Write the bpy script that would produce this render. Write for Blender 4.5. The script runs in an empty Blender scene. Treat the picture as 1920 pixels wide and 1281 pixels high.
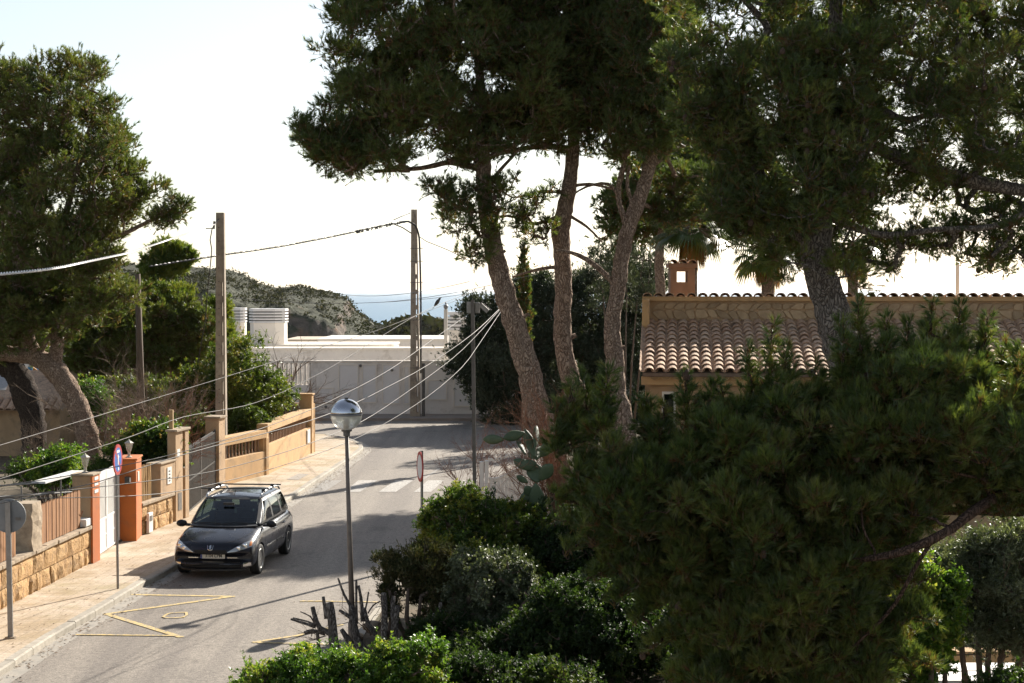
import bpy, bmesh, math, random
import numpy as np
from mathutils import Vector, Matrix, noise
from mathutils.bvhtree import BVHTree

R = math.radians
HAZE = 0.000018
sc = bpy.context.scene
C = sc.collection

# ------------------------------------------------------------------ camera, sky, sun, exposure
FPX = 3250.0
TILT = R(1.684)
CAMZ = 6.0
cd = bpy.data.cameras.new('camera')
cam = bpy.data.objects.new('camera', cd); C.objects.link(cam)
cam.location = (0, 0, CAMZ)
cam.rotation_euler = (math.pi/2 - TILT, 0, 0)
cd.sensor_width = 36.0
cd.lens = FPX/1920*36
cd.clip_start = 0.1
cd.clip_end = 200000
sc.camera = cam

SUN_AZ, SUN_EL = 29.0, 28.0
w = bpy.data.worlds.new("World"); sc.world = w; w.use_nodes = True
wn, wl = w.node_tree.nodes, w.node_tree.links
bgn = wn['Background']
sky = wn.new('ShaderNodeTexSky'); sky.sky_type = 'NISHITA'; sky.sun_disc = False
sky.sun_elevation = R(SUN_EL); sky.sun_rotation = R(SUN_AZ)
sky.altitude = 30; sky.air_density = 1.0; sky.dust_density = 0.7; sky.ozone_density = 1.0
hs = wn.new('ShaderNodeHueSaturation'); hs.inputs['Saturation'].default_value = .60
wl.new(sky.outputs[0], hs.inputs['Color']); wl.new(hs.outputs[0], bgn.inputs[0]); bgn.inputs[1].default_value = 0.067

sd = bpy.data.lights.new('sun', 'SUN'); sd.energy = 5.0; sd.angle = R(0.53); sd.color = (1.0, 0.93, 0.82)
sun = bpy.data.objects.new('sun', sd); C.objects.link(sun)
sdir = Vector((math.sin(R(SUN_AZ))*math.cos(R(SUN_EL)), math.cos(R(SUN_AZ))*math.cos(R(SUN_EL)), math.sin(R(SUN_EL))))
sun.rotation_euler = sdir.to_track_quat('Z', 'Y').to_euler()
sun.location = (30, 60, 60)

vs = sc.view_settings
vs.view_transform = 'Standard'; vs.look = 'None'; vs.gamma = 1; vs.use_curve_mapping = False
vs.exposure = 1.12
sc.cycles.use_denoising = True
sc.cycles.max_bounces = 6; sc.cycles.diffuse_bounces = 3; sc.cycles.glossy_bounces = 3
sc.cycles.transmission_bounces = 6; sc.cycles.transparent_max_bounces = 8
sc.cycles.sample_clamp_indirect = 6.0
sc.cycles.volume_bounces = 0

# ------------------------------------------------------------------ helpers
rng = np.random.default_rng(7)
random.seed(7)
ct, st = math.cos(TILT), math.sin(TILT)

def ray(px, py):
    u = (px-960)/FPX; v = (640.5-py)/FPX
    return Vector((u, ct+v*st, -st+v*ct))

def P(px, py, D):
    r = ray(px, py); return Vector((0, 0, CAMZ)) + r*(D/r.y)

def G(px, py, z=0.0):
    r = ray(px, py); return Vector((0, 0, CAMZ)) + r*((z-CAMZ)/r.z)

def proj(p):
    d = Vector(p)-Vector((0, 0, CAMZ)); f = d.y*ct-d.z*st; return 960+FPX*d.x/f, 640.5-FPX*(d.y*st+d.z*ct)/f

def S(D):
    return D/FPX

def link(o):
    C.objects.link(o); return o

def props(o, label=None, cat=None, group=None, kind=None):
    if label: o['label'] = label
    if cat: o['category'] = cat
    if group: o['group'] = group
    if kind: o['kind'] = kind
    return o

def empty(name, loc, label, cat, group=None, rz=0.0):
    o = bpy.data.objects.new(name, None); link(o)
    o.empty_display_size = .3
    o.location = loc; o.rotation_euler = (0, 0, rz)
    return props(o, label, cat, group)

def finish(name, me, mat, parent=None, world=True, smooth=False):
    o = bpy.data.objects.new(name, me); link(o)
    if mat:
        for m in (mat if isinstance(mat, (list, tuple)) else [mat]): me.materials.append(m)
    if parent is not None:
        o.parent = parent
        if world:   # mesh is written in world coordinates
            o.matrix_parent_inverse = Matrix.Translation(parent.location).inverted() if not any(parent.rotation_euler) else parent_matrix(parent).inverted()
    if smooth:
        me.polygons.foreach_set('use_smooth', [True]*len(me.polygons))
    return o

def parent_matrix(p):
    m = Matrix.Translation(p.location) @ p.rotation_euler.to_matrix().to_4x4()
    if p.parent: m = parent_matrix(p.parent) @ m
    return m

class MB:
    """collects shapes, builds one mesh object"""
    def __init__(s): s.v = []; s.f = []; s.mi = []
    def add(s, vs_, fs, mi=0):
        b = len(s.v); s.v += [tuple(x) for x in vs_]
        for f in fs: s.f.append(tuple(i+b for i in f)); s.mi.append(mi)
        return s
    def prism(s, quad, z0, z1, mi=0):
        """quad: 2-D outline (x,y) ; z0,z1 floats or per-vertex lists"""
        n = len(quad)
        a = z0 if isinstance(z0, (list, tuple)) else [z0]*n
        b = z1 if isinstance(z1, (list, tuple)) else [z1]*n
        V = [(q[0], q[1], a[i]) for i, q in enumerate(quad)] + [(q[0], q[1], b[i]) for i, q in enumerate(quad)]
        F = [tuple(reversed(range(n))), tuple(range(n, 2*n))]
        for i in range(n):
            j = (i+1) % n; F.append((i, j, j+n, i+n))
        ar = sum(quad[i][0]*quad[(i+1) % n][1]-quad[(i+1) % n][0]*quad[i][1] for i in range(n))
        if ar < 0: F = [tuple(reversed(f)) for f in F]
        return s.add(V, F, mi)
    def box(s, x0, x1, y0, y1, z0, z1, mi=0):
        return s.prism([(x0, y0), (x1, y0), (x1, y1), (x0, y1)], z0, z1, mi)
    def bar(s, p, q, w, h=None, up=Vector((0, 0, 1)), mi=0):
        p = Vector(p); q = Vector(q); h = h or w
        d = (q-p).normalized()
        if abs(d.dot(up)) > .98: up = Vector((0, 1, 0))
        a = d.cross(up).normalized()*w/2; b = a.cross(d).normalized()*h/2
        V = [p-a-b, p+a-b, p+a+b, p-a+b, q-a-b, q+a-b, q+a+b, q-a+b]
        return s.add(V, [(0, 1, 2, 3), (7, 6, 5, 4), (0, 4, 5, 1), (1, 5, 6, 2), (2, 6, 7, 3), (3, 7, 4, 0)], mi)
    def tube(s, pts, rad, seg=8, cap=True, mi=0, rough=0.0):
        pts = [Vector(p) for p in pts]
        n = len(pts)
        if not isinstance(rad, (list, tuple)): rad = [rad]*n
        t0 = (pts[1]-pts[0]).normalized()
        ref = Vector((1, 0, 0)) if abs(t0.x) < .8 else Vector((0, 1, 0))
        a = t0.cross(ref).normalized()
        V = []; F = []
        for i in range(n):
            t = (pts[min(i+1, n-1)]-pts[max(i-1, 0)])
            if t.length < 1e-9: t = t0
            t.normalize()
            a = (a - t*a.dot(t)).normalized(); b = t.cross(a)
            for k in range(seg):
                an = 2*math.pi*k/seg
                d = a*math.cos(an)+b*math.sin(an)
                r = rad[i]
                if rough:
                    q = pts[i]*1.0 + d*r
                    r *= 1+rough*(noise.noise(q*7.0)+.7*noise.noise(Vector((q.x*18, q.y*18, q.z*6))))
                V.append(pts[i]+d*r)
        for i in range(n-1):
            for k in range(seg):
                k2 = (k+1) % seg
                F.append((i*seg+k, i*seg+k2, (i+1)*seg+k2, (i+1)*seg+k))
        if cap:
            F.append(tuple(reversed(range(seg)))); F.append(tuple((n-1)*seg+k for k in range(seg)))
        return s.add(V, F, mi)
    def lathe(s, prof, o=(0, 0, 0), seg=16, axis='z', mi=0):
        """prof: (r, h)"""
        V = []; F = []; n = len(prof)
        for r, h in prof:
            for k in range(seg):
                a = 2*math.pi*k/seg
                c_, s_ = r*math.cos(a), r*math.sin(a)
                if axis == 'z': V.append((o[0]+c_, o[1]+s_, o[2]+h))
                elif axis == 'y': V.append((o[0]+s_, o[1]+h, o[2]+c_))
                else: V.append((o[0]+h, o[1]+c_, o[2]+s_))
        for i in range(n-1):
            for k in range(seg):
                k2 = (k+1) % seg
                F.append((i*seg+k, i*seg+k2, (i+1)*seg+k2, (i+1)*seg+k))
        F.append(tuple(reversed(range(seg)))); F.append(tuple((n-1)*seg+k for k in range(seg)))
        return s.add(V, F, mi)
    def build(s, name, mat, parent=None, smooth=False, bevel=0, world=True, label=None, kind=None, cat=None, group=None):
        me = bpy.data.meshes.new(name)
        me.from_pydata(s.v, [], s.f)
        if len(set(s.mi)) > 1: me.polygons.foreach_set('material_index', s.mi)
        me.update()
        o = finish(name, me, mat, parent, world, smooth)
        if bevel:
            m = o.modifiers.new('bevel', 'BEVEL'); m.width = bevel; m.segments = 2; m.limit_method = 'ANGLE'; m.angle_limit = R(40)
        return props(o, label, cat, group, kind)

def mesh_np(name, V, F, mat, parent=None, hue=None, label=None, cat=None, kind=None, group=None, smooth=False):
    """V (n,3) ; F (m,k) equal-sided faces"""
    me = bpy.data.meshes.new(name)
    m, k = F.shape
    me.vertices.add(len(V)); me.vertices.foreach_set('co', np.asarray(V, dtype=np.float32).ravel())
    me.loops.add(m*k); me.loops.foreach_set('vertex_index', F.astype(np.int32).ravel())
    me.polygons.add(m)
    me.polygons.foreach_set('loop_start', np.arange(0, m*k, k, dtype=np.int32))
    try: me.polygons.foreach_set('loop_total', np.full(m, k, dtype=np.int32))
    except Exception: pass
    if hue is not None:
        a = me.attributes.new('hue', 'FLOAT', 'FACE'); a.data.foreach_set('value', hue.astype(np.float32))
    if smooth: me.polygons.foreach_set('use_smooth', np.ones(m, dtype=bool))
    me.update(calc_edges=True)
    o = finish(name, me, mat, parent)
    return props(o, label, cat, group, kind)

def copy_tree(o, parent=None):
    c = o.copy(); link(c)
    if parent is not None: c.parent = parent
    for ch in list(o.children): copy_tree(ch, c)
    return c

# ------------------------------------------------------------------ materials
def nodes(name):
    m = bpy.data.materials.new(name); m.use_nodes = True
    nt = m.node_tree; return m, nt, nt.nodes, nt.links, nt.nodes['Principled BSDF']

def mixc(nt, fac, a, b, mode='MIX'):
    n = nt.nodes.new('ShaderNodeMix'); n.data_type = 'RGBA'; n.blend_type = mode
    for i, x in ((0, fac), (6, a), (7, b)):
        if isinstance(x, (int, float)): n.inputs[i].default_value = x
        elif isinstance(x, (tuple, list)): n.inputs[i].default_value = (x[0], x[1], x[2], 1)
        else: nt.links.new(x, n.inputs[i])
    return n.outputs[2]

def noise_n(nt, scale, detail=4, rough=.6, stretch=None, obj=False):
    if obj:
        g = nt.nodes.new('ShaderNodeTexCoord').outputs['Object']
    else:
        g = nt.nodes.new('ShaderNodeNewGeometry').outputs['Position']
    if stretch:
        mp = nt.nodes.new('ShaderNodeMapping'); mp.inputs['Scale'].default_value = stretch
        nt.links.new(g, mp.inputs[0]); g = mp.outputs[0]
    n = nt.nodes.new('ShaderNodeTexNoise'); n.inputs['Scale'].default_value = scale
    n.inputs['Detail'].default_value = detail; n.inputs['Roughness'].default_value = rough
    nt.links.new(g, n.inputs['Vector']); return n.outputs[0]

def ramp(nt, fac, stops):
    n = nt.nodes.new('ShaderNodeValToRGB'); e = n.color_ramp.elements
    while len(e) < len(stops): e.new(.5)
    for i, (p, c) in enumerate(stops):
        e[i].position = p; e[i].color = (c[0], c[1], c[2], 1) if isinstance(c, (tuple, list)) else (c, c, c, 1)
    nt.links.new(fac, n.inputs[0]); return n.outputs[0]

def bump(nt, h, strength, dist, bs):
    b = nt.nodes.new('ShaderNodeBump'); b.inputs['Strength'].default_value = strength; b.inputs['Distance'].default_value = dist
    nt.links.new(h, b.inputs['Height']); nt.links.new(b.outputs[0], bs.inputs['Normal'])

def mat(name, c1, c2=None, scale=6, rough=.85, bmp=0, bscale=None, bdist=.01, metal=0, spec=.5, rnd=0, c3=None, s3=.7, stretch=None, coat=0):
    m, nt, N, L, b = nodes(name)
    c2 = c2 or tuple(x*.75 for x in c1)
    f = ramp(nt, noise_n(nt, scale, 5, .6, stretch), [(.35, 0), (.65, 1)])
    col = mixc(nt, f, c1, c2)
    if c3:
        f3 = ramp(nt, noise_n(nt, s3, 4, .7), [(.5, 0), (.68, 1)])
        col = mixc(nt, f3, col, c3)
    if rnd:
        oi = N.new('ShaderNodeObjectInfo')
        mr = N.new('ShaderNodeMapRange'); mr.inputs[3].default_value = 1-rnd; mr.inputs[4].default_value = 1+rnd
        L.new(oi.outputs['Random'], mr.inputs[0])
        vm = N.new('ShaderNodeVectorMath'); vm.operation = 'SCALE'
        L.new(col, vm.inputs[0]); L.new(mr.outputs[0], vm.inputs['Scale']); col = vm.outputs[0]
    L.new(col, b.inputs['Base Color'])
    b.inputs['Roughness'].default_value = rough; b.inputs['Metallic'].default_value = metal
    b.inputs['Specular IOR Level'].default_value = spec
    if coat: b.inputs['Coat Weight'].default_value = coat; b.inputs['Coat Roughness'].default_value = .05
    if bmp: bump(nt, noise_n(nt, bscale or scale*4, 6, .65, stretch), bmp, bdist, b)
    return m

def leaf_mat(name, stops, rough=.5, trans=.35, spec=.5, tint=(1, 1, 1)):
    """leaf colour from the per-face hue attribute"""
    m, nt, N, L, b = nodes(name)
    at = N.new('ShaderNodeAttribute'); at.attribute_name = 'hue'
    col = ramp(nt, at.outputs['Fac'], stops)
    L.new(col, b.inputs['Base Color']); b.inputs['Roughness'].default_value = rough
    b.inputs['Specular IOR Level'].default_value = spec
    t = N.new('ShaderNodeBsdfTranslucent')
    tc = mixc(nt, 1.0, col, (1.5*tint[0], 1.6*tint[1], .7*tint[2]), 'MULTIPLY')
    L.new(tc, t.inputs[0])
    mx = N.new('ShaderNodeMixShader'); mx.inputs[0].default_value = trans
    L.new(b.outputs[0], mx.inputs[1]); L.new(t.outputs[0], mx.inputs[2])
    L.new(mx.outputs[0], N['Material Output'].inputs[0])
    return m

M = {}
def asphalt():
    m, nt, N, L, b = nodes('asphalt')
    big = ramp(nt, noise_n(nt, .35, 5, .6), [(.35, (.225, .196, .165)), (.65, (.275, .240, .202))])
    tr = ramp(nt, noise_n(nt, 1.0, 3, .5, (1.3, .07, 1)), [(.42, 0.0), (.62, 1.0)])
    c = mixc(nt, tr, big, (.190, .165, .142))
    sp = ramp(nt, noise_n(nt, 38, 3, .7), [(.30, .45), (.5, 1.0), (.66, 1.45)])
    c = mixc(nt, 1.0, c, sp, 'MULTIPLY')
    sp2 = ramp(nt, noise_n(nt, 11, 3, .7), [(.32, .74), (.66, 1.24)])
    stn = ramp(nt, noise_n(nt, .7, 7, .72), [(.55, 1.0), (.66, .74)])
    c = mixc(nt, 1.0, c, stn, 'MULTIPLY')
    lt = ramp(nt, noise_n(nt, 1.7, 6, .8, (1, .4, 1)), [(.60, 1.0), (.72, 1.22)])
    c = mixc(nt, 1.0, c, lt, 'MULTIPLY')
    c = mixc(nt, 1.0, c, sp2, 'MULTIPLY')
    L.new(c, b.inputs['Base Color']); b.inputs['Roughness'].default_value = .8; b.inputs['Specular IOR Level'].default_value = .3
    bump(nt, noise_n(nt, 60, 3, .7), .5, .006, b)
    return m
M['asphalt'] = asphalt()

def panot():
    """small square pavement tiles of four pads, joints as fine relief and grime"""
    m, nt, N, L, b = nodes('pavement_tile')
    g = N.new('ShaderNodeNewGeometry').outputs['Position']
    mp = N.new('ShaderNodeMapping'); mp.inputs['Rotation'].default_value = (0, 0, R(4)); L.new(g, mp.inputs[0])
    br = N.new('ShaderNodeTexBrick'); br.offset = 0; br.inputs['Scale'].default_value = 1.0
    br.inputs['Brick Width'].default_value = .2; br.inputs['Row Height'].default_value = .2
    br.inputs['Mortar Size'].default_value = .012; br.inputs['Mortar Smooth'].default_value = .3
    br.inputs['Color1'].default_value = (.52, .42, .315, 1); br.inputs['Color2'].default_value = (.47, .38, .285, 1)
    br.inputs['Mortar'].default_value = (.41, .33, .245, 1)
    L.new(mp.outputs[0], br.inputs[0])
    c = br.outputs[0]
    dirt = ramp(nt, noise_n(nt, .9, 6, .65), [(.42, 0), (.62, 1)])
    c = mixc(nt, dirt, c, mixc(nt, 1.0, c, (.72, .66, .54), 'MULTIPLY'))
    moss = ramp(nt, noise_n(nt, .33, 5, .7), [(.54, 0), (.66, .5)])
    c = mixc(nt, moss, c, (.26, .22, .09))
    sp = ramp(nt, noise_n(nt, 30, 3, .7), [(.3, .75), (.68, 1.2)])
    c = mixc(nt, 1.0, c, sp, 'MULTIPLY')
    L.new(c, b.inputs['Base Color']); b.inputs['Roughness'].default_value = .85
    bb = N.new('ShaderNodeBump'); bb.inputs['Strength'].default_value = .6; bb.inputs['Distance'].default_value = .01; bb.invert = True
    L.new(br.outputs['Fac'], bb.inputs['Height']); L.new(bb.outputs[0], b.inputs['Normal'])
    return m
M['panot'] = panot()
M['kerb'] = mat('kerb_concrete', (.40, .36, .30), (.30, .27, .22), 7, .9, .4, 40, rnd=.12)
M['sandstone'] = mat('sandstone', (.56, .36, .17), (.42, .245, .10), 3.0, .95, 1.0, 14, .05, rnd=.15, c3=(.30, .19, .10), s3=5)
M['coping'] = mat('coping_stone', (.42, .33, .23), (.26, .20, .14), 8, .95, .6, 40)
M['render_ochre'] = mat('ochre_render', (.56, .355, .17), (.49, .305, .145), 2.4, .92, .6, 30, .012, c3=(.36, .24, .13), s3=1.6, stretch=(1, 1, .45))
M['render_beige'] = mat('beige_render', (.48, .325, .19), (.40, .265, .15), 2.6, .92, .6, 30, .012, c3=(.27, .19, .12), s3=2.0, stretch=(1, 1, .4))
M['render_orange'] = mat('orange_render', (.50, .145, .030), (.42, .115, .024), 1.4, .88, .4, 40, .008, c3=(.34, .115, .04), s3=2.2)
M['slat'] = mat('weathered_wood', (.36, .175, .07), (.20, .09, .035), 9, .85, .5, 60, .004, rnd=.22, stretch=(1, 1, .12))
M['reed'] = mat('reed_cane', (.46, .30, .13), (.28, .17, .07), 20, .85, .4, 80, .004, rnd=.2, stretch=(1, 1, .1))
M['white_metal'] = mat('white_painted_metal', (.78, .77, .74), (.70, .69, .66), 3, .5, .1, 30, .003)
M['white_wall'] = mat('white_render', (.76, .71, .66), (.69, .645, .60), 1.1, .85, .3, 30, .006, c3=(.52, .47, .42), s3=1.0, stretch=(1, 1, .3))
M['white_wall2'] = mat('cream_render', (.78, .72, .64), (.72, .66, .58), .6, .85, .2, 30, .004)
M['white_panel'] = mat('white_panel', (.70, .68, .67), (.66, .64, .63), 1.5, .45, .1, 30, .002)
M['black_metal'] = mat('black_metal', (.02, .02, .02), (.03, .028, .025), 8, .5)
M['galv'] = mat('galvanised_steel', (.30, .29, .28), (.24, .23, .22), 12, .45, metal=.6)
M['galv_dark'] = mat('dull_steel', (.16, .15, .14), (.12, .11, .10), 9, .6, metal=.3)
M['concrete'] = mat('pole_concrete', (.40, .33, .25), (.31, .25, .19), 5, .9, .4, 40, .004, c3=(.24, .19, .15), s3=2)
M['wood_pole'] = mat('old_timber', (.16, .115, .08), (.10, .07, .05), 5, .9, .6, 40, .005, stretch=(1, 1, .15))
M['cable_black'] = mat('black_cable', (.035, .033, .03), (.05, .045, .04), 20, .5)
M['cable_grey'] = mat('grey_cable', (.22, .205, .19), (.12, .11, .10), 1.5, .6, spec=.35)
def bark(name, a, b_, c):
    m, nt, N, L, b = nodes(name)
    v = N.new('ShaderNodeTexVoronoi'); v.feature = 'DISTANCE_TO_EDGE'; v.inputs['Scale'].default_value = 17
    g = N.new('ShaderNodeNewGeometry').outputs['Position']
    mp = N.new('ShaderNodeMapping'); mp.inputs['Scale'].default_value = (1, 1, .45); L.new(g, mp.inputs[0])
    nn = N.new('ShaderNodeTexNoise'); nn.inputs['Scale'].default_value = 5; L.new(mp.outputs[0], nn.inputs['Vector'])
    vm = N.new('ShaderNodeVectorMath'); vm.operation = 'MULTIPLY_ADD'; L.new(nn.outputs['Color'], vm.inputs[0]); vm.inputs[1].default_value = (.55, .55, .55); L.new(mp.outputs[0], vm.inputs[2])
    L.new(vm.outputs[0], v.inputs['Vector'])
    crack = ramp(nt, v.outputs['Distance'], [(.0, 0.0), (.07, .6), (.22, 1)])
    pl = ramp(nt, noise_n(nt, 14, 6, .75), [(.36, a), (.62, b_)])
    col = mixc(nt, crack, c, pl)
    L.new(col, b.inputs['Base Color']); b.inputs['Roughness'].default_value = .95; b.inputs['Specular IOR Level'].default_value = .15
    bump(nt, crack, .9, .03, b)
    return m
M['bark'] = bark('pine_bark', (.50, .38, .29), (.32, .23, .175), (.13, .08, .055))
M['bark_grey'] = bark('grey_pine_bark', (.31, .27, .235), (.19, .165, .145), (.07, .055, .048))
M['bark_limb'] = bark('reddish_limb_bark', (.15, .095, .07), (.10, .065, .05), (.045, .028, .02))
M['bark_shaded'] = bark('shade_dark_pine_bark', (.11, .085, .07), (.07, .055, .045), (.03, .022, .018))  # bark colours darkened to stand for shade on the far-left trunk
M['twig'] = mat('twig_bark', (.17, .12, .085), (.11, .08, .06), 20, .95)
M['twig_pale'] = mat('dry_twig', (.36, .27, .20), (.24, .17, .12), 20, .95)
M['twig_red'] = mat('russet_dry_twig', (.34, .17, .10), (.22, .11, .07), 20, .95)
M['pine'] = leaf_mat('pine_needles', [(0, (.050, .074, .024)), (.45, (.092, .125, .034)), (.8, (.16, .18, .050)), (.9, (.13, .085, .035)), (1, (.12, .05, .02))], .42, .42, .5)
M['pine_warm'] = leaf_mat('olive_pine_needles', [(0, (.055, .082, .022)), (.45, (.112, .142, .034)), (.8, (.18, .195, .052)), (.9, (.12, .09, .045)), (1, (.13, .07, .035))], .5, .30, .4)
M['pine_near'] = leaf_mat('near_pine_needles', [(0, (.052, .080, .025)), (.45, (.094, .132, .034)), (.8, (.17, .19, .050)), (.9, (.12, .085, .035)), (1, (.13, .05, .018))], .36, .42, .6)
M['glossy'] = leaf_mat('glossy_leaves', [(0, (.030, .058, .014)), (.5, (.072, .120, .022)), (.85, (.16, .20, .035)), (1, (.25, .23, .05))], .45, .5, .4)
M['shade_leaf'] = leaf_mat('shade_dark_leaves', [(0, (.018, .036, .012)), (.5, (.034, .062, .016)), (.85, (.065, .10, .022)), (1, (.11, .13, .03))], .55, .4, .3)  # leaf colours darkened to imitate hedges lying in shade
M['glossy_b'] = leaf_mat('bright_glossy_leaves', [(0, (.030, .070, .012)), (.5, (.085, .165, .026)), (.85, (.17, .25, .04)), (1, (.28, .28, .06))], .42, .48, .45)
M['olive'] = leaf_mat('olive_leaves', [(0, (.030, .046, .026)), (.5, (.060, .078, .045)), (1, (.13, .145, .095))], .5, .2, .4)
M['silver'] = leaf_mat('silvery_leaves', [(0, (.05, .068, .035)), (.5, (.10, .12, .065)), (1, (.22, .24, .15))], .42, .3, .5)
M['lentisk'] = leaf_mat('lentisk_leaves', [(0, (.045, .075, .016)), (.5, (.105, .145, .024)), (.9, (.20, .21, .04)), (1, (.24, .17, .05))], .5, .4, .4)
M['juniper'] = leaf_mat('juniper_scales', [(0, (.028, .040, .014)), (.5, (.058, .068, .022)), (1, (.12, .10, .04))], .6, .2, .3)
M['scrub'] = leaf_mat('hillside_scrub', [(0, (.022, .027, .013)), (.5, (.042, .046, .020)), (1, (.085, .072, .036))], .8, .15, .2)
M['flower'] = mat('yellow_blossom', (.75, .50, .03), (.65, .40, .02), 30, .6)
M['palm'] = leaf_mat('palm_fronds', [(0, (.025, .050, .014)), (.6, (.07, .10, .02)), (.9, (.22, .17, .04)), (1, (.30, .13, .03))], .4, .35, .5)
M['cone'] = mat('pine_cone', (.09, .055, .035), (.05, .03, .02), 20, .9)
# ================================================================== THE SETTING
def sstep(a, b, x):
    t = min(1, max(0, (x-a)/(b-a))); return t*t*(3-2*t)

# headland ridge line: (pixel x, pixel y) of the skyline, standing about 520 m out
RDG = [(-600, 470), (-200, 470), (0, 480), (200, 492), (300, 500), (340, 497), (380, 503), (430, 506), (456, 515), (480, 530), (520, 540), (560, 536),
       (590, 545), (625, 551), (648, 561), (665, 585), (690, 602), (722, 617), (760, 640), (800, 665), (2000, 670)]
def ridge(px):
    for (a, ya), (b, yb) in zip(RDG, RDG[1:]):
        if px <= b: return ya+(yb-ya)*max(0, (px-a))/(b-a)
    return 670
def land_z(x, y):
    n1 = noise.fractal(Vector((x*.03, y*.03, 0)), .9, 2.1, 4)
    if y < 330:
        z = -.05
        z -= 26*sstep(108, 300, y)
        return z + (n1*.8*sstep(110, 180, y) if y > 110 else 0)
    px = 960+x/520*FPX
    top = CAMZ-(ridge(px)-545)*520/FPX
    base = -31
    t = (y-380)/(520-380)
    if t < 0: pr = 0.0
    elif t < .42: pr = .42*sstep(-.1, .46, t)
    elif t < .62: pr = .36+ (t-.42)*.6
    elif t < .74: pr = .48+ sstep(.62, .74, t)*.36
    elif t < 1: pr = .84+(t-.74)/.26*.16
    else: pr = 1-sstep(1.0, 1.9, t)*1.1
    wob = noise.fractal(Vector((x*.02, y*.012, 3)), .8, 2.0, 4)
    crag = abs(noise.fractal(Vector((x*.07, y*.03, 5)), .7, 2.2, 4))
    z = base+(top-base)*max(0, pr) + n1*1.1*sstep(0, .3, pr)*(1-sstep(.9, 1, pr)) + wob*3.6*(1-abs(2*pr-1)) - crag*5.0*max(0, 1-abs(pr-.62)*2.6)
    # low wooded ridge crossing in front of the sea
    px2 = 960+x/420*FPX
    lz = CAMZ-((617+4*math.sin(px2*.03)+3*math.sin(px2*.11))-545)*420/FPX
    z2 = base+(lz-base)*math.exp(-((y-405)/34)**2)*sstep(640, 760, px2)
    z3 = -26.0*(1-sstep(330, 390, y))+base*sstep(330, 390, y)
    return max(z, z2, z3 if y < 345 else -60)

def grid_mesh(name, xs, ys, zf, m, kind='structure', smooth=True):
    V = np.array([(x, y, zf(x, y)) for y in ys for x in xs], dtype=np.float32)
    nx = len(xs); F = []
    for j in range(len(ys)-1):
        for i in range(nx-1):
            a = j*nx+i; F.append((a, a+1, a+nx+1, a+nx))
    return mesh_np(name, V, np.array(F), m, kind=kind, smooth=smooth)

def ground_mat():
    m, nt, N, L, b = nodes('dry_soil')
    c = ramp(nt, noise_n(nt, .8, 6, .7), [(.35, (.16, .115, .07)), (.55, (.11, .085, .05)), (.7, (.07, .07, .03))])
    L.new(c, b.inputs['Base Color']); b.inputs['Roughness'].default_value = .95
    bump(nt, noise_n(nt, 8, 6, .7), .8, .05, b); return m
def hill_mat():
    m, nt, N, L, b = nodes('rocky_hillside')
    g = N.new('ShaderNodeNewGeometry'); sx = N.new('ShaderNodeSeparateXYZ'); L.new(g.outputs['Normal'], sx.inputs[0])
    nz = noise_n(nt, .09, 6, .65)
    ad = N.new('ShaderNodeMath'); ad.operation = 'MULTIPLY_ADD'; L.new(nz, ad.inputs[0]); ad.inputs[1].default_value = .55; L.new(sx.outputs[2], ad.inputs[2])
    f = ramp(nt, ad.outputs[0], [(.93, 0), (1.08, 1)])
    rock = ramp(nt, noise_n(nt, .18, 7, .7), [(.35, (.085, .066, .05)), (.5, (.165, .13, .10)), (.6, (.22, .135, .085)), (.72, (.09, .072, .058))])
    veg = ramp(nt, noise_n(nt, .25, 6, .7), [(.35, (.036, .042, .02)), (.6, (.062, .066, .032)), (.72, (.12, .09, .055))])
    c = mixc(nt, f, rock, veg); L.new(c, b.inputs['Base Color']); b.inputs['Roughness'].default_value = .95
    bump(nt, noise_n(nt, .5, 7, .75), 1.0, 1.6, b); return m
M['soil'] = ground_mat(); M['hill'] = hill_mat()
xs = [-260, -120, -60, -30, -10, 0, 10, 30, 60, 120, 260]
ys = [-60, -20, 0, 30, 60, 90, 108, 120, 140, 170, 200, 240, 280, 320, 329]
grid_mesh('ground', xs, ys, land_z, M['soil'])
xs = list(np.linspace(-330, -190, 30))+list(np.linspace(-188, 20, 300))+list(np.linspace(24, 330, 50)); ys = list(np.linspace(330.5, 378, 20))+list(np.linspace(380, 545, 210))+list(np.linspace(550, 700, 30))
hill = grid_mesh('headland', xs, ys, land_z, M['hill'])

def sea_mat():
    m, nt, N, L, b = nodes('sea_water')
    b.inputs['Base Color'].default_value = (.022, .125, .23, 1); b.inputs['Roughness'].default_value = .30
    b.inputs['IOR'].default_value = 1.33
    bump(nt, noise_n(nt, .05, 6, .7, (1, .35, 1)), .9, 6.0, b); return m
M['sea'] = sea_mat()
mb = MB(); mb.add([(-60000, 300, -32), (60000, 300, -32), (60000, 90000, -32), (-60000, 90000, -32)], [(0, 1, 2, 3)])
mb.build('sea', M['sea'], kind='structure')

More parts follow.
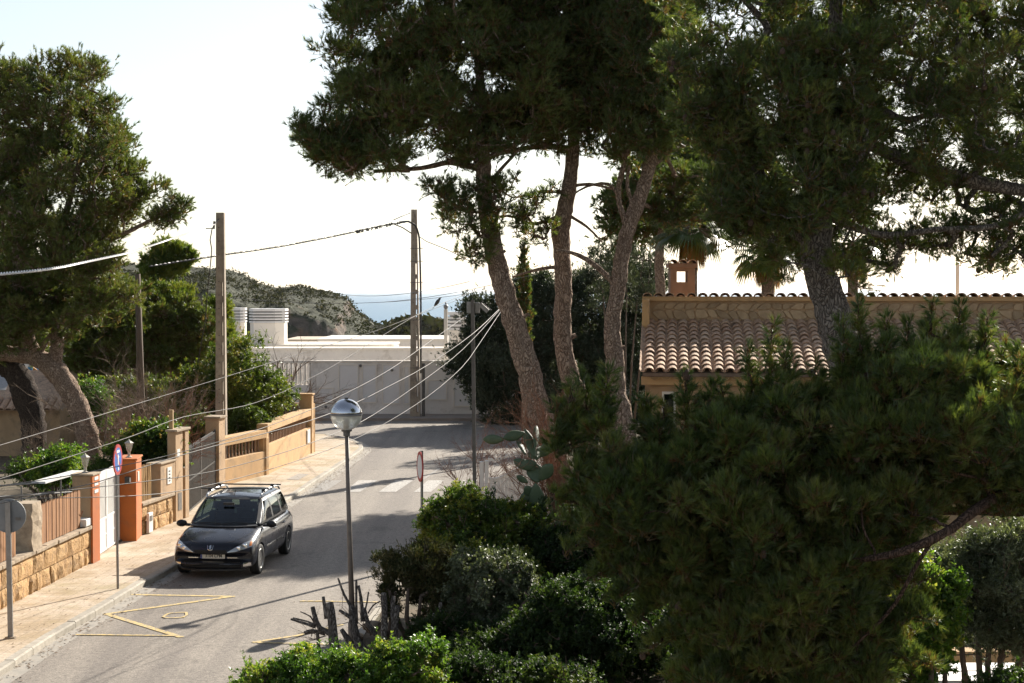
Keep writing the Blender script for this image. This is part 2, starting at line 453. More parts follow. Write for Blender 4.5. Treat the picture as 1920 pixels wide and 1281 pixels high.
# scrub on the headland: leafy clumps nobody could count
def scatter_cards(pts, size, per, flat=.7):
    n = len(pts)*per
    c = np.repeat(np.array(pts), per, axis=0) + rng.normal(0, 1, (n, 3))*np.array([size*.55, size*.55, size*.35*flat])
    a = rng.normal(0, 1, (n, 3)); a /= np.linalg.norm(a, axis=1)[:, None]
    b = np.cross(a, rng.normal(0, 1, (n, 3))); b /= np.linalg.norm(b, axis=1)[:, None]
    s = size*rng.uniform(.18, .42, (n, 1))
    V = np.stack([c-a*s, c-b*s*.7, c+a*s, c+b*s*.7], 1).reshape(-1, 3)
    return V, np.arange(n*4).reshape(-1, 4)
pts = []
for i in range(24000):
    x = random.uniform(-215, 10); y = random.uniform(385, 590)
    z = land_z(x, y)
    if z < -29: continue
    sl = abs(land_z(x, y+1.5)-z)/1.5
    pr_h = (z+31)/max(4, (CAMZ-(ridge(960+x/520*FPX)-545)*520/FPX)+31)
    if .50 < pr_h < .86 and (sl > .45 or noise.noise(Vector((x*.05, 3, z*.12))) > .05) and random.random() < .9: continue
    if noise.noise(Vector((x*.06, y*.06, 9))) < -.12 and random.random() < .8: continue
    pts.append((x, y, z+.25))
V, F = scatter_cards(pts, 1.05, 9)
hu = np.repeat(rng.uniform(0, 1, len(pts)), 9)*.7+rng.uniform(0, .3, len(F))
mesh_np('scrub', V, F, M['scrub'], hue=hu, label='dark scrub covering the rocky headland beyond the white house', cat='scrub', kind='stuff')
pts = []
for i in range(2600):
    x = random.uniform(-45, 40); y = random.uniform(385, 425); pts.append((x, y, land_z(x, y)+.8))
V, F = scatter_cards(pts, 3.0, 18)
hu = np.repeat(rng.uniform(0, 1, len(pts)), 18)*.7+rng.uniform(0, .3, len(F))
mesh_np('woodland', V, F, M['scrub'], hue=hu, label='low dark wood on the near ridge in front of the sea', cat='wood', kind='stuff')

# ---------------------------------------------------------------- road, pavements
PZ = .12
kerb_px = [(0, 1270), (35, 1246), (105, 1200), (187, 1152), (250, 1113), (269, 1101), (325, 1072), (528, 950), (604, 900), (650, 869), (674, 852), (681, 843), (672, 834), (651, 826), (620, 821), (586, 818)]
kerb = [G(x, y, 0) for x, y in kerb_px]
kerb = [Vector((-8.9, 12, 0)), Vector((-8.35, 20, 0))] + kerb + [Vector((-14, 71.6, 0)), Vector((-40, 73.5, 0))]
mb = MB(); mb.add([(-60, 5, 0), (60, 5, 0), (60, 79.6, 0), (-60, 79.6, 0)], [(0, 1, 2, 3)])
mb.build('road', M['asphalt'], kind='structure')

def smooth_line(pts, step=.25):
    out = []
    for i in range(len(pts)-1):
        p0, p1, p2, p3 = pts[max(i-1, 0)], pts[i], pts[i+1], pts[min(i+2, len(pts)-1)]
        n = max(1, int((p2-p1).length/step))
        for k in range(n):
            t = k/n
            if (p2-p1).length > 8: out.append(p1.lerp(p2, t)); continue
            out.append(.5*((2*p1)+(p2-p0)*t+(2*p0-5*p1+4*p2-p3)*t*t+(3*p1-p0-3*p2+p3)*t**3))
    out.append(pts[-1]); return out
kl = smooth_line(kerb)
def offs(line, d):
    o = []
    for i, p in enumerate(line):
        t = (line[min(i+1, len(line)-1)]-line[max(i-1, 0)]); t.z = 0; t.normalize()
        o.append(p+Vector((-t.y, t.x, 0))*d)   # to the left of travel
    return o
ki = offs(kl, .16)
# pavement sheet behind the kerb, out to the left gardens
mb = MB()
for i in range(len(ki)-1):
    a, b = ki[i], ki[i+1]
    if b.y <= a.y+.001 and a.y > 66: continue
    mb.add([(a.x, a.y, PZ-.004), (b.x, b.y, PZ-.004), (-13.5, b.y, PZ-.004), (-13.5, a.y, PZ-.004)], [(0, 3, 2, 1)][::1])
pave = mb.build('pavement', M['panot'], kind='structure')
top = [p for p in ki if p.y > 66]
# far rim of the corner
mb = MB(); ring_ = [(p.x, p.y) for p in ki if p.y > 64 and p.x > -13.4]
ring_ += [(-13.4, ring_[-1][1]), (-13.4, ring_[0][1])]
mb.add([(x, y, PZ-.006) for x, y in ring_], [tuple(range(len(ring_)))])
mb.build('pavement_corner', M['panot'], kind='structure')
ke = empty('kerb', (kl[0].x, kl[0].y, 0), 'long kerb of pale concrete blocks edging the left pavement and its rounded corner', 'kerb')
ke['kind'] = 'structure'
for k in ('label', 'category'):
    if k in ke: del ke[k]
acc = 0; start = 0; segs = []
for i in range(1, len(kl)):
    acc += (kl[i]-kl[i-1]).length
    if acc > .95 or i == len(kl)-1: segs.append((start, i)); start = i; acc = 0
for a, b in segs:
    if kl[a].y < 24 or (kl[a].x < -16): continue
    o1 = [kl[i] for i in range(a, b+1)]; i1 = [ki[i] for i in range(a, b+1)]
    n = len(o1); j = random.uniform(-.006, .006)
    g0 = (o1[1]-o1[0])*.0; V = []
    for k, (p, q) in enumerate(zip(o1, i1)):
        tt = Vector((0, 0, 0))
        if k == 0: tt = (o1[1]-o1[0]).normalized()*.008
        if k == n-1: tt = -(o1[-1]-o1[-2]).normalized()*.008
        p = p+tt; q = q+tt; c = (q-p).normalized()
        V += [(p.x, p.y, -.02), (p.x, p.y, PZ-.02+j), ((p+c*.025).x, (p+c*.025).y, PZ+.004+j), (q.x, q.y, PZ+.004+j)]
    F = []
    for k in range(n-1):
        for r_ in range(3): F.append((k*4+r_, k*4+r_+1, (k+1)*4+r_+1, (k+1)*4+r_))
    F += [(0, 3, 2, 1), tuple((n-1)*4+x for x in (0, 1, 2, 3))]
    MB().add(V, F).build('kerb_stone', M['kerb'], ke)
# pale gutter strip, worn concrete
mb = MB(); go = offs(kl, -.30)
gut = mat('gutter_concrete', (.36, .32, .27), (.27, .25, .22), 4, .9, .4, 30)
for i in range(len(kl)-1):
    if not (24 < kl[i].y < 69): continue
    a, b, c_, d = kl[i], kl[i+1], go[i+1], go[i]
    mb.add([(a.x, a.y, .004), (b.x, b.y, .004), (c_.x, c_.y, .004), (d.x, d.y, .004)], [(0, 1, 2, 3)][::1])
mb.build('gutter', gut, kind='structure')

# far pavement along the white wall, right verge
mb = MB(); mb.box(-60, 40, 79.6, 82.4, -.02, .13); mb.build('far_pavement', mat('far_concrete', (.30, .25, .21), (.24, .20, .17), 2, .9), kind='structure')
rk = [(-3.05, 20), (-2.62, 28), (-2.25, 34), (-1.85, 40), (-1.2, 46), (-.4, 50), (.6, 54), (1.4, 60), (1.9, 68), (2.3, 79.5)]
mb = MB()
ring_ = rk + [(40, 79.5), (40, 5), (-3.4, 5)]
mb.prism(ring_, -.01, .11); mb.build('verge', M['soil'], kind='structure')
mb = MB()
for a, b in zip(rk, rk[1:]):
    d = (Vector(b)-Vector(a)).normalized(); n_ = Vector((-d.y, d.x))*.15
    mb.prism([(a[0], a[1]), (b[0], b[1]), (b[0]+n_.x, b[1]+n_.y), (a[0]+n_.x, a[1]+n_.y)], -.01, .125)
mb.build('right_kerb', M['kerb'], kind='structure')

# painted markings, worn (paint mask = wear)
def paint(name, col, wear):
    m, nt, N, L, b = nodes(name)
    b.inputs['Roughness'].default_value = .8
    f = ramp(nt, noise_n(nt, 14, 6, .8), [(wear-.06, 0), (wear+.10, 1)])
    c = mixc(nt, f, (.22, .205, .185), col); L.new(c, b.inputs['Base Color']); return m
M['paint_y'] = paint('worn_yellow_paint', (.64, .46, .16), .46)
M['paint_w'] = paint('worn_white_paint', (.50, .47, .43), .48)
M['paint_w2'] = paint('faded_white_paint', (.36, .33, .30), .53)
def strip(name, pts, width, m, z=.008):
    mb = MB()
    for (a, b) in zip(pts, pts[1:]):
        a = Vector(a); b = Vector(b); d = (b-a); d.z = 0; d.normalize(); n_ = Vector((-d.y, d.x, 0))*width/2
        e = d*width*.3
        mb.add([(p.x, p.y, z) for p in (a-n_-e, a+n_-e, b+n_+e, b-n_+e)], [(0, 3, 2, 1)]); z += .0006
    return mb.build(name, m, kind='structure')
strip('yellow_zigzag_marking', [G(250, 1115.5), G(436, 1119), G(199, 1152), G(338, 1195)], .125, M['paint_y'])
strip('yellow_line_marking', [G(145, 1191), G(330, 1193)], .085, M['paint_y'], .0125)
# small hand-painted oval squiggle
ov = [(306, 1158), (312, 1153), (320, 1150.5), (334, 1149.5), (349, 1149), (350, 1154), (343, 1158.5), (330, 1159.5), (312, 1159.5), (306, 1158)]
strip('yellow_oval_marking', [G(x, y) for x, y in ov], .05, M['paint_y'], .010)
strip('yellow_right_marking', [G(476, 1205), G(560, 1192), G(640, 1172)], .10, M['paint_y'], .009)
strip('yellow_right_marking_far', [G(565, 1128), G(600, 1128), G(720, 1130)], .09, M['paint_y'], .011)
strip('yellow_right_line_marking', [G(485, 1206), G(640, 1210)], .07, M['paint_y'], .014)
# zebra bars run along the street; each bar a sheet of its own
bars = [((645, 923), (675, 923), (708, 901), (672, 901)), ((710, 923), (742, 923), (775, 901), (742, 901)), ((776, 923), (808, 923), (833, 901), (803, 901)), ((842, 923), (872, 923), (895, 901), (865, 901)),
        ((580, 923), (608, 923), (642, 901), (610, 901))]
for i, q in enumerate(bars):
    v = [G(x, y) for x, y in q]
    MB().add([(p.x, p.y, .008) for p in v], [(0, 1, 2, 3)]).build('crossing_stripe', M['paint_w'] if i < 4 else M['paint_w2'], kind='structure')
for k, (a, b) in enumerate((((792, 900), (840, 868)), ((722, 1080), (745, 1080)), ((623, 928), (632, 928)))):
    strip('faded_line_marking', [G(*a), G(*b)], .10, M['paint_w2'], .0065)
# service covers in the left pavement
cov = mat('cover_concrete', (.34, .30, .26), (.28, .25, .21), 8, .9)
for q in (((538, 899), (560, 888), (580, 889), (560, 900)), ((700/4+14, 0), (0, 0), (0, 0), (0, 0))):
    if q[1][0] == 0: continue
    v = [G(x, y, PZ) for x, y in q]
    mb = MB(); mb.add([(p.x, p.y, PZ+.004) for p in v], [(0, 1, 2, 3)])
    mb.build('service_cover', cov, label='square concrete utility cover set in the tan pavement', cat='utility cover')
# crumpled paper on the road behind the car
mb = MB(); c0 = G(538, 985)
V = [(c0.x+random.uniform(-.11, .11), c0.y+random.uniform(-.16, .16), random.uniform(.012, .09)) for i in range(14)]
bm = bmesh.new(); [bm.verts.new(v) for v in V]; bmesh.ops.convex_hull(bm, input=bm.verts); me = bpy.data.meshes.new('litter'); bm.to_mesh(me); bm.free()
props(finish('litter', me, M['white_metal']), 'crumpled white paper lying on the asphalt behind the parked car', 'litter')

# dry leaves and needles gathered along both kerbs
def debris(n, fn, seed, z=.012):
    rd = random.Random(seed); V = []; F = []
    for i in range(n):
        x, y, z0 = fn(rd); a = rd.uniform(0, 6.28); l = rd.uniform(.012, .04); w_ = l*rd.uniform(.25, .7); c_, s_ = math.cos(a), math.sin(a)
        b = len(V); zt = z0+rd.uniform(.002, .014)
        V += [(x-c_*l, y-s_*l, zt), (x+s_*w_, y-c_*w_, zt+rd.uniform(0, .01)), (x+c_*l, y+s_*l, zt+rd.uniform(0, .01)), (x-s_*w_, y+c_*w_, zt)]; F.append((b, b+1, b+2, b+3))
    return np.array(V), np.array(F)
def near_kerb(rd):
    i = rd.randrange(20, len(kl)-1); p = kl[i]
    while not 25 < p.y < 66: i = rd.randrange(20, len(kl)-1); p = kl[i]
    return p.x+abs(rd.gauss(0, .22)), p.y+rd.uniform(-.15, .15), .006
def right_edge(rd):
    t = rd.uniform(0, 1)**1.2*(len(rk)-4); i = int(t); f = t-i; x = rk[i][0]+(rk[i+1][0]-rk[i][0])*f; y = rk[i][1]+(rk[i+1][1]-rk[i][1])*f
    return x-abs(rd.gauss(0, .5)), y, .003
def on_pave(rd):
    i = rd.randrange(20, len(ki)-1); p = ki[i]
    while not 25 < p.y < 62: i = rd.randrange(20, len(ki)-1); p = ki[i]
    return p.x-rd.uniform(.1, 1.5)**1.0, p.y, PZ
lit_m = mat('dry_leaf_litter', (.17, .10, .05), (.10, .06, .03), 9, .9)
for n_, f_, s_, lab in ((1500, near_kerb, 1, 'dry leaf litter gathered in the gutter of the left kerb'), (1700, right_edge, 2, 'dry leaf litter along the right edge of the road'), (500, on_pave, 3, 'sparse dry needles scattered over the left pavement')):
    V, F = debris(n_, f_, s_); mesh_np('leaf_litter', V, F, lit_m, label=lab, cat='leaf litter', kind='stuff')
# ================================================================== LEFT SIDE WALLS AND GATES
def on(px, p, q, z=None):
    """point of the plan line p-q seen at pixel column px"""
    k = (px-960)/FPX*1.0
    p = Vector((p[0], p[1], 0)); q = Vector((q[0], q[1], 0)); d = q-p
    t = (k*p.y-p.x)/(d.x-k*d.y)
    return p+d*t
def obox(mb, p, q, z0, z1, t0, t1, mi=0):
    """box along p-q; t measured towards the street"""
    p = Vector((p[0], p[1], 0)); q = Vector((q[0], q[1], 0)); d = (q-p).normalized(); n = Vector((d.y, -d.x, 0))
    a, b, c_, e = p+n*t0, q+n*t0, q+n*t1, p+n*t1
    return mb.prism([(v.x, v.y) for v in (a, b, c_, e)], z0, z1, mi)
def lerp2(p, q, t): return Vector(p).lerp(Vector(q), t)

def stone_block(L_, H_, rough, thick=.16, bx=6, bz=4):
    """one rock-faced block, local x along wall, -y face to the street, rounded edges"""
    V = []; F = []
    sd_ = random.uniform(0, 100)
    for j in range(bz+1):
        for i in range(bx+1):
            u, v = i/bx, j/bz
            e = min(min(u, 1-u)*L_, min(v, 1-v)*H_)
            ins = -.028*max(0, 1-e/.05)
            d = noise.fractal(Vector((u*L_*5+sd_, v*H_*5, sd_)), .8, 2, 4)*rough
            V.append((u*L_+(.012 if i == 0 else -.012 if i == bx else random.uniform(-.01, .01)), d+ins, v*H_+(.01 if j == 0 else -.01 if j == bz else random.uniform(-.01, .01))))
    n = len(V)
    V += [(.012, -thick, .01), (L_-.012, -thick, .01), (L_-.012, -thick, H_-.01), (.012, -thick, H_-.01)]
    nx = bx+1
    for j in range(bz):
        for i in range(bx):
            a = j*nx+i; F.append((a, a+1, a+nx+1, a+nx))
    F.append(tuple([n+1, n+0]+[i for i in range(nx)]))
    F.append(tuple([n+3, n+2]+[bz*nx+i for i in range(bx, -1, -1)]))
    F.append(tuple([n+0, n+3]+[j*nx for j in range(bz, -1, -1)]))
    F.append(tuple([n+2, n+1]+[j*nx+bx for j in range(bz+1)]))
    return V, F
def block_wall(parent, p, q, z0, z1, courses, blen, m, rough=(.015, .035)):
    p = Vector((p[0], p[1], 0)); q = Vector((q[0], q[1], 0)); d = (q-p); L_ = d.length; d.normalize(); n = Vector((d.y, -d.x, 0))
    H = (z1-z0)/courses
    for c_ in range(courses):
        s = 0; rg = rough[1] if c_ == 0 else rough[0]
        first = blen*(.55 if c_ % 2 else 1)
        while s < L_-.02:
            w_ = min(first*random.uniform(.85, 1.15), L_-s)
            if L_-s-w_ < .18: w_ = L_-s
            if c_ == 0 and w_ > .5 and random.random() < .6: w_ *= .55
            V, F = stone_block(w_, H, rg)
            W = [tuple(p+d*(s+v[0])+n*(v[1])+Vector((0, 0, z0+H*c_+v[2]))) for v in V]
            MB().add(W, F).build('stone_block', m, parent)
            s += w_; first = blen
def lantern(loc, label):
    e = empty('wall_lantern', loc, label, 'lantern', 'lanterns on the gate pillars')
    e.scale = (1, 1, 1)
    x, y, z = loc
    MB().lathe([(.075, 0), (.075, .02), (.035, .035), (.03, .13), (.05, .15), (.02, .16)], loc, 10).build('base', M['lantern'], e, smooth=False)
    MB().lathe([(.045, .16), (.085, .33), (.085, .335), (.0, .336)], loc, 6).build('glass', M['lantern_glass'], e)
    mb = MB()
    for k in range(6):
        a = 2*math.pi*k/6
        mb.bar((x+.048*math.cos(a), y+.048*math.sin(a), z+.16), (x+.088*math.cos(a), y+.088*math.sin(a), z+.335), .012)
    mb.build('frame', M['lantern'], e)
    MB().lathe([(.11, .335), (.115, .345), (.05, .39), (.015, .405), (.02, .42), (.0, .44)], loc, 6).build('cap', M['lantern'], e)
    return e
M['lantern'] = mat('aged_lantern_paint', (.55, .50, .42), (.38, .34, .28), 20, .6)
m_, nt_, N_, L_, b_ = nodes('lantern_glass'); b_.inputs['Base Color'].default_value = (.75, .70, .55, 1); b_.inputs['Roughness'].default_value = .25; b_.inputs['Transmission Weight'].default_value = .5; M['lantern_glass'] = m_
M['backing'] = mat('dark_sheet', (.035, .032, .028), (.05, .045, .04), 5, .7)

gA = G(0, 1145, PZ); gB = G(171, 1056, PZ)          # stone wall with picket fence
dAB = (gB-gA).normalized()
g0 = gA-dAB*5.0
nAB = Vector((dAB.y, -dAB.x, 0))
# --- sandstone wall
wall1 = empty('stone_wall', (gA.x, gA.y, 0), 'low sandstone block wall under the brown picket fence at left', 'wall')
block_wall(wall1, g0, gB, .08, .86, 2, .80, M['sandstone'])
mb = MB(); obox(mb, g0, gB, .0, .85, -.30, -.10); mb.build('core', M['coping'], wall1)
# coping in rough lengths
s = 0; Lw = (gB-g0).length
while s < Lw:
    w_ = min(random.uniform(.5, .9), Lw-s)
    a = g0+dAB*(s+.006); b = g0+dAB*(s+w_-.006)
    mb = MB(); obox(mb, a, b, .865, .865+.075+random.uniform(-.008, .008), -.33, .035+random.uniform(-.012, .012))
    mb.build('coping_stone', M['coping'], wall1, bevel=.012); s += w_
# rough pillar in the wall
def wp(px): return on(px, gA, gB)
pl0, pl1 = wp(56), wp(74)
pil = empty('stone_pillar', (pl0.x, pl0.y, 0), 'weathered rough stone pillar splitting the brown picket fence', 'pillar')
V, F = [], []
mb = MB()
prof = [(.93, .0), (1.2, .0), (1.5, .005), (1.75, 0), (1.84, -.015), (1.87, -.05)]
lv = 8
L2 = (pl1-pl0).length
for j in range(lv+1):
    z = .93+(1.87-.93)*j/lv; sh = -.05 if j == lv else 0
    ring_ = []
    for (s_, t_) in [(0, -.36), (0, -.24), (0, -.12), (0, 0), (L2/2, .01), (L2, 0), (L2, -.18), (L2, -.36), (L2/2, -.36)]:
        cc = pl0+dAB*(s_+(s_-L2/2)*sh)+nAB*(t_+.02+(t_+.18)*sh)
        k = .022*noise.fractal(Vector((cc.x*9, cc.y*9, z*8)), .8, 2, 4)
        ring_.append((cc.x+k, cc.y+k, z))
    V += ring_
nn = 9
for j in range(lv):
    for k in range(nn):
        k2 = (k+1) % nn; F.append((j*nn+k, j*nn+k2, (j+1)*nn+k2, (j+1)*nn+k))
F += [tuple(reversed(range(nn))), tuple(lv*nn+k for k in range(nn))]
F = [tuple(reversed(f)) for f in F]
mb.add(V, F).build('shaft', M['coping'], pil)
# --- picket fences
def picket(name, p, q, z0, z1, label, pitch=.092, wdt=.082, off=-.10, m='slat'):
    d = (q-p); L_ = d.length; d.normalize(); n = Vector((d.y, -d.x, 0))
    e = empty(name, (p.x, p.y, z0), label, 'fence', 'wooden fences on the left wall')
    for zz in (z0+.15, z1-.20):
        mb = MB(); obox(mb, p, q, zz, zz+.07, off-.065, off-.03); mb.build('rail', M['slat'], e)
    k = int(L_/pitch)
    for i in range(k):
        a = p+d*(i*pitch+random.uniform(-.004, .004)); b = a+d*(wdt+random.uniform(-.004, .002))
        t = off+random.uniform(-.008, .008); zt = z1+random.uniform(-.012, .012)
        A = a+n*(t-.022); B = b+n*(t-.022); Cc = b+n*t; Dd = a+n*t
        mid = (A+B)/2; mid2 = (Cc+Dd)/2
        mb = MB()
        V = [(A.x, A.y, z0+.01), (B.x, B.y, z0+.01), (Cc.x, Cc.y, z0+.01), (Dd.x, Dd.y, z0+.01),
             (A.x, A.y, zt-.03), (B.x, B.y, zt-.03), (Cc.x, Cc.y, zt-.03), (Dd.x, Dd.y, zt-.03), (mid.x, mid.y, zt+.012), (mid2.x, mid2.y, zt+.012)]
        mb.add(V, [(0, 3, 2, 1)[::-1], (3, 2, 6, 9, 7)[::-1], (0, 1, 5, 8, 4)[::-1], (1, 2, 6, 5)[::-1], (0, 4, 7, 3)[::-1], (4, 8, 9, 7)[::-1], (8, 5, 6, 9)[::-1]])
        mb.build('slat', M[m], e)
    return e
picket('picket_fence', wp(76), wp(157), .945, 1.76, 'brown wooden picket fence between the rough pillar and the white gate')
picket('picket_fence', g0, wp(38), .945, 1.70, 'brown wooden picket fence left of the rough pillar, behind the round grey sign')
# white planter / box on the coping beside the gate
b0 = wp(157); mb = MB(); obox(mb, b0, b0+dAB*.42, .955, 1.11, -.26, .02)
props(mb.build('wall_box', M['white_metal'], bevel=.015), 'small white box resting on the wall coping beside the gate pillar', 'box')
mb = MB(); fp = b0+nAB*(-.13)
for k in range(9):
    a = random.uniform(0, 6.28); mb.bar((fp.x, fp.y, 1.11), (fp.x+.09*math.cos(a), fp.y+.09*math.sin(a), 1.11+random.uniform(.08, .2)), .012)
props(mb.build('potted_plant', M['twig_red']), 'small reddish plant sprouting above the white box on the wall', 'plant')

# --- gate pillar (left of white gate)
gp0 = G(172, 1056.5, PZ); gp1 = G(182, 1051, PZ)
pw = empty('gate_pillar', (gp0.x, gp0.y, 0), 'brown rendered gate pillar with an orange street face, left of the white gate', 'pillar', 'pillars of the white gate')
d2 = Vector((.07, 1, 0)).normalized()
q0 = Vector((gp0.x, gp0.y, 0)); q1 = q0+d2*.50
mb = MB(); obox(mb, q0, q1, .0, 2.0, -.42, -.015); mb.build('shaft', M['render_beige'], pw, bevel=.01)
mb = MB(); obox(mb, q0+d2*.0, q1, .0, 2.005, -.0145, .03); mb.build('street_face', M['render_orange'], pw)
mb = MB(); obox(mb, q0-d2*.03, q1+d2*.03, 2.006, 2.05, -.45, .05); mb.build('cap', M['coping'], pw, bevel=.01)
for zz in (1.62, 1.78, 1.90):
    mb = MB(); obox(mb, q0+d2*.12, q0+d2*.38, zz, zz+.07, .031, .04); mb.build('number_tile', M['white_metal'], pw)
lantern(tuple(q0+d2*.22+Vector((d2.y, -d2.x, 0))*(-.2)+Vector((0, 0, 2.05))), 'pale carriage lantern on the brown pillar left of the white gate')

# --- orange pillar
op0 = G(227, 1019.5, PZ); op1 = G(256, 1014.5, PZ); op2 = G(264.5, 1005, PZ)
pw = empty('gate_pillar', (op1.x, op1.y, 0), 'bright orange rendered pillar with an intercom, right of the white gate', 'pillar', 'pillars of the white gate')
a = Vector((op1.x, op1.y, 0)); da = Vector((op2.x-op1.x, op2.y-op1.y, 0)).normalized(); wd_ = .40
b = a+da*1.0
mb = MB(); obox(mb, a, b, .0, 2.02, -wd_, 0); mb.build('shaft', M['render_orange'], pw, bevel=.012)
mb = MB(); obox(mb, a-da*.03, b+da*.03, 2.022, 2.06, -wd_-.03, .03); mb.build('cap', M['render_orange'], pw, bevel=.01)
na = Vector((da.y, -da.x, 0))
mb = MB(); c1 = a-na*.20
mb.bar(c1-na*.06-da*.03+Vector((0, 0, 1.56)), c1+na*.06-da*.03+Vector((0, 0, 1.56)), .05, .16); ic = mb.build('intercom', M['black_metal'], pw)
mb = MB(); mb.bar(c1+na*.055-da*.06+Vector((0, 0, 1.57)), c1+na*.085-da*.06+Vector((0, 0, 1.57)), .012, .10); mb.build('intercom_plate', M['white_metal'], ic)
mb = MB(); obox(mb, a+da*.25, a+da*.42, 1.50, 1.72, .001, .02); mb.build('letter_plate', M['white_metal'], pw)
lantern(tuple(a+da*.3-na*.2+Vector((0, 0, 2.06))), 'pale carriage lantern on the bright orange pillar')

# --- white gate, set back a little
ga = q1+Vector((d2.y, -d2.x, 0))*(-.14); gb = a-na*.405-da*.02
wg = empty('white_gate', (ga.x, ga.y, 0), 'white metal driveway gate with vertical bars and a solid lower panel', 'gate')
dg = (gb-ga).normalized(); Lg = (gb-ga).length
nleaf = 2
for k in range(nleaf):
    A = ga+dg*(Lg/nleaf*k+.015); B = ga+dg*(Lg/nleaf*(k+1)-.015)
    mb = MB(); obox(mb, A, B, .17, .86, -.02, .012); mb.build('lower_panel', M['white_panel'], wg)
    mb = MB(); obox(mb, A, B, .50, .53, .013, .022); obox(mb, A, B, .86, .90, -.03, .025); obox(mb, A, B, .15, .19, -.03, .028); mb.build('rail', M['white_metal'], wg)
    mb = MB(); obox(mb, A, B, 1.72, 1.95, -.02, .02); mb.build('top_panel', M['white_panel'], wg)
    mb = MB(); obox(mb, A-dg*.0, A+dg*.05, .15, 1.94, -.028, .026); obox(mb, B-dg*.05, B, .15, 1.94, -.028, .026); mb.build('stile', M['white_metal'], wg)
    mb = MB(); obox(mb, A, B, .90, 1.72, -.06, -.045); mb.build('backing_sheet', M['white_panel'], wg)
    nb = int((B-A).length/.11)
    for i in range(nb):
        c_ = A+(B-A)*((i+.5)/nb)
        mb = MB(); obox(mb, c_-dg*.016, c_+dg*.016, .90, 1.72, -.012, .012); mb.build('bar', M['white_metal'], wg)

# --- second stone wall with reed screen
r0 = b; r1 = G(327, 979.5, PZ)
dr = (r1-r0); dr.z = 0; Lr = dr.length; dr.normalize(); nr = Vector((dr.y, -dr.x, 0))
r0 = Vector((r0.x, r0.y, 0))
w2 = empty('stone_wall', (r0.x, r0.y, 0), 'short sandstone block wall between the orange pillar and the beige pillars', 'wall')
block_wall(w2, r0, r0+dr*(Lr-.05), .08, .80, 2, .75, M['sandstone'], (.02, .035))
mb = MB(); obox(mb, r0, r0+dr*Lr, 0, .80, -.3, -.1); mb.build('core', M['coping'], w2)
mb = MB(); obox(mb, r0, r0+dr*Lr, .806, .885, -.3, .03); mb.build('coping_stone', M['coping'], w2, bevel=.015)
rs0 = on(266, r0, r1); rs1 = on(291, r0, r1)
e = empty('reed_screen', (rs0.x, rs0.y, .9), 'tan reed cane screen on the low wall right of the orange pillar', 'screen')
dd = (rs1-rs0); ll = dd.length; dd.normalize(); n_ = Vector((dd.y, -dd.x, 0))
for i in range(int(ll/.045)):
    c_ = rs0+dd*(i*.045)+n_*(-.12+random.uniform(-.008, .008))
    MB().tube([(c_.x, c_.y, .885), (c_.x+random.uniform(-.01, .01), c_.y, 1.4), (c_.x+random.uniform(-.01, .01), c_.y, 1.74+random.uniform(-.03, .03))], .021, 5).build('cane', M['reed'], e)
mb = MB(); obox(mb, rs0, rs1, 1.5, 1.54, -.165, -.145); obox(mb, rs0, rs1, 1.05, 1.09, -.165, -.145); mb.build('rail', M['slat'], e)
# beige low pillar with the white number plaque
bp0 = on(300, r0, r1); bp1 = on(328, r0, r1)
bpl = empty('plaque_pillar', (bp0.x, bp0.y, 0), 'low beige rendered pillar carrying a white number plaque', 'pillar')
mb = MB(); obox(mb, bp0+dr*.0, bp1, .887, 1.68, -.34, -.01); mb.build('shaft', M['render_beige'], bpl, bevel=.01)
mb = MB(); obox(mb, bp0-dr*.05, bp1+dr*.02, 1.682, 1.72, -.38, .03); mb.build('cap', M['coping'], bpl, bevel=.01)
pq = on(312, r0, r1); mb = MB(); obox(mb, pq, pq+dr*.30, 1.14, 1.56, -.009, .008); plq = mb.build('plaque', M['white_metal'], bpl)
mb = MB()
for k, zz in enumerate((1.46, 1.38, 1.30, 1.22)): obox(mb, pq+dr*.08, pq+dr*.20, zz-.02, zz+.02, .0085, .011)
mb.build('worn_digits', M['galv_dark'], plq)
# white electricity box on the stone wall
eb = on(269, r0, r1); mb = MB(); obox(mb, eb, eb+dr*.28, .14, .62, .04, .11)
ebx = props(mb.build('meter_box', M['white_metal'], bevel=.01), 'small white electricity box against the second stone wall', 'meter box')
mb = MB(); obox(mb, eb+dr*.05, eb+dr*.22, .42, .55, .112, .118); o = mb.build('window', M['galv_dark'], ebx, world=False)

# --- tall beige pillars either side of the dark gate
def tall_pillar(px0, base_y, wid, dep, top, label, groove=True, ladder=True):
    p = G(px0, base_y, PZ); p.z = 0
    e = empty('tall_pillar', (p.x, p.y, 0), label, 'pillar')
    q = p+dr*dep
    mb = MB(); obox(mb, p, q, 0, top, -wid, 0); mb.build('shaft', M['render_beige'], e, bevel=.012)
    if groove:
        mb = MB(); obox(mb, p+dr*(dep+.0), p+dr*(dep+.12), 0, top-.15, -wid, -.10); mb.build('rebate', M['render_beige'], e)
        mb = MB(); obox(mb, p+dr*(dep+.12), p+dr*(dep+.42), 0, top, -wid, .02); mb.build('jamb', M['render_beige'], e, bevel=.012)
    mb = MB(); obox(mb, p-dr*.05, p+dr*(dep+(.46 if groove else .05)), top+.001, top+.06, -wid-.04, .06); mb.build('cap', M['coping'], e, bevel=.01)
    return e, p, q
tp, tpp, tpq = tall_pillar(330, 978, .22, .55, 2.40, 'tall beige rendered pillar with a meter hatch, left of the dark gate')
mb = MB(); obox(mb, tpp+dr*.16, tpp+dr*.42, .38, .82, .001, .012); mb.build('hatch', M['galv_dark'], tp)
mb = MB(); obox(mb, tpp+dr*.10, tpp+dr*.30, 1.75, 1.95, .001, .010); mb.build('white_plate', M['white_metal'], tp)
pst = tpp+dr*.25-nr*.2
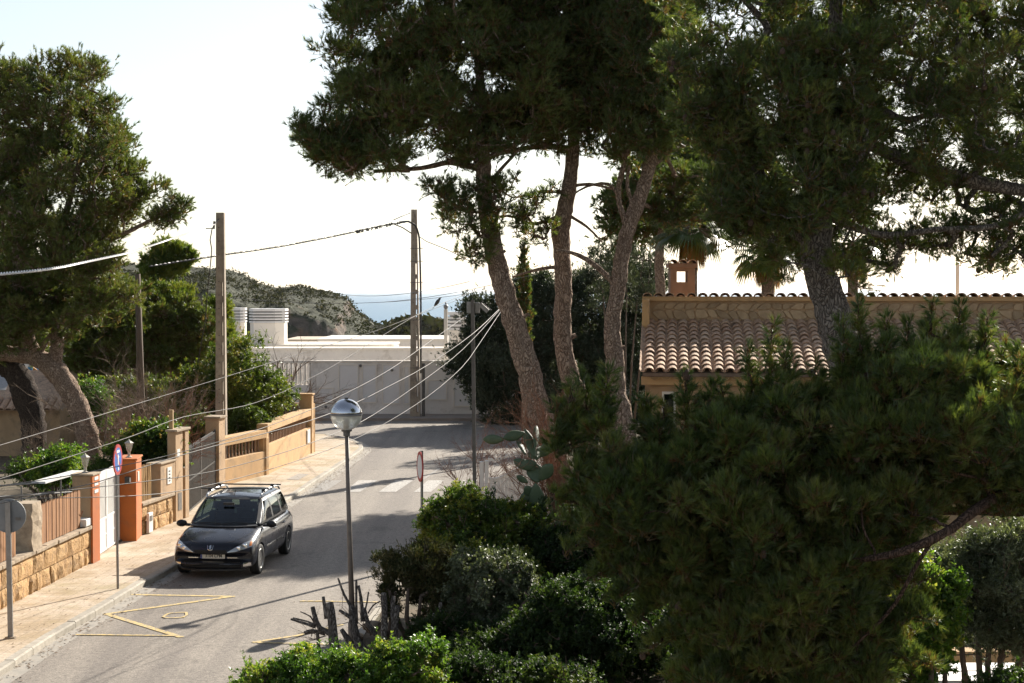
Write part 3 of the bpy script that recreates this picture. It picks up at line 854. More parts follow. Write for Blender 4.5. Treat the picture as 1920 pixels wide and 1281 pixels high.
props(MB().bar((pst.x, pst.y, 2.46), (pst.x, pst.y, 2.95), .10, .10).build('wooden_post', mat('pale_timber', (.45, .30, .14), (.36, .24, .11), 10, .8)), 'short square timber post standing on the tall beige pillar', 'post')
j0 = tpp+dr*(.55+.42)
tp2, t2p, t2q = tall_pillar(411, 918, .42, .6, 2.22, 'tall beige rendered pillar behind the nearer concrete utility pole', groove=False)
# dark gate
ga = j0-nr*.12; gb = Vector((t2p.x, t2p.y, 0))-nr*.12
dgt = empty('dark_gate', (ga.x, ga.y, 0), 'dark metal gate of thin vertical bars over black sheeting', 'gate')
dg = (gb-ga); Lg = dg.length; dg.normalize()
mb = MB(); obox(mb, ga, gb, .16, 1.86, -.05, -.035); mb.build('sheet', M['backing'], dgt)
for zz in (.15, .95, 1.80):
    mb = MB(); obox(mb, ga, gb, zz, zz+.04, -.03, .02); mb.build('rail', M['black_metal'], dgt)
for f in (0, .5, 1):
    c_ = ga+dg*(Lg*f); mb = MB(); obox(mb, c_-dg*.025, c_+dg*.025, .14, 1.9, -.03, .026); mb.build('stile', M['galv_dark'], dgt)
nb = int(Lg/.13)
for i in range(nb):
    c_ = ga+dg*(Lg*(i+.5)/nb); mb = MB(); obox(mb, c_-dg*.011, c_+dg*.011, .19, 1.80, -.012, .012); mb.build('bar', M['galv_dark'], dgt)

# --- ochre wall with railings
def ochre_bay(pa, pb, ztop, beam0, beam1, label, posts):
    pa = Vector((pa.x, pa.y, 0)); pb = Vector((pb.x, pb.y, 0)); d = (pb-pa); L_ = d.length; d.normalize()
    e = empty('ochre_wall', (pa.x, pa.y, 0), label, 'wall', 'ochre garden wall bays')
    mb = MB(); obox(mb, pa, pb, 0, ztop, -.30, 0); mb.build('plinth', M['render_ochre'], e, bevel=.012)
    mb = MB(); obox(mb, pa-d*.02, pb, ztop+.42, ztop+.42+.26, -.34, .02); mb.build('beam', M['render_ochre'], e, bevel=.012)
    for f in posts:
        c_ = pa+d*L_*f; mb = MB(); obox(mb, c_-d*.14, c_+d*.14, ztop+.001, ztop+.42, -.27, -.02); mb.build('stub_post', M['render_ochre'], e)
    nb = int(L_/.24)
    rail = mat('brown_railing', (.26, .15, .08), (.20, .12, .07), 10, .6) if 'brown_rail' not in M else M['brown_rail']; M['brown_rail'] = rail
    for i in range(nb):
        c_ = pa+d*(L_*(i+.5)/nb); mb = MB(); obox(mb, c_-d*.022, c_+d*.022, ztop, ztop+.422, -.155, -.11); mb.build('baluster', rail, e)
    return e, d
o0 = G(410, 912, PZ); o1 = G(500, 890, PZ); o2 = G(583, 850, PZ)
o0 = Vector((t2p.x, t2p.y, 0))+dr*2.62
o0 = G(421, 910, PZ)
e1, d1 = ochre_bay(o0, o1, .88, 0, 0, 'ochre garden wall bay with short railings, beside the nearer utility pole', [.98])
e2, d2_ = ochre_bay(o1+Vector((.02, .02, 0)), o2, 1.06, 0, 0, 'ochre garden wall bay with railings, running up to the street corner', [.02])
pz = Vector((o1.x, o1.y, 0)); mb = MB(); obox(mb, pz-d1*.10, pz+d1*.12, 0, 1.30, -.33, .035); mb.build('pilaster', M['render_ochre'], e1, bevel=.01)
# corner post
cp = Vector((o2.x, o2.y, 0))
e3 = empty('corner_post', (cp.x, cp.y, 0), 'square ochre post ending the garden wall at the street corner', 'post')
mb = MB(); obox(mb, cp-d2_*.02, cp+d2_*.33, 0, 2.22, -.42, .04); mb.build('shaft', M['render_ochre'], e3, bevel=.012)
mb = MB(); obox(mb, cp-d2_*.06, cp+d2_*.37, 2.222, 2.28, -.46, .08); mb.build('cap', M['render_ochre'], e3, bevel=.012)
bx = cp-d2_*.85
mb = MB(); obox(mb, bx, bx+d2_*.5, .55, 1.02, .002, .05); props(mb.build('notice_box', M['white_metal'], bevel=.01), 'white flat box mounted on the ochre wall near the corner post', 'box')
# back return of the wall along the cross street
rt0 = cp+d2_*.3; rt1 = Vector((-16, rt0.y+2.6, 0))
e4 = empty('return_wall', (rt0.x, rt0.y, 0), 'ochre wall turning away from the corner post along the cross street', 'wall')
mb = MB(); obox(mb, rt1, rt0, 0, 1.9, -.25, -.01); mb.build('panel', M['render_ochre'], e4)
nb = 16
# --- garden ground
mb = MB()
ring_ = [(-9.95, 20), (gA.x-.2, gA.y), (gB.x-.3, gB.y), (r1.x-.35, r1.y), (t2p.x-.3, t2p.y), (o0.x-.3, o0.y), (o1.x-.3, o1.y), (o2.x-.4, o2.y), (rt1.x, rt1.y-.2), (-60, rt1.y+4), (-60, 20)]
mb.prism(ring_, -.02, .16); mb.build('garden_ground', M['soil'], kind='structure')

# white sloping board (canopy edge) over a thin metal rail behind the fence
e = empty('garden_canopy', tuple(P(75, 905, 37.4)), 'white sloping board of a low canopy behind the picket fence', 'canopy')
a = P(72, 905, 36.6); b = P(146, 884, 39.4)
mb = MB(); mb.bar(a, b, .30, .045); mb.build('roof_board', M['white_metal'], e)
mb = MB(); a2 = P(-30, 934, 36.5); b2 = P(146, 922, 39.6); mb.tube([a2, b2], .018, 6); a2 = P(-30, 913, 36.5); b2 = P(72, 906, 36.6); mb.tube([a2, b2], .018, 6); mb.build('rail', M['galv'], e)
for px in (114, 40):
    t = P(px, 893 if px > 60 else 912, 37.8); mb = MB(); mb.tube([(t.x, t.y, .16), t], .018, 6); mb.build('post', M['galv'], e)
# ================================================================== POLES, SIGNS, LAMP, CABLES
def hpole(name, px, base_y, D, top_px, top_y, w0, w1, label, holes=True):
    b = P(px, base_y, D); t = P(top_px, top_y, D); b.z = .1
    e = empty(name, tuple(b), label, 'utility pole', 'concrete utility poles')
    H = t.z-b.z
    # H section: two flanges and a web with openings on the street side
    def ring(z, w):
        f = (z-b.z)/H; c_ = b.lerp(t, f); return c_, w
    mb = MB(); n = 24
    for s_ in (-1, 1):
        V = []
        for f, w in ((0, w0), (1, w1)):
            c_ = b.lerp(t, f)
            x0, x1 = (c_.x-w/2, c_.x+w/2*.28) if s_ < 0 else (c_.x+w/2*.62, c_.x+w/2)
            y0, y1 = c_.y-w*.5, c_.y+w*.5
            if s_ > 0: y0, y1 = c_.y-w*.5, c_.y-w*.5+w
            V += [(x0, y0, c_.z), (x1, y0, c_.z), (x1, y1, c_.z), (x0, y1, c_.z)]
        mb.add(V, [(0, 3, 2, 1), (4, 5, 6, 7), (0, 1, 5, 4), (1, 2, 6, 5), (2, 3, 7, 6), (3, 0, 4, 7)])
    mb.build('flange', M['concrete'], e, bevel=.01)
    # rungs filling the recess, leaving slots low down
    mb = MB(); k = 0; z = 0
    while z < 1:
        slot = z < .68
        hgt = .022 if slot else .35
        z2 = min(1, z+hgt)
        c0, c1 = b.lerp(t, z), b.lerp(t, z2); wA = w0+(w1-w0)*z
        for_x0 = c0.x+wA*.5*.28-.002; for_x1 = c0.x+wA*.5*.62+.002
        mb.box(for_x0, for_x1, c0.y-wA*.46, c0.y+wA*.46, c0.z, c1.z)
        z = z2+(.052 if slot else 0)
    mb.build('rung', M['concrete'], e)
    mb = MB()
    zz = .1
    for i in range(int(H/.42)):
        f = i*.42/H; c_ = b.lerp(t, f); wA = w0+(w1-w0)*f
        mb.lathe([(.016, 0), (.016, .012)], (c_.x-wA*.12, c_.y-wA*.5-.011, c_.z+.3), 8, 'y')
    mb.build('bolt_hole', M['black_metal'], e, kind=None)
    return e, b, t
pole1, p1b, p1t = hpole('utility_pole', 415.5, 905, 54.2, 413.5, 399, .34, .25, 'nearer tan concrete utility pole beside the ochre wall, with slotted edge')
pole2, p2b, p2t = hpole('utility_pole', 779, 783, 81.0, 776.5, 393, .48, .27, 'farther grey concrete utility pole in front of the white wall')
# conduit on the far pole
mb = MB(); cx = p2b.x+.38
mb.tube([(cx, p2b.y-.1, .13), (cx, p2b.y-.1, 2.6)], .075, 8)
mb.build('conduit', M['galv_dark'], pole2)
mb = MB()
q = [P(789, 700, 80.8), P(789, 560, 80.8), P(787, 470, 80.8), P(785, 440, 80.8), P(778, 422, 80.6), P(766, 415.5, 80.4), P(750, 417, 80)]
mb.tube(smooth_line(q, .2), .045, 7); mb.build('riser_cable', M['cable_black'], pole2)
mb = MB()
for y in (466, 490, 530, 600, 690):
    c_ = P(781, y, 80.7); mb.bar((c_.x-.3, c_.y-.05, c_.z), (c_.x+.3, c_.y-.05, c_.z), .03, .03)
mb.build('strap', M['galv_dark'], pole2)
# timber pole left
e = empty('timber_pole', tuple(G(266, 800, .16)*1.0), 'thin dark timber pole rising among the pines at left', 'utility pole')
a = P(267, 790, 57.0); a.z = .1; b = P(258, 514, 57.0); e.location = a
MB().tube([a, a.lerp(b, .5), b], [.15, .12, .09], 10, rough=.05).build('shaft', M['wood_pole'], e, smooth=True)

# galvanised post with junction boxes (right of centre)
jb = P(891, 905, 40); jb.z = .1; jt = P(886, 563, 40)
e = empty('steel_post', tuple(jb), 'slim dark steel post with two junction boxes where the cables meet', 'post')
mb = MB(); mb.bar(jb, jt, .085, .085); mb.build('shaft', M['galv_dark'], e)
mb = MB(); c_ = P(880, 577, 40.05); mb.box(c_.x-.06, c_.x+.06, c_.y-.06, c_.y+.08, c_.z-.13, c_.z+.13); mb.build('junction_box', M['galv'], e, bevel=.008)
mb = MB(); c_ = P(895, 577, 40.1); mb.box(c_.x-.055, c_.x+.055, c_.y-.06, c_.y+.08, c_.z-.13, c_.z+.12); mb.build('junction_box', M['galv'], e, bevel=.008)
mb = MB(); c_ = P(910, 578, 40.0); c2 = P(900, 568, 40.0); mb.bar(c2+Vector((0, 0, -.03)), c_+Vector((.06, 0, -.08)), .16, .10); mb.bar(P(898, 572, 39.9), P(906, 565, 39.9), .02); mb.bar(P(908, 570, 39.9), P(922, 582, 39.9), .02); mb.build('bracket', M['galv'], e)

# ---- street lamp
lb = G(661, 1206, .1); lt = P(650, 812, lb.y)
lamp = empty('street_lamp', tuple(lb), 'globe street lamp with mirrored upper half on a tall thin steel pole', 'street lamp')
mb = MB(); mb.tube([lb, lb+Vector((0, 0, .35))], .075, 12); mb.tube([lb+Vector((0, 0, .30)), lb.lerp(lt, .5), lt], [.05, .042, .032], 12); mb.build('pole', M['lamp_pole'] if 'lamp_pole' in M else mat('lamp_pole_paint', (.20, .16, .13), (.15, .12, .10), 8, .55), lamp, smooth=True)
mb = MB(); mb.lathe([(.03, -.06), (.055, -.05), (.06, .02), (.09, .03), (.09, .06), (.0, .061)], tuple(lt), 16); mb.build('collar', M['galv_dark'], lamp)
gr = .265; gc = lt+Vector((-.005, 0, .06+gr*.93))
pr = [(gr*math.cos(R(a)), gr*math.sin(R(a))) for a in range(4, 90, 6)]+[(0.001, gr)]
m_, nt_, N_, L_, b_ = nodes('mirrored_dome'); b_.inputs['Base Color'].default_value = (.62, .63, .66, 1); b_.inputs['Metallic'].default_value = 1; b_.inputs['Roughness'].default_value = .2
bump(nt_, noise_n(nt_, 4, 3, .5), .25, .02, b_)
MB().lathe(pr, tuple(gc), 32).build('upper_dome', m_, lamp, smooth=True)
m_, nt_, N_, L_, b_ = nodes('lamp_globe'); b_.inputs['Base Color'].default_value = (.80, .78, .72, 1); b_.inputs['Roughness'].default_value = .3; b_.inputs['Transmission Weight'].default_value = .45; b_.inputs['IOR'].default_value = 1.2
pr = [(gr*math.cos(R(a)), gr*math.sin(R(a))) for a in range(-78, 4, 6)]
MB().lathe([(0.02, -gr*.985)]+pr+[(gr*.97, gr*.03), (gr*.9, gr*.03)], tuple(gc), 32).build('lower_globe', m_, lamp, smooth=True)
MB().lathe([(gr*1.02, -.012), (gr*1.03, 0), (gr*1.02, .014), (gr*.99, .015)], tuple(gc), 32).build('rim', M['galv'], lamp, smooth=True)
MB().lathe([(.04, -.2), (.05, -.05), (.04, .0), (0, .01)], tuple(gc), 12).build('lamp_holder', M['white_metal'], lamp, smooth=True)
MB().lathe([(.035, gr-.004), (.03, gr+.02), (.0, gr+.025)], tuple(gc), 10).build('finial', M['galv_dark'], lamp)

# ---- road signs
M['sign_red'] = mat('sign_red', (.45, .035, .03), (.38, .03, .025), 5, .5)
M['sign_blue'] = mat('sign_blue', (.03, .14, .48), (.03, .11, .40), 5, .45)
M['sign_white'] = mat('sign_white', (.72, .72, .72), (.66, .66, .66), 5, .5)
M['sign_back'] = mat('sign_back_grey', (.22, .23, .24), (.17, .18, .19), 5, .55, metal=.2)
def disc_sign(base, top, cz, r, yaw, label, face, post=.05, square=False, extra=None):
    e = empty('road_sign', tuple(base), label, 'road sign')
    mb = MB()
    if square: mb.bar(base, top, post, post*.5)
    else: mb.tube([base, top], post/2, 10)
    mb.build('post', M['galv'], e)
    f = (cz-base.z)/(top.z-base.z); c_ = base.lerp(top, f)
    n = Vector((math.sin(yaw), -math.cos(yaw), 0)); s_ = Vector((math.cos(yaw), math.sin(yaw), 0))
    c_ = c_+n*(post/2+.012)
    def disc(r0, r1, off, th=.003, nn=40):
        mb = MB(); V = []; F = []
        for k in range(nn):
            a = 2*math.pi*k/nn; d = s_*math.cos(a)+Vector((0, 0, 1))*math.sin(a)
            V += [c_+d*r0+n*off, c_+d*r1+n*off, c_+d*r1+n*(off+th), c_+d*r0+n*(off+th)]
        for k in range(nn):
            a = k*4; b2 = ((k+1) % nn)*4
            for j in range(4): F.append((a+j, a+(j+1) % 4, b2+(j+1) % 4, b2+j))
        return mb.add(V, F)
    disc(.001, r, -.012, .012).build('plate', M['sign_back'], e)
    disc(r-.012, r+.004, -.016, .022).build('edge', M['sign_red'] if face != 'grey' else M['sign_back'], e)
    if face == 'park':
        disc(r*.80, r*.985, .002).build('ring', M['sign_red'], e)
        disc(.001, r*.795, .0015).build('field', M['sign_blue'], e)
    elif face == 'white':
        disc(r*.80, r*.985, .002).build('ring', M['sign_red'], e); disc(.001, r*.795, .0015).build('field', M['sign_white'], e)
    else: disc(.001, r*.98, .001).build('face', M['sign_white'], e)
    def plate(u0, u1, v0, v1, m, off=.006, slant=0):
        mb = MB(); V = []
        for o_ in (off, off+.002):
            for (u, v) in ((u0, v0), (u1, v0), (u1+slant, v1), (u0+slant, v1)): V.append(c_+s_*u+Vector((0, 0, v))+n*o_)
        mb.add(V, [(0, 3, 2, 1), (4, 5, 6, 7), (0, 1, 5, 4), (1, 2, 6, 5), (2, 3, 7, 6), (3, 0, 4, 7)]); return mb.build('symbol', m, e)
    if face == 'park':
        plate(-.10, .10, .135, .19, M['sign_white'])
        plate(-.03, .03, -.10, .055, M['sign_white'])
        mb = MB(); V = [c_+s_*u+Vector((0, 0, v))+n*.0062 for u, v in ((-.08, .04), (.08, .04), (0, .115))]; mb.add(V, [(0, 1, 2)]); mb.build('arrow', M['sign_white'], e)
        plate(-.02, .05, -.21, -.15, M['sign_white'])
        mb = MB(); mb.bar(c_+s_*(-.165)+Vector((0, 0, .165))+n*.0052, c_+s_*.165+Vector((0, 0, -.165))+n*.0052, .05, .003, up=n); mb.build('slash', M['sign_red'], e)
    return e, c_, n, s_
b = G(221, 1103.5, PZ); t = P(219, 838, b.y)
disc_sign(b, Vector((b.x-.02, b.y, t.z)), P(221, 862, b.y).z, .30, R(87), 'no parking sign with red ring and blue field, turned nearly edge-on beside the white gate', 'park', .05)
b = G(20, 1196, PZ); t = P(18, 940, b.y)
sg, c_, n_, s_ = disc_sign(b, Vector((b.x-.03, b.y, t.z)), P(18, 968, b.y).z, .285, R(184), 'round sign seen from its plain grey back, at the far left kerb', 'grey', .085, True)
mb = MB(); q = P(34, 973, b.y-.02); mb.box(q.x-.045, q.x+.045, b.y-.022, b.y-.019, q.z-.025, q.z+.025); mb.build('maker_plate', M['galv_dark'], sg)
mb = MB(); mb.lathe([(.10, 0), (.09, .02), (0, .025)], tuple(b), 10); mb.build('footing', M['coping'], sg)
sb = Vector((-1.745, 33.4, .1)); st_ = P(791, 845, 33.4)
disc_sign(sb, st_, P(789, 875, 33.4).z, .29, R(-76), 'red rimmed round sign seen edge-on above the hedge right of the road', 'white', .055)

# ---- cables
M['cable_white'] = mat('pale_cable', (.62, .60, .57), (.5, .48, .46), 20, .4)
def sag(a, b, s, n=24):
    return [a.lerp(b, k/n)+Vector((0, 0, -s*4*(k/n)*(1-k/n))) for k in range(n+1)]
def cable(pts, r, m, label, twisted=False, name='cable', group=None):
    mb = MB()
    if twisted:
        for ph in (0, math.pi):
            out = []; L_ = 0
            fine = []
            for a, b in zip(pts, pts[1:]):
                k = max(1, int((b-a).length/.06))
                fine += [a.lerp(b, i/k) for i in range(k)]
            fine.append(pts[-1])
            for i, p in enumerate(fine):
                t = (fine[min(i+1, len(fine)-1)]-fine[max(i-1, 0)]).normalized()
                u = t.cross(Vector((0, 0, 1))).normalized(); v = u.cross(t); a = i*.06/.42*2*math.pi+ph
                out.append(p+(u*math.cos(a)+v*math.sin(a))*r*.8)
            mb.tube(out, r*.75, 5)
    else: mb.tube(pts, r, 6)
    return mb.build(name, m, label=label, cat='cable', group=group)
# heavy twisted cable from left foreground to the nearer pole
a = P(-80, 520, 17); b = P(245, 474, 34); h = P(402, 421, 53.5)
pts = smooth_line([P(-80, 519, 19), P(0, 514, 22.5), P(120, 500, 28), P(245, 473.5, 37), P(330, 445, 46), h], .6)
cable(pts, .016, M['cable_white'], 'thick pale twisted cable hanging from the upper left to the nearer utility pole', True)
mb = MB(); hk = P(402, 421, 53.6); tp_ = P(411, 410, 54.1)
mb.bar(tp_, hk, .03); mb.bar(hk+Vector((0, 0, .10)), hk+Vector((-.02, 0, -.14)), .06); mb.bar(hk+Vector((-.02, 0, -.12)), hk+Vector((-.28, 0, -.13)), .025)
mb.build('cable_clamp', M['galv_dark'], pole1)
cable(smooth_line([P(398, 427, 53.6), P(394, 450, 53.8), P(397, 468, 54), P(392, 520, 54.5), P(388, 560, 55), P(385, 600, 55.5), P(378, 640, 56), P(371, 680, 56.5)], .5), .018, M['cable_black'], 'loose black cable dangling beside the nearer utility pole')
# black bundle between the poles
pts = smooth_line([P(280, 500, 66), P(372, 485, 68), P(424, 477, 69.5), P(520, 463, 73), P(600, 448, 75.5), P(650, 438, 77), P(700, 426.5, 78.5), P(740, 419.5, 79.6), P(762, 416, 80.2)], .8)
cable(pts, .028, M['cable_black'], 'black bundled cable sagging up to the top of the farther utility pole', True)
mb = MB()
for k in range(26):
    f = random.uniform(0, 1); q = P(650+100*f, 439.5-21.5*f, 77.0+2.6*f); mb.bar(q+Vector((0, 0, -.06)), q+Vector((random.uniform(-.1, .1), 0, .08)), .045)
mb.build('cable_ties', M['cable_black'], pole2, kind='stuff')
cable([P(733, 418, 79.4), P(755, 427, 80), P(771, 437.5, 80.7)], .03, M['cable_black'], 'short stay running from the black bundle to the farther pole, lower one')
cable([P(738, 412.5, 79.4), P(755, 405, 80), P(769, 399.5, 80.7)], .024, M['cable_black'], 'short stay running from the black bundle to the farther pole, upper one')
cable(smooth_line([P(788, 445, 81), P(800, 453, 80), P(840, 469, 78), P(900, 500, 74)], .8), .02, M['cable_black'], 'thin dark cable leaving the farther pole to the right, into the pines')
# hanging fan of service cables from the steel post
N0 = P(935, 583, 42)
def fan(px_pts, label, r=.0062):
    cable(smooth_line([P(*p) for p in px_pts], .6), r, M['cable_grey'], label, group='service cables crossing the street')
fan([(880, 588, 40), (800, 645, 36.5), (728, 695, 34), (650, 737, 32), (584, 768, 30.5), (498, 801, 29), (420, 826, 27.5), (300, 858, 26), (173, 884, 24), (60, 903, 22.5), (-60, 918, 21)], 'pale service cable leaving the steel post just under its junction boxes')
fan([(938, 578, 42), (884, 628, 39), (800, 686, 36.5), (728, 725, 34.6), (662, 758, 33), (584, 788, 31), (500, 812, 29.5), (400, 837, 28), (300, 866, 26.5), (180, 905, 25), (80, 928, 24), (-60, 957, 22.5)], 'pale service cable crossing behind the lamp globe, coming from the leaning pine', .0075)
fan([(938, 580, 42), (868, 655, 39), (793, 714, 36.5), (700, 778, 34), (640, 808, 32), (540, 846, 30), (400, 884, 28), (280, 902, 26.5), (150, 917, 25), (0, 932, 23.5), (-60, 937, 23)], 'pale service cable passing right of the lamp globe towards the left fence')
fan([(940, 583, 42), (895, 650, 39.5), (865, 690, 38), (800, 745, 36), (708, 802, 33.8), (620, 842, 32), (500, 882, 30), (400, 908, 28.5), (300, 926, 27), (160, 933, 25), (-60, 935, 23)], 'lowest pale service cable, sagging nearly to the road above the car')
fan([(925, 535, 52), (860, 557, 49), (787, 588, 46), (700, 640, 43), (600, 700, 40), (480, 755, 37), (344, 782, 33), (250, 817, 30.5), (120, 860, 28), (0, 898, 26), (-60, 915, 25)], 'pale cable crossing in front of the farther pole at sea level, carrying the bird')
fan([(862, 561, 48.8), (780, 592, 46.5), (700, 622, 44.5), (560, 664, 42), (396, 715, 38), (271, 753, 35), (173, 783, 32), (80, 811, 30), (0, 835, 28.5), (-60, 852, 27)], 'uppermost pale cable slanting down to the left in front of the leaning trunk')
for (q0, q1, s, lab) in (((640, 552, 90), (880, 528, 60), .25, 'faint thin wire crossing the sky over the sea horizon'), ((690, 568, 90), (1000, 515, 60), .2, 'faint thin wire rising right across the sea and trunks'), ((430, 558, 80), (940, 540, 90), .5, 'faint thin wire crossing the headland cliffs')):
    cable(sag(P(*q0), P(*q1), s), .011, M['cable_black'], lab)
# bird on the cable
bp = P(820, 573.5, 47.4)
e = empty('bird', tuple(bp), 'small black bird perched on the cable over the sea', 'bird')
pr = [(.002, -.16), (.018, -.13), (.04, -.07), (.05, 0), (.045, .05), (.03, .085), (.032, .11), (.022, .135), (.002, .15)]
mb = MB(); mb.lathe(pr, (0, 0, 0), 10)
rot = Matrix.Rotation(R(35), 3, 'Y')
V = [tuple(rot @ Vector(v)+bp+Vector((0, 0, .1))) for v in mb.v]
m2 = MB(); m2.add(V, mb.f); m2.build('body', M['cable_black'], e, smooth=True)
hd = rot @ Vector((0, 0, .15)); hh = bp+Vector((0, 0, .1))+hd
MB().add([hh+Vector((0, -.01, .01)), hh+Vector((0, .01, .01)), hh+Vector((.05, 0, 0)), hh+Vector((0, 0, -.012))], [(0, 1, 2), (1, 3, 2), (3, 0, 2), (0, 3, 1)]).build('beak', M['galv_dark'], e)
tl = rot @ Vector((0, 0, -.13)); tt = bp+Vector((0, 0, .1))+tl
mb = MB(); mb.bar(tt, tt+(rot @ Vector((0, 0, -.10))), .035, .01); mb.build('tail', M['cable_black'], e)
# ================================================================== THE PARKED CAR
# local frame: x across, y = distance behind the front bumper, z up
CAR_YAW = R(-5.0)
car = empty('parked_car', (-6.27, 35.80, 0), 'dark navy estate car with black crossbars on silver roof rails, parked by the left kerb', 'car', rz=CAR_YAW)
def carpaint():
    m, nt, N, L, b = nodes('navy_car_paint')
    b.inputs['Base Color'].default_value = (.010, .012, .022, 1); b.inputs['Metallic'].default_value = .15
    b.inputs['Roughness'].default_value = .32; b.inputs['Specular IOR Level'].default_value = .3; b.inputs['Coat Weight'].default_value = .6; b.inputs['Coat Roughness'].default_value = .06
    d = ramp(nt, noise_n(nt, 3, 5, .7), [(.4, (.006, .007, .014)), (.75, (.014, .015, .022))]); L.new(d, b.inputs['Base Color'])
    rr = ramp(nt, noise_n(nt, 5, 5, .7), [(.35, .24), (.7, .42)]); L.new(rr, b.inputs['Roughness'])
    return m
M['car'] = carpaint()
def simple(name, c, rough=.5, metal=0, coat=0, trans=0, spec=.5):
    m, nt, N, L, b = nodes(name); b.inputs['Base Color'].default_value = (*c, 1); b.inputs['Roughness'].default_value = rough
    b.inputs['Metallic'].default_value = metal; b.inputs['Coat Weight'].default_value = coat; b.inputs['Transmission Weight'].default_value = trans
    b.inputs['Specular IOR Level'].default_value = spec; return m
def car_glass():
    m, nt, N, L, b = nodes('car_glass')
    tr = N.new('ShaderNodeBsdfTransparent'); tr.inputs[0].default_value = (.30, .38, .36, 1)
    gl = N.new('ShaderNodeBsdfGlossy'); gl.inputs['Roughness'].default_value = .03; gl.inputs[0].default_value = (.9, .95, 1, 1)
    fr = N.new('ShaderNodeFresnel'); fr.inputs[0].default_value = 1.55
    mx = N.new('ShaderNodeMixShader'); L.new(fr.outputs[0], mx.inputs[0]); L.new(tr.outputs[0], mx.inputs[1]); L.new(gl.outputs[0], mx.inputs[2])
    L.new(mx.outputs[0], N['Material Output'].inputs[0]); return m
M['glass_car'] = car_glass()
M['cloth'] = mat('seat_cloth', (.09, .09, .095), (.06, .06, .065), 30, .9)
M['dash'] = mat('dashboard_plastic', (.05, .05, .05), (.04, .04, .04), 20, .6)
M['trim'] = simple('black_plastic', (.014, .014, .015), .45)
M['gap'] = simple('panel_gap', (.003, .003, .003), .9)
M['chrome'] = simple('chrome', (.62, .62, .62), .22, 1)
M['railm'] = simple('silver_rail', (.62, .61, .60), .35, .6)
M['tyre'] = mat('tyre_rubber', (.016, .016, .016), (.03, .028, .026), 12, .85)
M['alloy'] = simple('alloy_rim', (.42, .41, .40), .32, .85)
M['lampglass'] = simple('headlamp_glass', (.50, .52, .52), .08, .35, 1, .35)
M['lampin'] = simple('headlamp_reflector', (.75, .76, .78), .15, 1)
M['amber'] = simple('amber_lens', (.55, .17, .02), .2)
M['red_lens'] = simple('red_lens', (.35, .01, .01), .2)
M['plate_w'] = simple('number_plate_white', (.82, .80, .72), .5)
M['plate_b'] = simple('number_plate_blue', (.05, .08, .30), .5)

def warp(u, v):
    front = .36*(abs(v)/.88)**3.2*max(0, 1-u/1.35)
    rear = -.16*(abs(v)/.88)**3.0*max(0, (u-3.5)/.92)
    return u+front+rear
ST = [ # u, halfwidth, z low, z top centre
 (0.00, .80, .36, .52), (0.012, .83, .27, .60), (0.05, .85, .21, .675), (.10, .862, .19, .735), (.17, .87, .18, .775), (.30, .875, .18, .82), (.5, .88, .18, .875), (.75, .88, .18, .93),
 (1.0, .88, .18, .975), (1.25, .88, .18, .99), (1.6, .88, .18, .985), (2.2, .882, .18, .985), (2.8, .882, .18, .99), (3.4, .88, .18, 1.0), (3.9, .87, .19, 1.01), (4.15, .86, .20, 1.01), (4.30, .85, .23, .98), (4.385, .84, .28, .90), (4.42, .81, .36, .78)]
def section(u, wd, zl, zt):
    h = zt-zl
    pts = [(0, zl), (wd*.55, zl), (wd*.86, zl+.01), (wd*.975, zl+h*.14), (wd, zl+h*.38), (wd*.998, zl+h*.58), (wd*.975, zl+h*.78), (wd*.93, zl+h*.90), (wd*.82, zl+h*.965), (wd*.5, zl+h*.995), (0, zt)]
    return pts
def body_mesh():
    V = []; F = []; K = None
    for (u, wd, zl, zt) in ST:
        half = section(u, wd, zl, zt)
        full = half + [(-v, z) for v, z in reversed(half[1:-1])]
        K = len(full)
        V += [(v, warp(u, v), z) for v, z in full]
    n = len(ST)
    for i in range(n-1):
        for k in range(K):
            k2 = (k+1) % K; F.append((i*K+k, i*K+k2, (i+1)*K+k2, (i+1)*K+k))
    # end caps as fans of quads: strip across
    def cap(base, flip):
        h = K//2
        for a in range(0, h):
            i0 = base+a; i1 = base+a+1; j0 = base+(K-a) % K; j1 = base+(K-a-1) % K
            f = [i0, i1, j1, j0]
            f = list(dict.fromkeys(f))
            if len(f) >= 3: F.append(tuple(f if flip else reversed(f)))
    cap(0, False); cap((n-1)*K, True)
    return V, F
def make_sub(V, F, lvl):
    me = bpy.data.meshes.new('tmp'); me.from_pydata(V, [], F)
    o = bpy.data.objects.new('tmp', me); link(o)
    bm = bmesh.new(); bm.from_mesh(me); bmesh.ops.recalc_face_normals(bm, faces=bm.faces); bm.to_mesh(me); bm.free()
    m = o.modifiers.new('s', 'SUBSURF'); m.levels = lvl; m.render_levels = lvl
    return o
def bake(o, name, drop=()):
    bpy.context.view_layer.update()
    dg = bpy.context.evaluated_depsgraph_get()
    me = bpy.data.meshes.new_from_object(o.evaluated_get(dg), depsgraph=dg); me.name = name
    for x in (o,)+tuple(drop):
        bpy.data.objects.remove(x, do_unlink=True)
    return me
V, F = body_mesh(); bo = make_sub(V, F, 2)
bme0 = bake(bo, 'body_solid')
bo = bpy.data.objects.new('tmp', bme0); link(bo)
cuts = []
for uy in (.90, 3.62):
    for s_ in (-1, 1):
        mb = MB(); mb.lathe([(.352, -.22), (.352, .22)], (s_*.82, uy, .315), 40, 'x'); c_ = mb.build('cut', None)
        bm = bmesh.new(); bm.from_mesh(c_.data); bmesh.ops.recalc_face_normals(bm, faces=bm.faces); bm.to_mesh(c_.data); bm.free()
        md = bo.modifiers.new('b', 'BOOLEAN'); md.operation = 'DIFFERENCE'; md.object = c_; md.solver = 'EXACT'; cuts.append(c_)
bme = bake(bo, 'body', tuple(cuts))
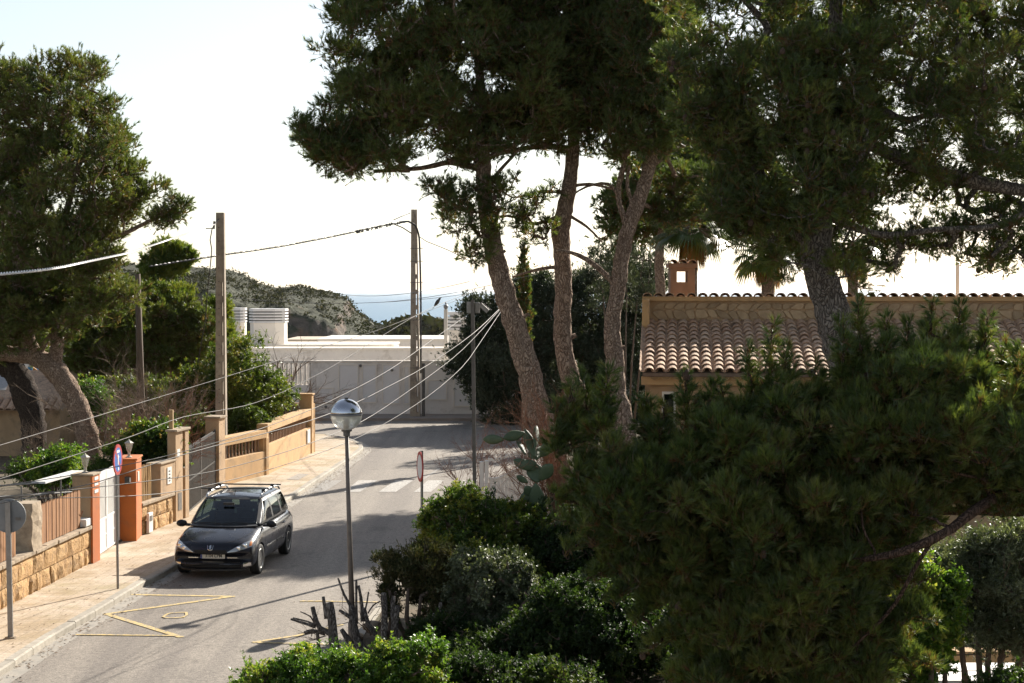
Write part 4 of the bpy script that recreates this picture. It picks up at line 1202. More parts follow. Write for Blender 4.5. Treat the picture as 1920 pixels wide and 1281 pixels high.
def cpart(name, me_or_mb, m, smooth=True, parent=car, bevel=0):
    if isinstance(me_or_mb, MB): o = me_or_mb.build(name, m, parent, smooth=smooth, world=False, bevel=bevel)
    else: o = finish(name, me_or_mb, m, parent, world=False, smooth=smooth)
    return o
bme.materials.clear()
body = cpart('body', bme, M['car'])
try:
    body.data.set_sharp_from_angle(angle=R(50))
except Exception: pass
bm = bmesh.new(); bm.from_mesh(body.data); bvh = BVHTree.FromBMesh(bm); bm.free()
# wheel wells
mb = MB()
for uy in (.90, 3.62):
    for s_ in (-1, 1): mb.lathe([(.345, -.2), (.345, .045)], (s_*.80, uy, .315), 24, 'x')
# greenhouse
HL = [ # h, z, u front, u rear, half width
 (0, .955, .98, 4.26, .815), (.06, .99, 1.03, 4.25, .80), (.5, 1.245, 1.47, 4.13, .745), (.85, 1.43, 1.83, 3.98, .672), (.95, 1.475, 1.97, 3.93, .635), (1.0, 1.50, 2.12, 3.86, .57), (1.03, 1.523, 2.35, 3.7, .40), (1.035, 1.53, 2.6, 3.5, .15)]
def hl(h):
    for a, b in zip(HL, HL[1:]):
        if h <= b[0]:
            t = (h-a[0])/(b[0]-a[0]); return [a[i]+(b[i]-a[i])*t for i in range(5)]
    return list(HL[-1])
def gfront(h, f):   # f -1..1 across the windscreen
    _, z, uf, ur, w_ = hl(h); return Vector((w_*.94*f, uf+.26*abs(f)**2.4*(1-.35*h), z+.02*(1-f*f)*(h > .9)))
def gside(h, u, s_=1):
    _, z, uf, ur, w_ = hl(h); t = (u-2.6)/1.8
    return Vector((s_*(w_*(1-.05*t*t)), u, z))
def grear(h, f):
    _, z, uf, ur, w_ = hl(h); return Vector((w_*.93*f, ur-.12*abs(f)**2.6, z))
rings = []
for (h, z, uf, ur, w_) in HL:
    ring_ = [gfront(h, f) for f in (-1, -.9, -.7, -.4, 0, .4, .7, .9, 1)]
    a, b = ring_[-1].y+.10, ur-.18
    ring_ += [gside(h, a+(b-a)*k/7) for k in range(8)]
    ring_ += [grear(h, f) for f in (.97, .8, .4, 0, -.4, -.8, -.97)]
    ring_ += [gside(h, a+(b-a)*k/7, -1) for k in range(7, -1, -1)]
    rings.append(ring_)
K = len(rings[0]); V = [p for r_ in rings for p in r_]; F = []
for i in range(len(rings)-1):
    for k in range(K):
        k2 = (k+1) % K; F.append((i*K+k, i*K+k2, (i+1)*K+k2, (i+1)*K+k))
F.append(tuple(reversed(range(K)))); F.append(tuple((len(rings)-1)*K+k for k in range(K)))
go_ = make_sub(V, F, 3); gme = bake(go_, 'roof')
bm = bmesh.new(); bm.from_mesh(gme); bvg = BVHTree.FromBMesh(bm)
WIN = [(1.42, 2.30, 2.04, 2.34), (2.38, 3.18, 2.42, 3.14), (3.27, 4.00, 3.22, 3.76)]
def z2h(z):
    for a, b in zip(HL, HL[1:]):
        if z <= b[1]: return a[0]+(b[0]-a[0])*(z-a[1])/(b[1]-a[1])
    return 2
kill = []
for f in bm.faces:
    c_ = f.calc_center_median(); h = z2h(c_.z)
    if not .09 < h < .91: 
        if h < -.0 or c_.z < .97: kill.append(f)
        continue
    _, _, uf, ur, w_ = hl(h); ff = c_.x/(w_*.94)
    if abs(ff) < .93 and abs(c_.y-gfront(h, ff).y) < .05: kill.append(f); continue
    if abs(ff) < .88 and abs(c_.y-grear(h, ff).y) < .05 and .12 < h < .84: kill.append(f); continue
    if h < .86:
        t = (h-.10)/.76
        for (u0, u1, v0, v1) in WIN:
            if (u0+(v0-u0)*t)+.01 < c_.y < (u1+(v1-u1)*t)-.01 and abs(c_.x) > w_*.86: kill.append(f); break
bmesh.ops.delete(bm, geom=kill, context='FACES'); bm.to_mesh(gme); bm.free()
roof = cpart('roof', gme, M['car'])

def patch(pf, nu, nv, name, m, off=.008, tree=None, mode=None, parent=car, smooth=True):
    """grid of points on the shell, pushed out; pf(s,t)->Vector"""
    V = []; F = []
    for j in range(nv+1):
        for i in range(nu+1):
            p = pf(i/nu, j/nv); hit, nrm, _, _ = tree.find_nearest(p)
            if hit is None: hit = p; nrm = Vector((0, -1, 0))
            out = (p-hit)
            V.append(hit+nrm*off)
    for j in range(nv):
        for i in range(nu):
            a = j*(nu+1)+i; F.append((a, a+1, a+nu+2, a+nu+1))
    mb = MB(); mb.add(V, F)
    o = mb.build(name, m, parent, smooth=smooth, world=False)
    return o
def bil(a, b, c_, d):
    """a,b bottom; d,c top, bilinear"""
    return lambda s, t: (Vector(a).lerp(Vector(b), s)).lerp(Vector(d).lerp(Vector(c_), s), t)
def frame_ring(pf, n, ms, mt, name, m, off=.010, tree=bvg):
    """band between the outer rectangle of the patch and one inset by ms, mt"""
    out = [(i/n, 0) for i in range(n)]+[(1, i/n) for i in range(n)]+[(1-i/n, 1) for i in range(n)]+[(0, 1-i/n) for i in range(n)]
    V = []; F = []
    for (s, t) in out:
        for (a, b) in ((s, t), (ms+(1-2*ms)*s, mt+(1-2*mt)*t)):
            p = pf(a, b); hit, nrm, _, _ = tree.find_nearest(p); V.append(hit+nrm*off)
    k = len(out)
    for i in range(k):
        j = (i+1) % k; F.append((2*i, 2*j, 2*j+1, 2*i+1))
    return MB().add(V, F).build(name, m, car, world=False)
# windscreen with its black border
frame_ring(lambda s, t: gfront(.04+.90*t, -.98+1.96*s), 16, .035, .07, 'windscreen_seal', M['trim'])
patch(lambda s, t: gfront(.08+.83*t, -.94+1.88*s), 18, 10, 'windscreen', M['glass_car'], .007, bvg)
# interior seen through the glass
mb = MB()
pts = [gfront(.03, f)+Vector((0, .06, .0)) for f in np.linspace(-.9, .9, 9)]
V = [(p.x, p.y, .985) for p in pts]+[(p.x*.95, 1.55, 1.02) for p in pts]+[(p.x*.95, 1.60, .96) for p in pts]; F = []
for i in range(8): F += [(i, i+1, 9+i+1, 9+i), (9+i, 10+i, 19+i, 18+i)]
mb.add(V, F).build('dashboard', M['dash'], car, smooth=True, world=False)
def seat(x, y, w_, hh, nm='seat'):
    mb = MB(); mb.prism([(x-w_/2, y), (x+w_/2, y), (x+w_*.42, y+.13), (x-w_*.42, y+.13)], .80, hh)
    o = mb.build(nm, M['cloth'], car, world=False, bevel=.04)
    mb = MB(); mb.box(x-.12, x+.12, y+.03, y+.11, hh+.05, hh+.21); mb.bar((x-.06, y+.07, hh-.02), (x-.06, y+.07, hh+.08), .012); mb.bar((x+.06, y+.07, hh-.02), (x+.06, y+.07, hh+.08), .012)
    mb.build('headrest', M['cloth'], o, world=False, bevel=.03)
for x in (-.36, .36): seat(x, 2.15, .46, 1.16)
for x in (-.42, 0, .42): seat(x, 3.0, .38, 1.12)
mb = MB(); cw = Vector((.36, 1.72, 1.06)); ax_ = Vector((0, -.85, .52)).normalized(); u_ = Vector((1, 0, 0)); v_2 = ax_.cross(u_)
mb.tube([cw+(u_*math.cos(a)+v_2*math.sin(a))*.18 for a in np.linspace(0, 2*math.pi, 21)], .014, 6, cap=False)
mb.bar(cw-u_*.17, cw+u_*.17, .04, .02); mb.bar(cw, cw-v_2*.17, .04, .02); mb.build('steering_wheel', M['trim'], car, smooth=False, world=False)
mb = MB(); mb.bar((-.12, 1.62, 1.385), (.12, 1.62, 1.385), .03, .06); mb.build('rear_view_mirror', M['trim'], car, world=False)
mb = MB(); mb.box(-.70, .70, 1.2, 4.1, .985, .992); mb.build('cabin_floor', M['gap'], car, world=False)
# side glass
for s_ in (-1, 1):
    def sp(u0, u1, v0, v1, h0=.10, h1=.86):
        return lambda s, t: gside(h0+(h1-h0)*t, (u0+(u1-u0)*s)*(1-t)+(v0+(v1-v0)*s)*t, s_)
    for (a_, b_, c_, d_) in WIN: frame_ring(sp(a_-.04, b_+.04, c_-.04, d_+.04, .06, .91), 10, .07, .09, 'window_surround', M['trim'])
    patch(sp(1.42, 2.30, 2.04, 2.34), 8, 8, 'front_side_window', M['glass_car'], .007, bvg)
    patch(sp(2.38, 3.18, 2.42, 3.14), 8, 8, 'rear_side_window', M['glass_car'], .007, bvg)
    patch(sp(3.27, 4.00, 3.22, 3.76), 8, 8, 'quarter_window', M['glass_car'], .007, bvg)
frame_ring(lambda s, t: grear(.09+.78*t, -.92+1.84*s), 10, .05, .09, 'rear_window_seal', M['trim'])
patch(lambda s, t: grear(.12+.72*t, -.88+1.76*s), 12, 6, 'rear_window', M['glass_car'], .007, bvg)
# panel gaps, handles, mouldings on the doors
def side_pt(u, z, s_):
    hit = bvh.ray_cast(Vector((s_*1.5, u, z)), Vector((-s_, 0, 0)))[0]
    return hit or Vector((s_*.88, u, z))
def top_pt(x, u):
    hit = bvh.ray_cast(Vector((x, u, 2)), Vector((0, 0, -1)))[0]; return hit or Vector((x, u, .9))
def front_pt(x, z):
    hit = bvh.ray_cast(Vector((x, -1, z)), Vector((0, 1, 0)))[0]; return hit or Vector((x, .1, z))
def ribbon(pts, w_, name, m, up, off=.003, parent=car):
    mb = MB()
    for a, b in zip(pts, pts[1:]): mb.bar(a, b, w_, off*2, up=up)
    return mb.build(name, m, parent, world=False)
for s_ in (-1, 1):
    for u in (1.36, 2.34, 3.26):
        ribbon([side_pt(u+(.0 if z < .75 else .04*(z-.75)), z, s_) for z in (.30, .42, .55, .68, .80, .90)], .008, 'door_gap', M['gap'], Vector((s_, 0, 0)), .002)
    ribbon([side_pt(u, .28, s_) for u in np.linspace(1.36, 3.2, 8)], .008, 'sill_gap', M['gap'], Vector((s_, 0, 0)), .002)
    ribbon([side_pt(u, .50, s_) for u in np.linspace(1.42, 2.30, 6)], .045, 'door_moulding', M['trim'], Vector((s_, 0, 0)), .009)
    ribbon([side_pt(u, .50, s_) for u in np.linspace(2.38, 3.18, 6)], .045, 'door_moulding', M['trim'], Vector((s_, 0, 0)), .009)
    for u in (2.14, 3.06):
        p = side_pt(u, .80, s_); q = side_pt(u+.17, .81, s_); n_ = Vector((s_*.028, 0, 0))
        mb = MB(); mb.bar(p+n_, q+n_, .022, .030, up=Vector((s_, 0, 0))); mb.bar(p, p+n_, .02); mb.bar(q, q+n_, .02); mb.build('door_handle', M['car'], car, world=False, bevel=.004)
    # mirror
    mb = MB(); c_ = Vector((s_*.985, 1.42, .985))
    pr = []
    for a in range(9):
        t = a/8; r_ = math.sin(math.pi*min(1, max(0.0, t)))**.5
        pr.append((max(.002, r_), t))
    V = []; F = []; sg_ = 14
    for r_, t in pr:
        for k in range(sg_):
            an = 2*math.pi*k/sg_; V.append(c_+Vector((math.cos(an)*.115*r_, -.09+.15*t-.02*math.cos(an)*s_, math.sin(an)*.078*r_)))
    for i in range(len(pr)-1):
        for k in range(sg_): k2 = (k+1) % sg_; F.append((i*sg_+k, i*sg_+k2, (i+1)*sg_+k2, (i+1)*sg_+k))
    mb.add(V, F); mb.bar(c_+Vector((-s_*.05, .02, -.03)), Vector((s_*.80, 1.40, .95)), .07, .05)
    mo = mb.build('wing_mirror', M['trim'], car, smooth=True, world=False)
    # roof rail
    pts = [Vector((s_*.60, u, hz)) for u, hz in ((2.02, 1.47), (2.10, 1.535), (2.3, 1.565), (2.9, 1.585), (3.4, 1.575), (3.75, 1.54), (3.88, 1.47))]
    mb = MB(); mb.tube(smooth_line(pts, .08), .026, 8); mb.build('roof_rail', M['railm'], car, smooth=True, world=False)
for u in (2.30, 3.15):
    zc = 1.64
    mb = MB(); mb.bar((-.80, u, zc), (.80, u, zc), .05, .028)
    for s_ in (-1, 1): mb.bar((s_*.60, u, 1.57), (s_*.60, u, zc), .07, .06)
    mb.build('roof_bar', M['trim'], car, world=False, bevel=.005)
# bonnet shut lines, cowl, wipers
for s_ in (-1, 1):
    ribbon([top_pt(s_*x, u)+Vector((0, 0, .002)) for x, u in ((.30, .16), (.42, .22), (.56, .40), (.66, .62), (.71, .85), (.72, 1.05))], .009, 'bonnet_gap', M['gap'], Vector((0, 0, 1)), .002)
mb = MB()
pts = [gfront(.02, f)+Vector((0, -.035, .015)) for f in np.linspace(-.95, .95, 15)]
for a, b in zip(pts, pts[1:]): mb.bar(a, b, .08, .02, up=Vector((0, -.3, 1)))
mb.build('cowl', M['trim'], car, world=False)
for f0, f1 in ((-.72, -.02), (.02, .72)):
    pts = [gfront(.085+.03*math.sin(math.pi*k/6), f0+(f1-f0)*k/6)+Vector((0, -.03, .025)) for k in range(7)]
    MB().tube(pts, .011, 5).build('wiper', M['trim'], car, world=False)
# front: headlamps, grille, plate, intake
def headlamp(s_):
    L0 = [(.36, .560), (.52, .575), (.66, .610), (.80, .655)]      # lower edge x,z
    L1 = [(.36, .572), (.52, .665), (.66, .735), (.80, .775)]
    def pf(s, t):
        k = min(2.999, s*3); i = int(k); f = k-i
        a = Vector((L0[i][0]+(L0[i+1][0]-L0[i][0])*f, L0[i][1]+(L0[i+1][1]-L0[i][1])*f)); b = Vector((L1[i][0]+(L1[i+1][0]-L1[i][0])*f, L1[i][1]+(L1[i+1][1]-L1[i][1])*f))
        q = a.lerp(b, t); return front_pt(s_*q.x, q.y)
    o = patch(lambda s, t: pf(s, t), 14, 7, 'headlight', M['lampglass'], .010, bvh)
    patch(lambda s, t: pf(.03+.94*s, .05+.9*t), 12, 6, 'reflector', M['lampin'], .006, bvh, parent=o)
    for (f, t_, r_) in ((.45, .5, .052), (.72, .5, .058)):
        c_ = pf(f, t_); mb = MB(); mb.lathe([(r_, 0), (r_*.96, -.012), (r_*.6, -.018), (.001, -.018)], tuple(c_), 16, 'y'); mb.build('lamp_bowl', M['lampin'], o, smooth=True, world=False)
    patch(lambda s, t: pf(.90+.09*s, .15+.7*t), 3, 4, 'indicator', M['amber'], .013, bvh, parent=o)
for s_ in (-1, 1): headlamp(s_)
def fpatch(x0, x1, z0, z1, name, m, off, nu=10, nv=4, taper=0):
    return patch(lambda s, t: front_pt((x0+(x1-x0)*s)*(1-taper*(1-t)), z0+(z1-z0)*t), nu, nv, name, m, off, bvh)
fpatch(-.34, .34, .535, .615, 'upper_grille', M['gap'], .004)
for zz in (.555, .578, .60):
    ribbon([front_pt(x, zz)+Vector((0, -.006, 0)) for x in np.linspace(-.33, .33, 9)], .010, 'grille_bar', M['trim'], Vector((0, -1, 0)), .004)
fpatch(-.62, .62, .235, .375, 'lower_intake', M['gap'], .004, 14, 4)
for zz in (.27, .305, .34):
    ribbon([front_pt(x, zz)+Vector((0, -.006, 0)) for x in np.linspace(-.60, .60, 11)], .009, 'intake_bar', M['trim'], Vector((0, -1, 0)), .004)
for s_ in (-1, 1):
    fpatch(s_*.66, s_*.80, .26, .33, 'fog_lamp', M['lampin'], .006, 4, 3)
    ribbon([front_pt(s_*x, .425)+Vector((0, -.012, 0)) for x in np.linspace(.31, .52, 6)], .016, 'chrome_strip', M['chrome'], Vector((0, -1, 0)), .006)
    ribbon([front_pt(s_*x, .425)+Vector((0, -.006, 0)) for x in np.linspace(.30, .86, 10)], .055, 'bumper_moulding', M['trim'], Vector((0, -1, 0)), .004)
ribbon([front_pt(x, .20)+Vector((0, -.004, 0)) for x in np.linspace(-.70, .70, 12)], .05, 'lip', M['trim'], Vector((0, -1, 0)), .01)
def text_mesh(s, size, m, parent, loc, rot, name='lettering', sx=1):
    cu = bpy.data.curves.new(name, 'FONT'); cu.body = s; cu.size = size; cu.extrude = .001; cu.align_x = 'CENTER'; cu.align_y = 'CENTER'; cu.offset = size*.004
    o = bpy.data.objects.new('tmp', cu); link(o); me = bake(o, name); me.materials.clear()
    me.transform(Matrix.Translation(loc) @ rot @ Matrix.Diagonal((sx, 1, 1, 1)))
    return finish(name, me, m, parent, world=False)
fp = front_pt(0, .46); py_ = fp.y-.022
mb = MB(); mb.box(-.26, .26, py_, py_+.02, .405, .515); pl = mb.build('number_plate', M['plate_w'], car, world=False, bevel=.004)
mb = MB(); mb.box(-.26, -.222, py_-.002, py_, .406, .514); mb.build('blue_band', M['plate_b'], pl, world=False)
text_mesh('3104 CPM', .092, M['gap'], pl, Vector((.02, py_-.002, .461)), Matrix.Rotation(R(90), 4, 'X'), sx=.92)
# emblem: rearing lion silhouette in a shield-shaped frame
ez = .665; ep = front_pt(0, ez); ey = ep.y-.014
mb = MB(); sh = [(-.062, .052), (-.050, -.045), (-.02, -.056), (.02, -.056), (.050, -.045), (.062, .052)]
tl_ = Matrix.Rotation(R(-28), 4, 'X')
def em(x, z, o_=0): return Vector((0, ep.y-.012, ez)) + (tl_ @ Vector((x, -o_, z)))
for a, b in zip(sh, sh[1:]): mb.bar(em(*a), em(*b), .009, .006, up=Vector((0, -1, 0)))
eb_ = mb.build('emblem_frame', M['chrome'], car, world=False)
lion = [(-.028, -.048), (-.012, -.048), (-.006, -.026), (.004, -.020), (.012, -.046), (.028, -.048), (.020, -.020), (.022, .0), (.034, .008), (.034, .016), (.018, .014), (.016, .028), (.024, .042), (.008, .052), (-.008, .046), (-.014, .030), (-.030, .030), (-.032, .022), (-.014, .016), (-.014, -.008), (-.022, -.024)]
V = [em(x, z, .004) for x, z in lion]+[em(x, z, .009) for x, z in lion]; n = len(lion)
mb = MB(); mb.add(V, [tuple(range(n)), tuple(range(2*n-1, n-1, -1))]+[(i, (i+1) % n, n+(i+1) % n, n+i) for i in range(n)]); mb.build('lion', M['chrome'], eb_, world=False)
# tail lamps, antenna
for s_ in (-1, 1):
    patch(lambda s, t: bvh.ray_cast(Vector((s_*(.62+.2*s), 6, .70+.24*t)), Vector((0, -1, 0)))[0] or Vector((s_*.7, 4.3, .8)), 4, 4, 'tail_light', M['red_lens'], .008, bvh)
MB().tube([(0, 2.10, 1.50), (0, 2.22, 1.62)], .008, 6).build('aerial', M['trim'], car, world=False)
# wheels
def wheel(uy, s_):
    e = bpy.data.objects.new('wheel', None); link(e); e.parent = car; e.location = (s_*.775, uy, .315); e.empty_display_size = .2
    pr = [(.205, -.085), (.225, -.098), (.275, -.102), (.302, -.095), (.313, -.075), (.315, -.03), (.310, -.028), (.310, -.022), (.315, -.02), (.315, .02), (.310, .022), (.310, .028), (.315, .03), (.313, .075), (.302, .095), (.275, .102), (.225, .098), (.205, .085)]
    MB().lathe(pr, (0, 0, 0), 36, 'x').build('tyre', M['tyre'], e, smooth=True, world=False)
    rim = MB().lathe([(.208, s_*.02), (.212, s_*.09), (.20, s_*.096), (.19, s_*.08), (.188, s_*.02)], (0, 0, 0), 36, 'x').build('rim', M['alloy'], e, smooth=True, world=False)
    mb = MB()
    for k in range(5):
        a = 2*math.pi*k/5+.2
        for da in (-.16, .16):
            p0 = Vector((s_*.075, math.cos(a)*.04, math.sin(a)*.04)); p1 = Vector((s_*.070, math.cos(a+da)*.195, math.sin(a+da)*.195)); mb.bar(p0, p1, .034, .02, up=Vector((1, 0, 0)))
    mb.lathe([(.05, s_*.06), (.048, s_*.082), (.001, s_*.088)], (0, 0, 0), 16, 'x')
    mb.build('spokes', M['alloy'], e, world=False)
    MB().lathe([(.19, s_*.02), (.001, s_*.021)], (0, 0, 0), 24, 'x').build('brake_disc', M['trim'], e, world=False)
for uy in (.90, 3.62):
    for s_ in (-1, 1): wheel(uy, s_)
mb = MB(); mb.box(-.60, .60, .3, 4.1, .20, .40); mb.build('underbody', M['gap'], car, world=False)
# ================================================================== WHITE COMPOUND ACROSS THE STREET
def zpx(y, D): return P(960, y, D).z
def xpx(x, D): return (x-960)/FPX*D*1.0
WD = 82.4
fw = empty('white_wall', (xpx(700, WD), WD, 0), 'long white compound wall with framed panels facing the street behind the farther pole', 'wall')
ztop = zpx(677, WD)
mb = MB(); mb.box(xpx(583, WD), 14, WD, WD+.3, 0, ztop-.05); mb.build('panel', M['white_wall'], fw)
mb = MB(); mb.box(xpx(583, WD)-.02, 14.02, WD-.05, WD+.35, ztop-.049, ztop+.02); mb.build('coping', M['white_wall2'], fw, bevel=.01)
mb = MB(); mb.box(xpx(583, WD), 14, WD-.03, WD-.001, .13, .22); mb.build('skirting', M['white_wall'], fw)
for (x0, x1, y0, y1) in ((598, 625, 727, 757), (634, 672, 683, 756), (678, 706, 683, 756), (716, 750, 683, 758), (756, 768, 686, 758), (801, 838, 712, 751), (850, 884, 698, 763)):
    xa, xb = xpx(x0, WD), xpx(x1, WD); za, zb = zpx(y1, WD), zpx(y0, WD)
    mb = MB()
    for (a, b, c_, d) in ((xa, xb, zb-.05, zb), (xa, xb, za, za+.05), (xa, xa+.05, za+.051, zb-.051), (xb-.05, xb, za+.051, zb-.051)): mb.box(a, b, WD-.05, WD-.001, c_, d)
    fr = mb.build('wall_frame', M['white_wall2'], fw)
    mb = MB(); mb.box(xa+.055, xb-.055, WD-.018, WD-.002, za+.055, zb-.055); mb.build('inset_panel', M['white_panel'], fr)
# wall lamp like dots
for (x, y) in ((676, 686), (735, 694), (611, 763)):
    q = P(x, y, WD-.03); MB().lathe([(.07, -.06), (.06, 0), (.001, .01)], tuple(q), 8, 'y').build('lamp_spot', M['galv_dark'], fw)
# balustrade to the left
e = empty('balustrade', (xpx(556, WD), WD+.1, 0), 'white upright balusters left of the long white wall', 'railing')
mb = MB(); mb.box(-20, xpx(582, WD), WD, WD+.25, 0, zpx(722, WD)); mb.build('plinth', M['white_wall'], e)
mb = MB(); mb.box(-20, xpx(582, WD), WD+.02, WD+.2, zpx(681, WD), zpx(676, WD)); mb.build('handrail', M['white_wall2'], e)
for k in range(34):
    x = xpx(580-k*8.6, WD)
    if x < -20: break
    MB().lathe([(.07, zpx(722, WD)), (.05, zpx(718, WD)), (.075, zpx(708, WD)), (.05, zpx(690, WD)), (.06, zpx(681, WD)-.01)], (x, WD+.12, 0), 8).build('baluster', M['white_wall2'], e, smooth=True)
# house terraces
hs = empty('white_house', (xpx(680, 92), 92, 0), 'flat roofed white house with stepped terraces behind the long white wall', 'house')
D1 = 90.0
def slab(D, x0, x1, y, name, m, dep=6, z0=0):
    mb = MB(); mb.box(xpx(x0, D), xpx(x1, D), D, D+dep, z0, zpx(y, D)-.1); o = mb.build(name, m, hs)
    mb = MB(); mb.box(xpx(x0, D)-.04, xpx(x1, D)+.04, D-.06, D+dep*.98, zpx(y, D)-.099, zpx(y, D)); mb.build('parapet_cap', M['white_wall2'], hs); return o
slab(88, 430, 898, 652.5, 'lower_wall', M['white_wall'], 2.0)
# curved end parapet
Dc = 90.6
mb = MB(); xa, xb = xpx(500, Dc), xpx(700, Dc); zt = zpx(646, Dc)
arc = [(xa, Dc)]+[(xb+1.0*math.sin(R(a)), Dc+1.0-1.0*math.cos(R(a))) for a in range(0, 91, 15)]+[(xb+1, Dc+5), (xa, Dc+5)]
mb.prism(arc, 0, zt-.1); mb.build('curved_parapet', M['white_wall2'], hs)
mb = MB(); mb.prism([(x+(.05 if x > xb else 0), y-(.05 if y < Dc+.5 else 0)) for x, y in arc], zt-.099, zt); mb.build('parapet_cap', M['white_wall2'], hs)
slab(99, 596, 838, 635.5, 'upper_wall', M['white_wall'], 8)
mb = MB(); mb.box(xpx(530, 99), xpx(595.5, 99), 99.4, 106, 0, zpx(637, 99)); mb.build('sandy_wall', mat('sandy_render', (.52, .43, .33), (.46, .38, .29), 1, .9), hs)
mb = MB(); mb.box(-30, xpx(440, 92), 92, 100, 0, zpx(650, 92)); mb.build('side_wing', M['white_wall'], hs)
def vent_tower(x0, x1, ytop, D, ybase, label, ang=True):
    xa, xb = xpx(x0, D), xpx(x1, D); za, zb = zpx(ybase, D), zpx(ytop, D); w_ = xb-xa
    e = empty('roof_tower', (xa, D, za), label, 'roof vent', 'louvred towers on the white house roof')
    ch = w_*.28
    oct_ = [(xa+.06, D+ch), (xa+ch*.6, D), (xb-ch*.9, D), (xb-.06, D+ch*1.2), (xb-.06, D+w_), (xa+.06, D+w_)]
    hz = (zb-za)*.62
    mb = MB(); mb.prism(oct_, za, za+hz if True else zb); mb.build('shaft', M['white_wall2'], e)
    top = za+hz; k = 5; st_ = (zb-top)/k
    cx_, cy_ = (xa+xb)/2, D+w_/2
    inn = [(cx_+(x-cx_)*.86, cy_+(y-cy_)*.86) for x, y in oct_]
    mb = MB(); mb.prism(inn, top+.001, zb-.02); mb.build('core', M['galv'], e)
    out = [(cx_+(x-cx_)*1.06, cy_+(y-cy_)*1.06) for x, y in oct_]
    for i in range(k):
        z = top+st_*i; mb = MB(); mb.prism(out, z+.012, z+st_*(.62 if i < k-1 else .98)); mb.build('louvre', M['white_panel'], e)
    return e
vent_tower(424, 459, 577, 93, 650, 'leftmost white louvred roof tower, half behind the nearer pole')
vent_tower(464, 532, 579, 90.5, 650, 'broad white louvred roof tower, just left of centre of the headland')
vent_tower(838, 878, 585, 88, 676, 'white louvred roof tower between the two slim white columns')
for x, lab in ((836, 'slim white column with dark finial, left one of the pair by the roof tower'), (869.5, 'slim white column with dark finial, right one of the pair by the roof tower')):
    D = 84; q = P(x, 675, D)
    e = empty('slim_column', tuple(q), lab, 'column', 'slim white columns')
    zt = zpx(580, D); MB().box(q.x-.09, q.x+.09, D-.09, D+.09, q.z-2.6, zt).build('shaft', M['white_wall2'], e, bevel=.01)
    MB().lathe([(.05, 0), (.10, .06), (.12, .13), (.09, .20), (.03, .24), (.05, .30), (.0, .36)], (q.x, D, zt), 10).build('finial', M['galv'], e, smooth=True)
# far white building behind the left pines
e = empty('far_house', (xpx(250, 96), 96, 0), 'pale house glimpsed between the left pines, with an orange-red window', 'house')
mb = MB(); mb.box(xpx(150, 96), xpx(345, 96), 96, 104, 0, zpx(668, 96)); mb.build('wall', M['white_wall'], e)
mb = MB(); mb.prism([(xpx(140, 96), 95.4), (xpx(350, 96), 95.4), (xpx(350, 96), 104.5), (xpx(140, 96), 104.5)], zpx(667, 96), [zpx(664, 96), zpx(664, 96), zpx(640, 96), zpx(640, 96)]); mb.build('roof', M['galv_dark'], e)
for x0, x1, y0, y1, m in ((298, 308, 678, 690, M['render_orange']), (270, 290, 680, 695, M['galv_dark']), (200, 225, 690, 704, M['galv_dark'])):
    fr = MB(); fr.box(xpx(x0, 96)-.06, xpx(x1, 96)+.06, 95.96, 95.999, zpx(y1, 96)-.06, zpx(y0, 96)+.06); f_ = fr.build('window', M['white_wall2'], e)
    mb = MB(); mb.box(xpx(x0, 96), xpx(x1, 96), 95.93, 95.958, zpx(y1, 96), zpx(y0, 96)); mb.build('pane', m, f_)
# left cottage with tile eave
M['tile'] = None
def tile_mat():
    m, nt, N, L, b = nodes('clay_tile')
    oi = N.new('ShaderNodeObjectInfo')
    base = ramp(nt, oi.outputs['Random'], [(0, (.46, .27, .16)), (.4, (.56, .36, .23)), (.75, (.62, .44, .30)), (1, (.40, .23, .14))])
    f = ramp(nt, noise_n(nt, 9, 6, .7), [(.42, 0), (.66, 1)])
    c = mixc(nt, f, base, (.30, .21, .15)); f2 = ramp(nt, noise_n(nt, 2.2, 6, .75), [(.56, 0), (.68, .7)]); c = mixc(nt, f2, c, (.14, .115, .09))
    L.new(c, b.inputs['Base Color']); b.inputs['Roughness'].default_value = .9; bump(nt, noise_n(nt, 50, 4, .6), .3, .006, b); return m
M['tile'] = tile_mat()
def tile_mesh(r0, r1, L_, th=.014, seg=7):
    """half-round tile running along +y, crown up"""
    V = []; F = []
    for (y, r) in ((0, r0), (L_, r1)):
        for o_ in (0, th):
            for k in range(seg):
                a = math.pi*k/(seg-1); V.append((-math.cos(a)*(r-o_), y, math.sin(a)*(r-o_)*.85))
    n = seg
    for k in range(n-1):
        F.append((k, k+1, 2*n+k+1, 2*n+k)); F.append((n+k+1, n+k, 3*n+k, 3*n+k+1)); F.append((k+1, k, n+k, n+k+1)); F.append((2*n+k, 2*n+k+1, 3*n+k+1, 3*n+k))
    F += [(0, 2*n, 3*n, n), (n-1, 2*n-1, 4*n-1, 3*n-1)]
    return V, F
cot = empty('cottage', (-17, 61, 0), 'brown rendered cottage with a clay tile eave behind the dark trunk at far left', 'house')
D = 61.0
mb = MB(); mb.box(-26, xpx(110, D), D, D+6, 0, zpx(768, D)); mb.build('wall', M['render_beige'], cot)
tm = bpy.data.meshes.new('roof_tile'); v_, f_ = tile_mesh(.13, .11, 1.0); tm.from_pydata(v_, [], f_); tm.update(); tm.materials.append(M['tile'])
x = xpx(108, D); 
while x > -24:
    o = bpy.data.objects.new('roof_tile', tm); link(o); o.parent = cot; o.matrix_parent_inverse = Matrix.Translation(cot.location).inverted()
    o.location = (x, D-.45, zpx(770, D)+.02); o.rotation_euler = (R(22), 0, 0); x -= .27
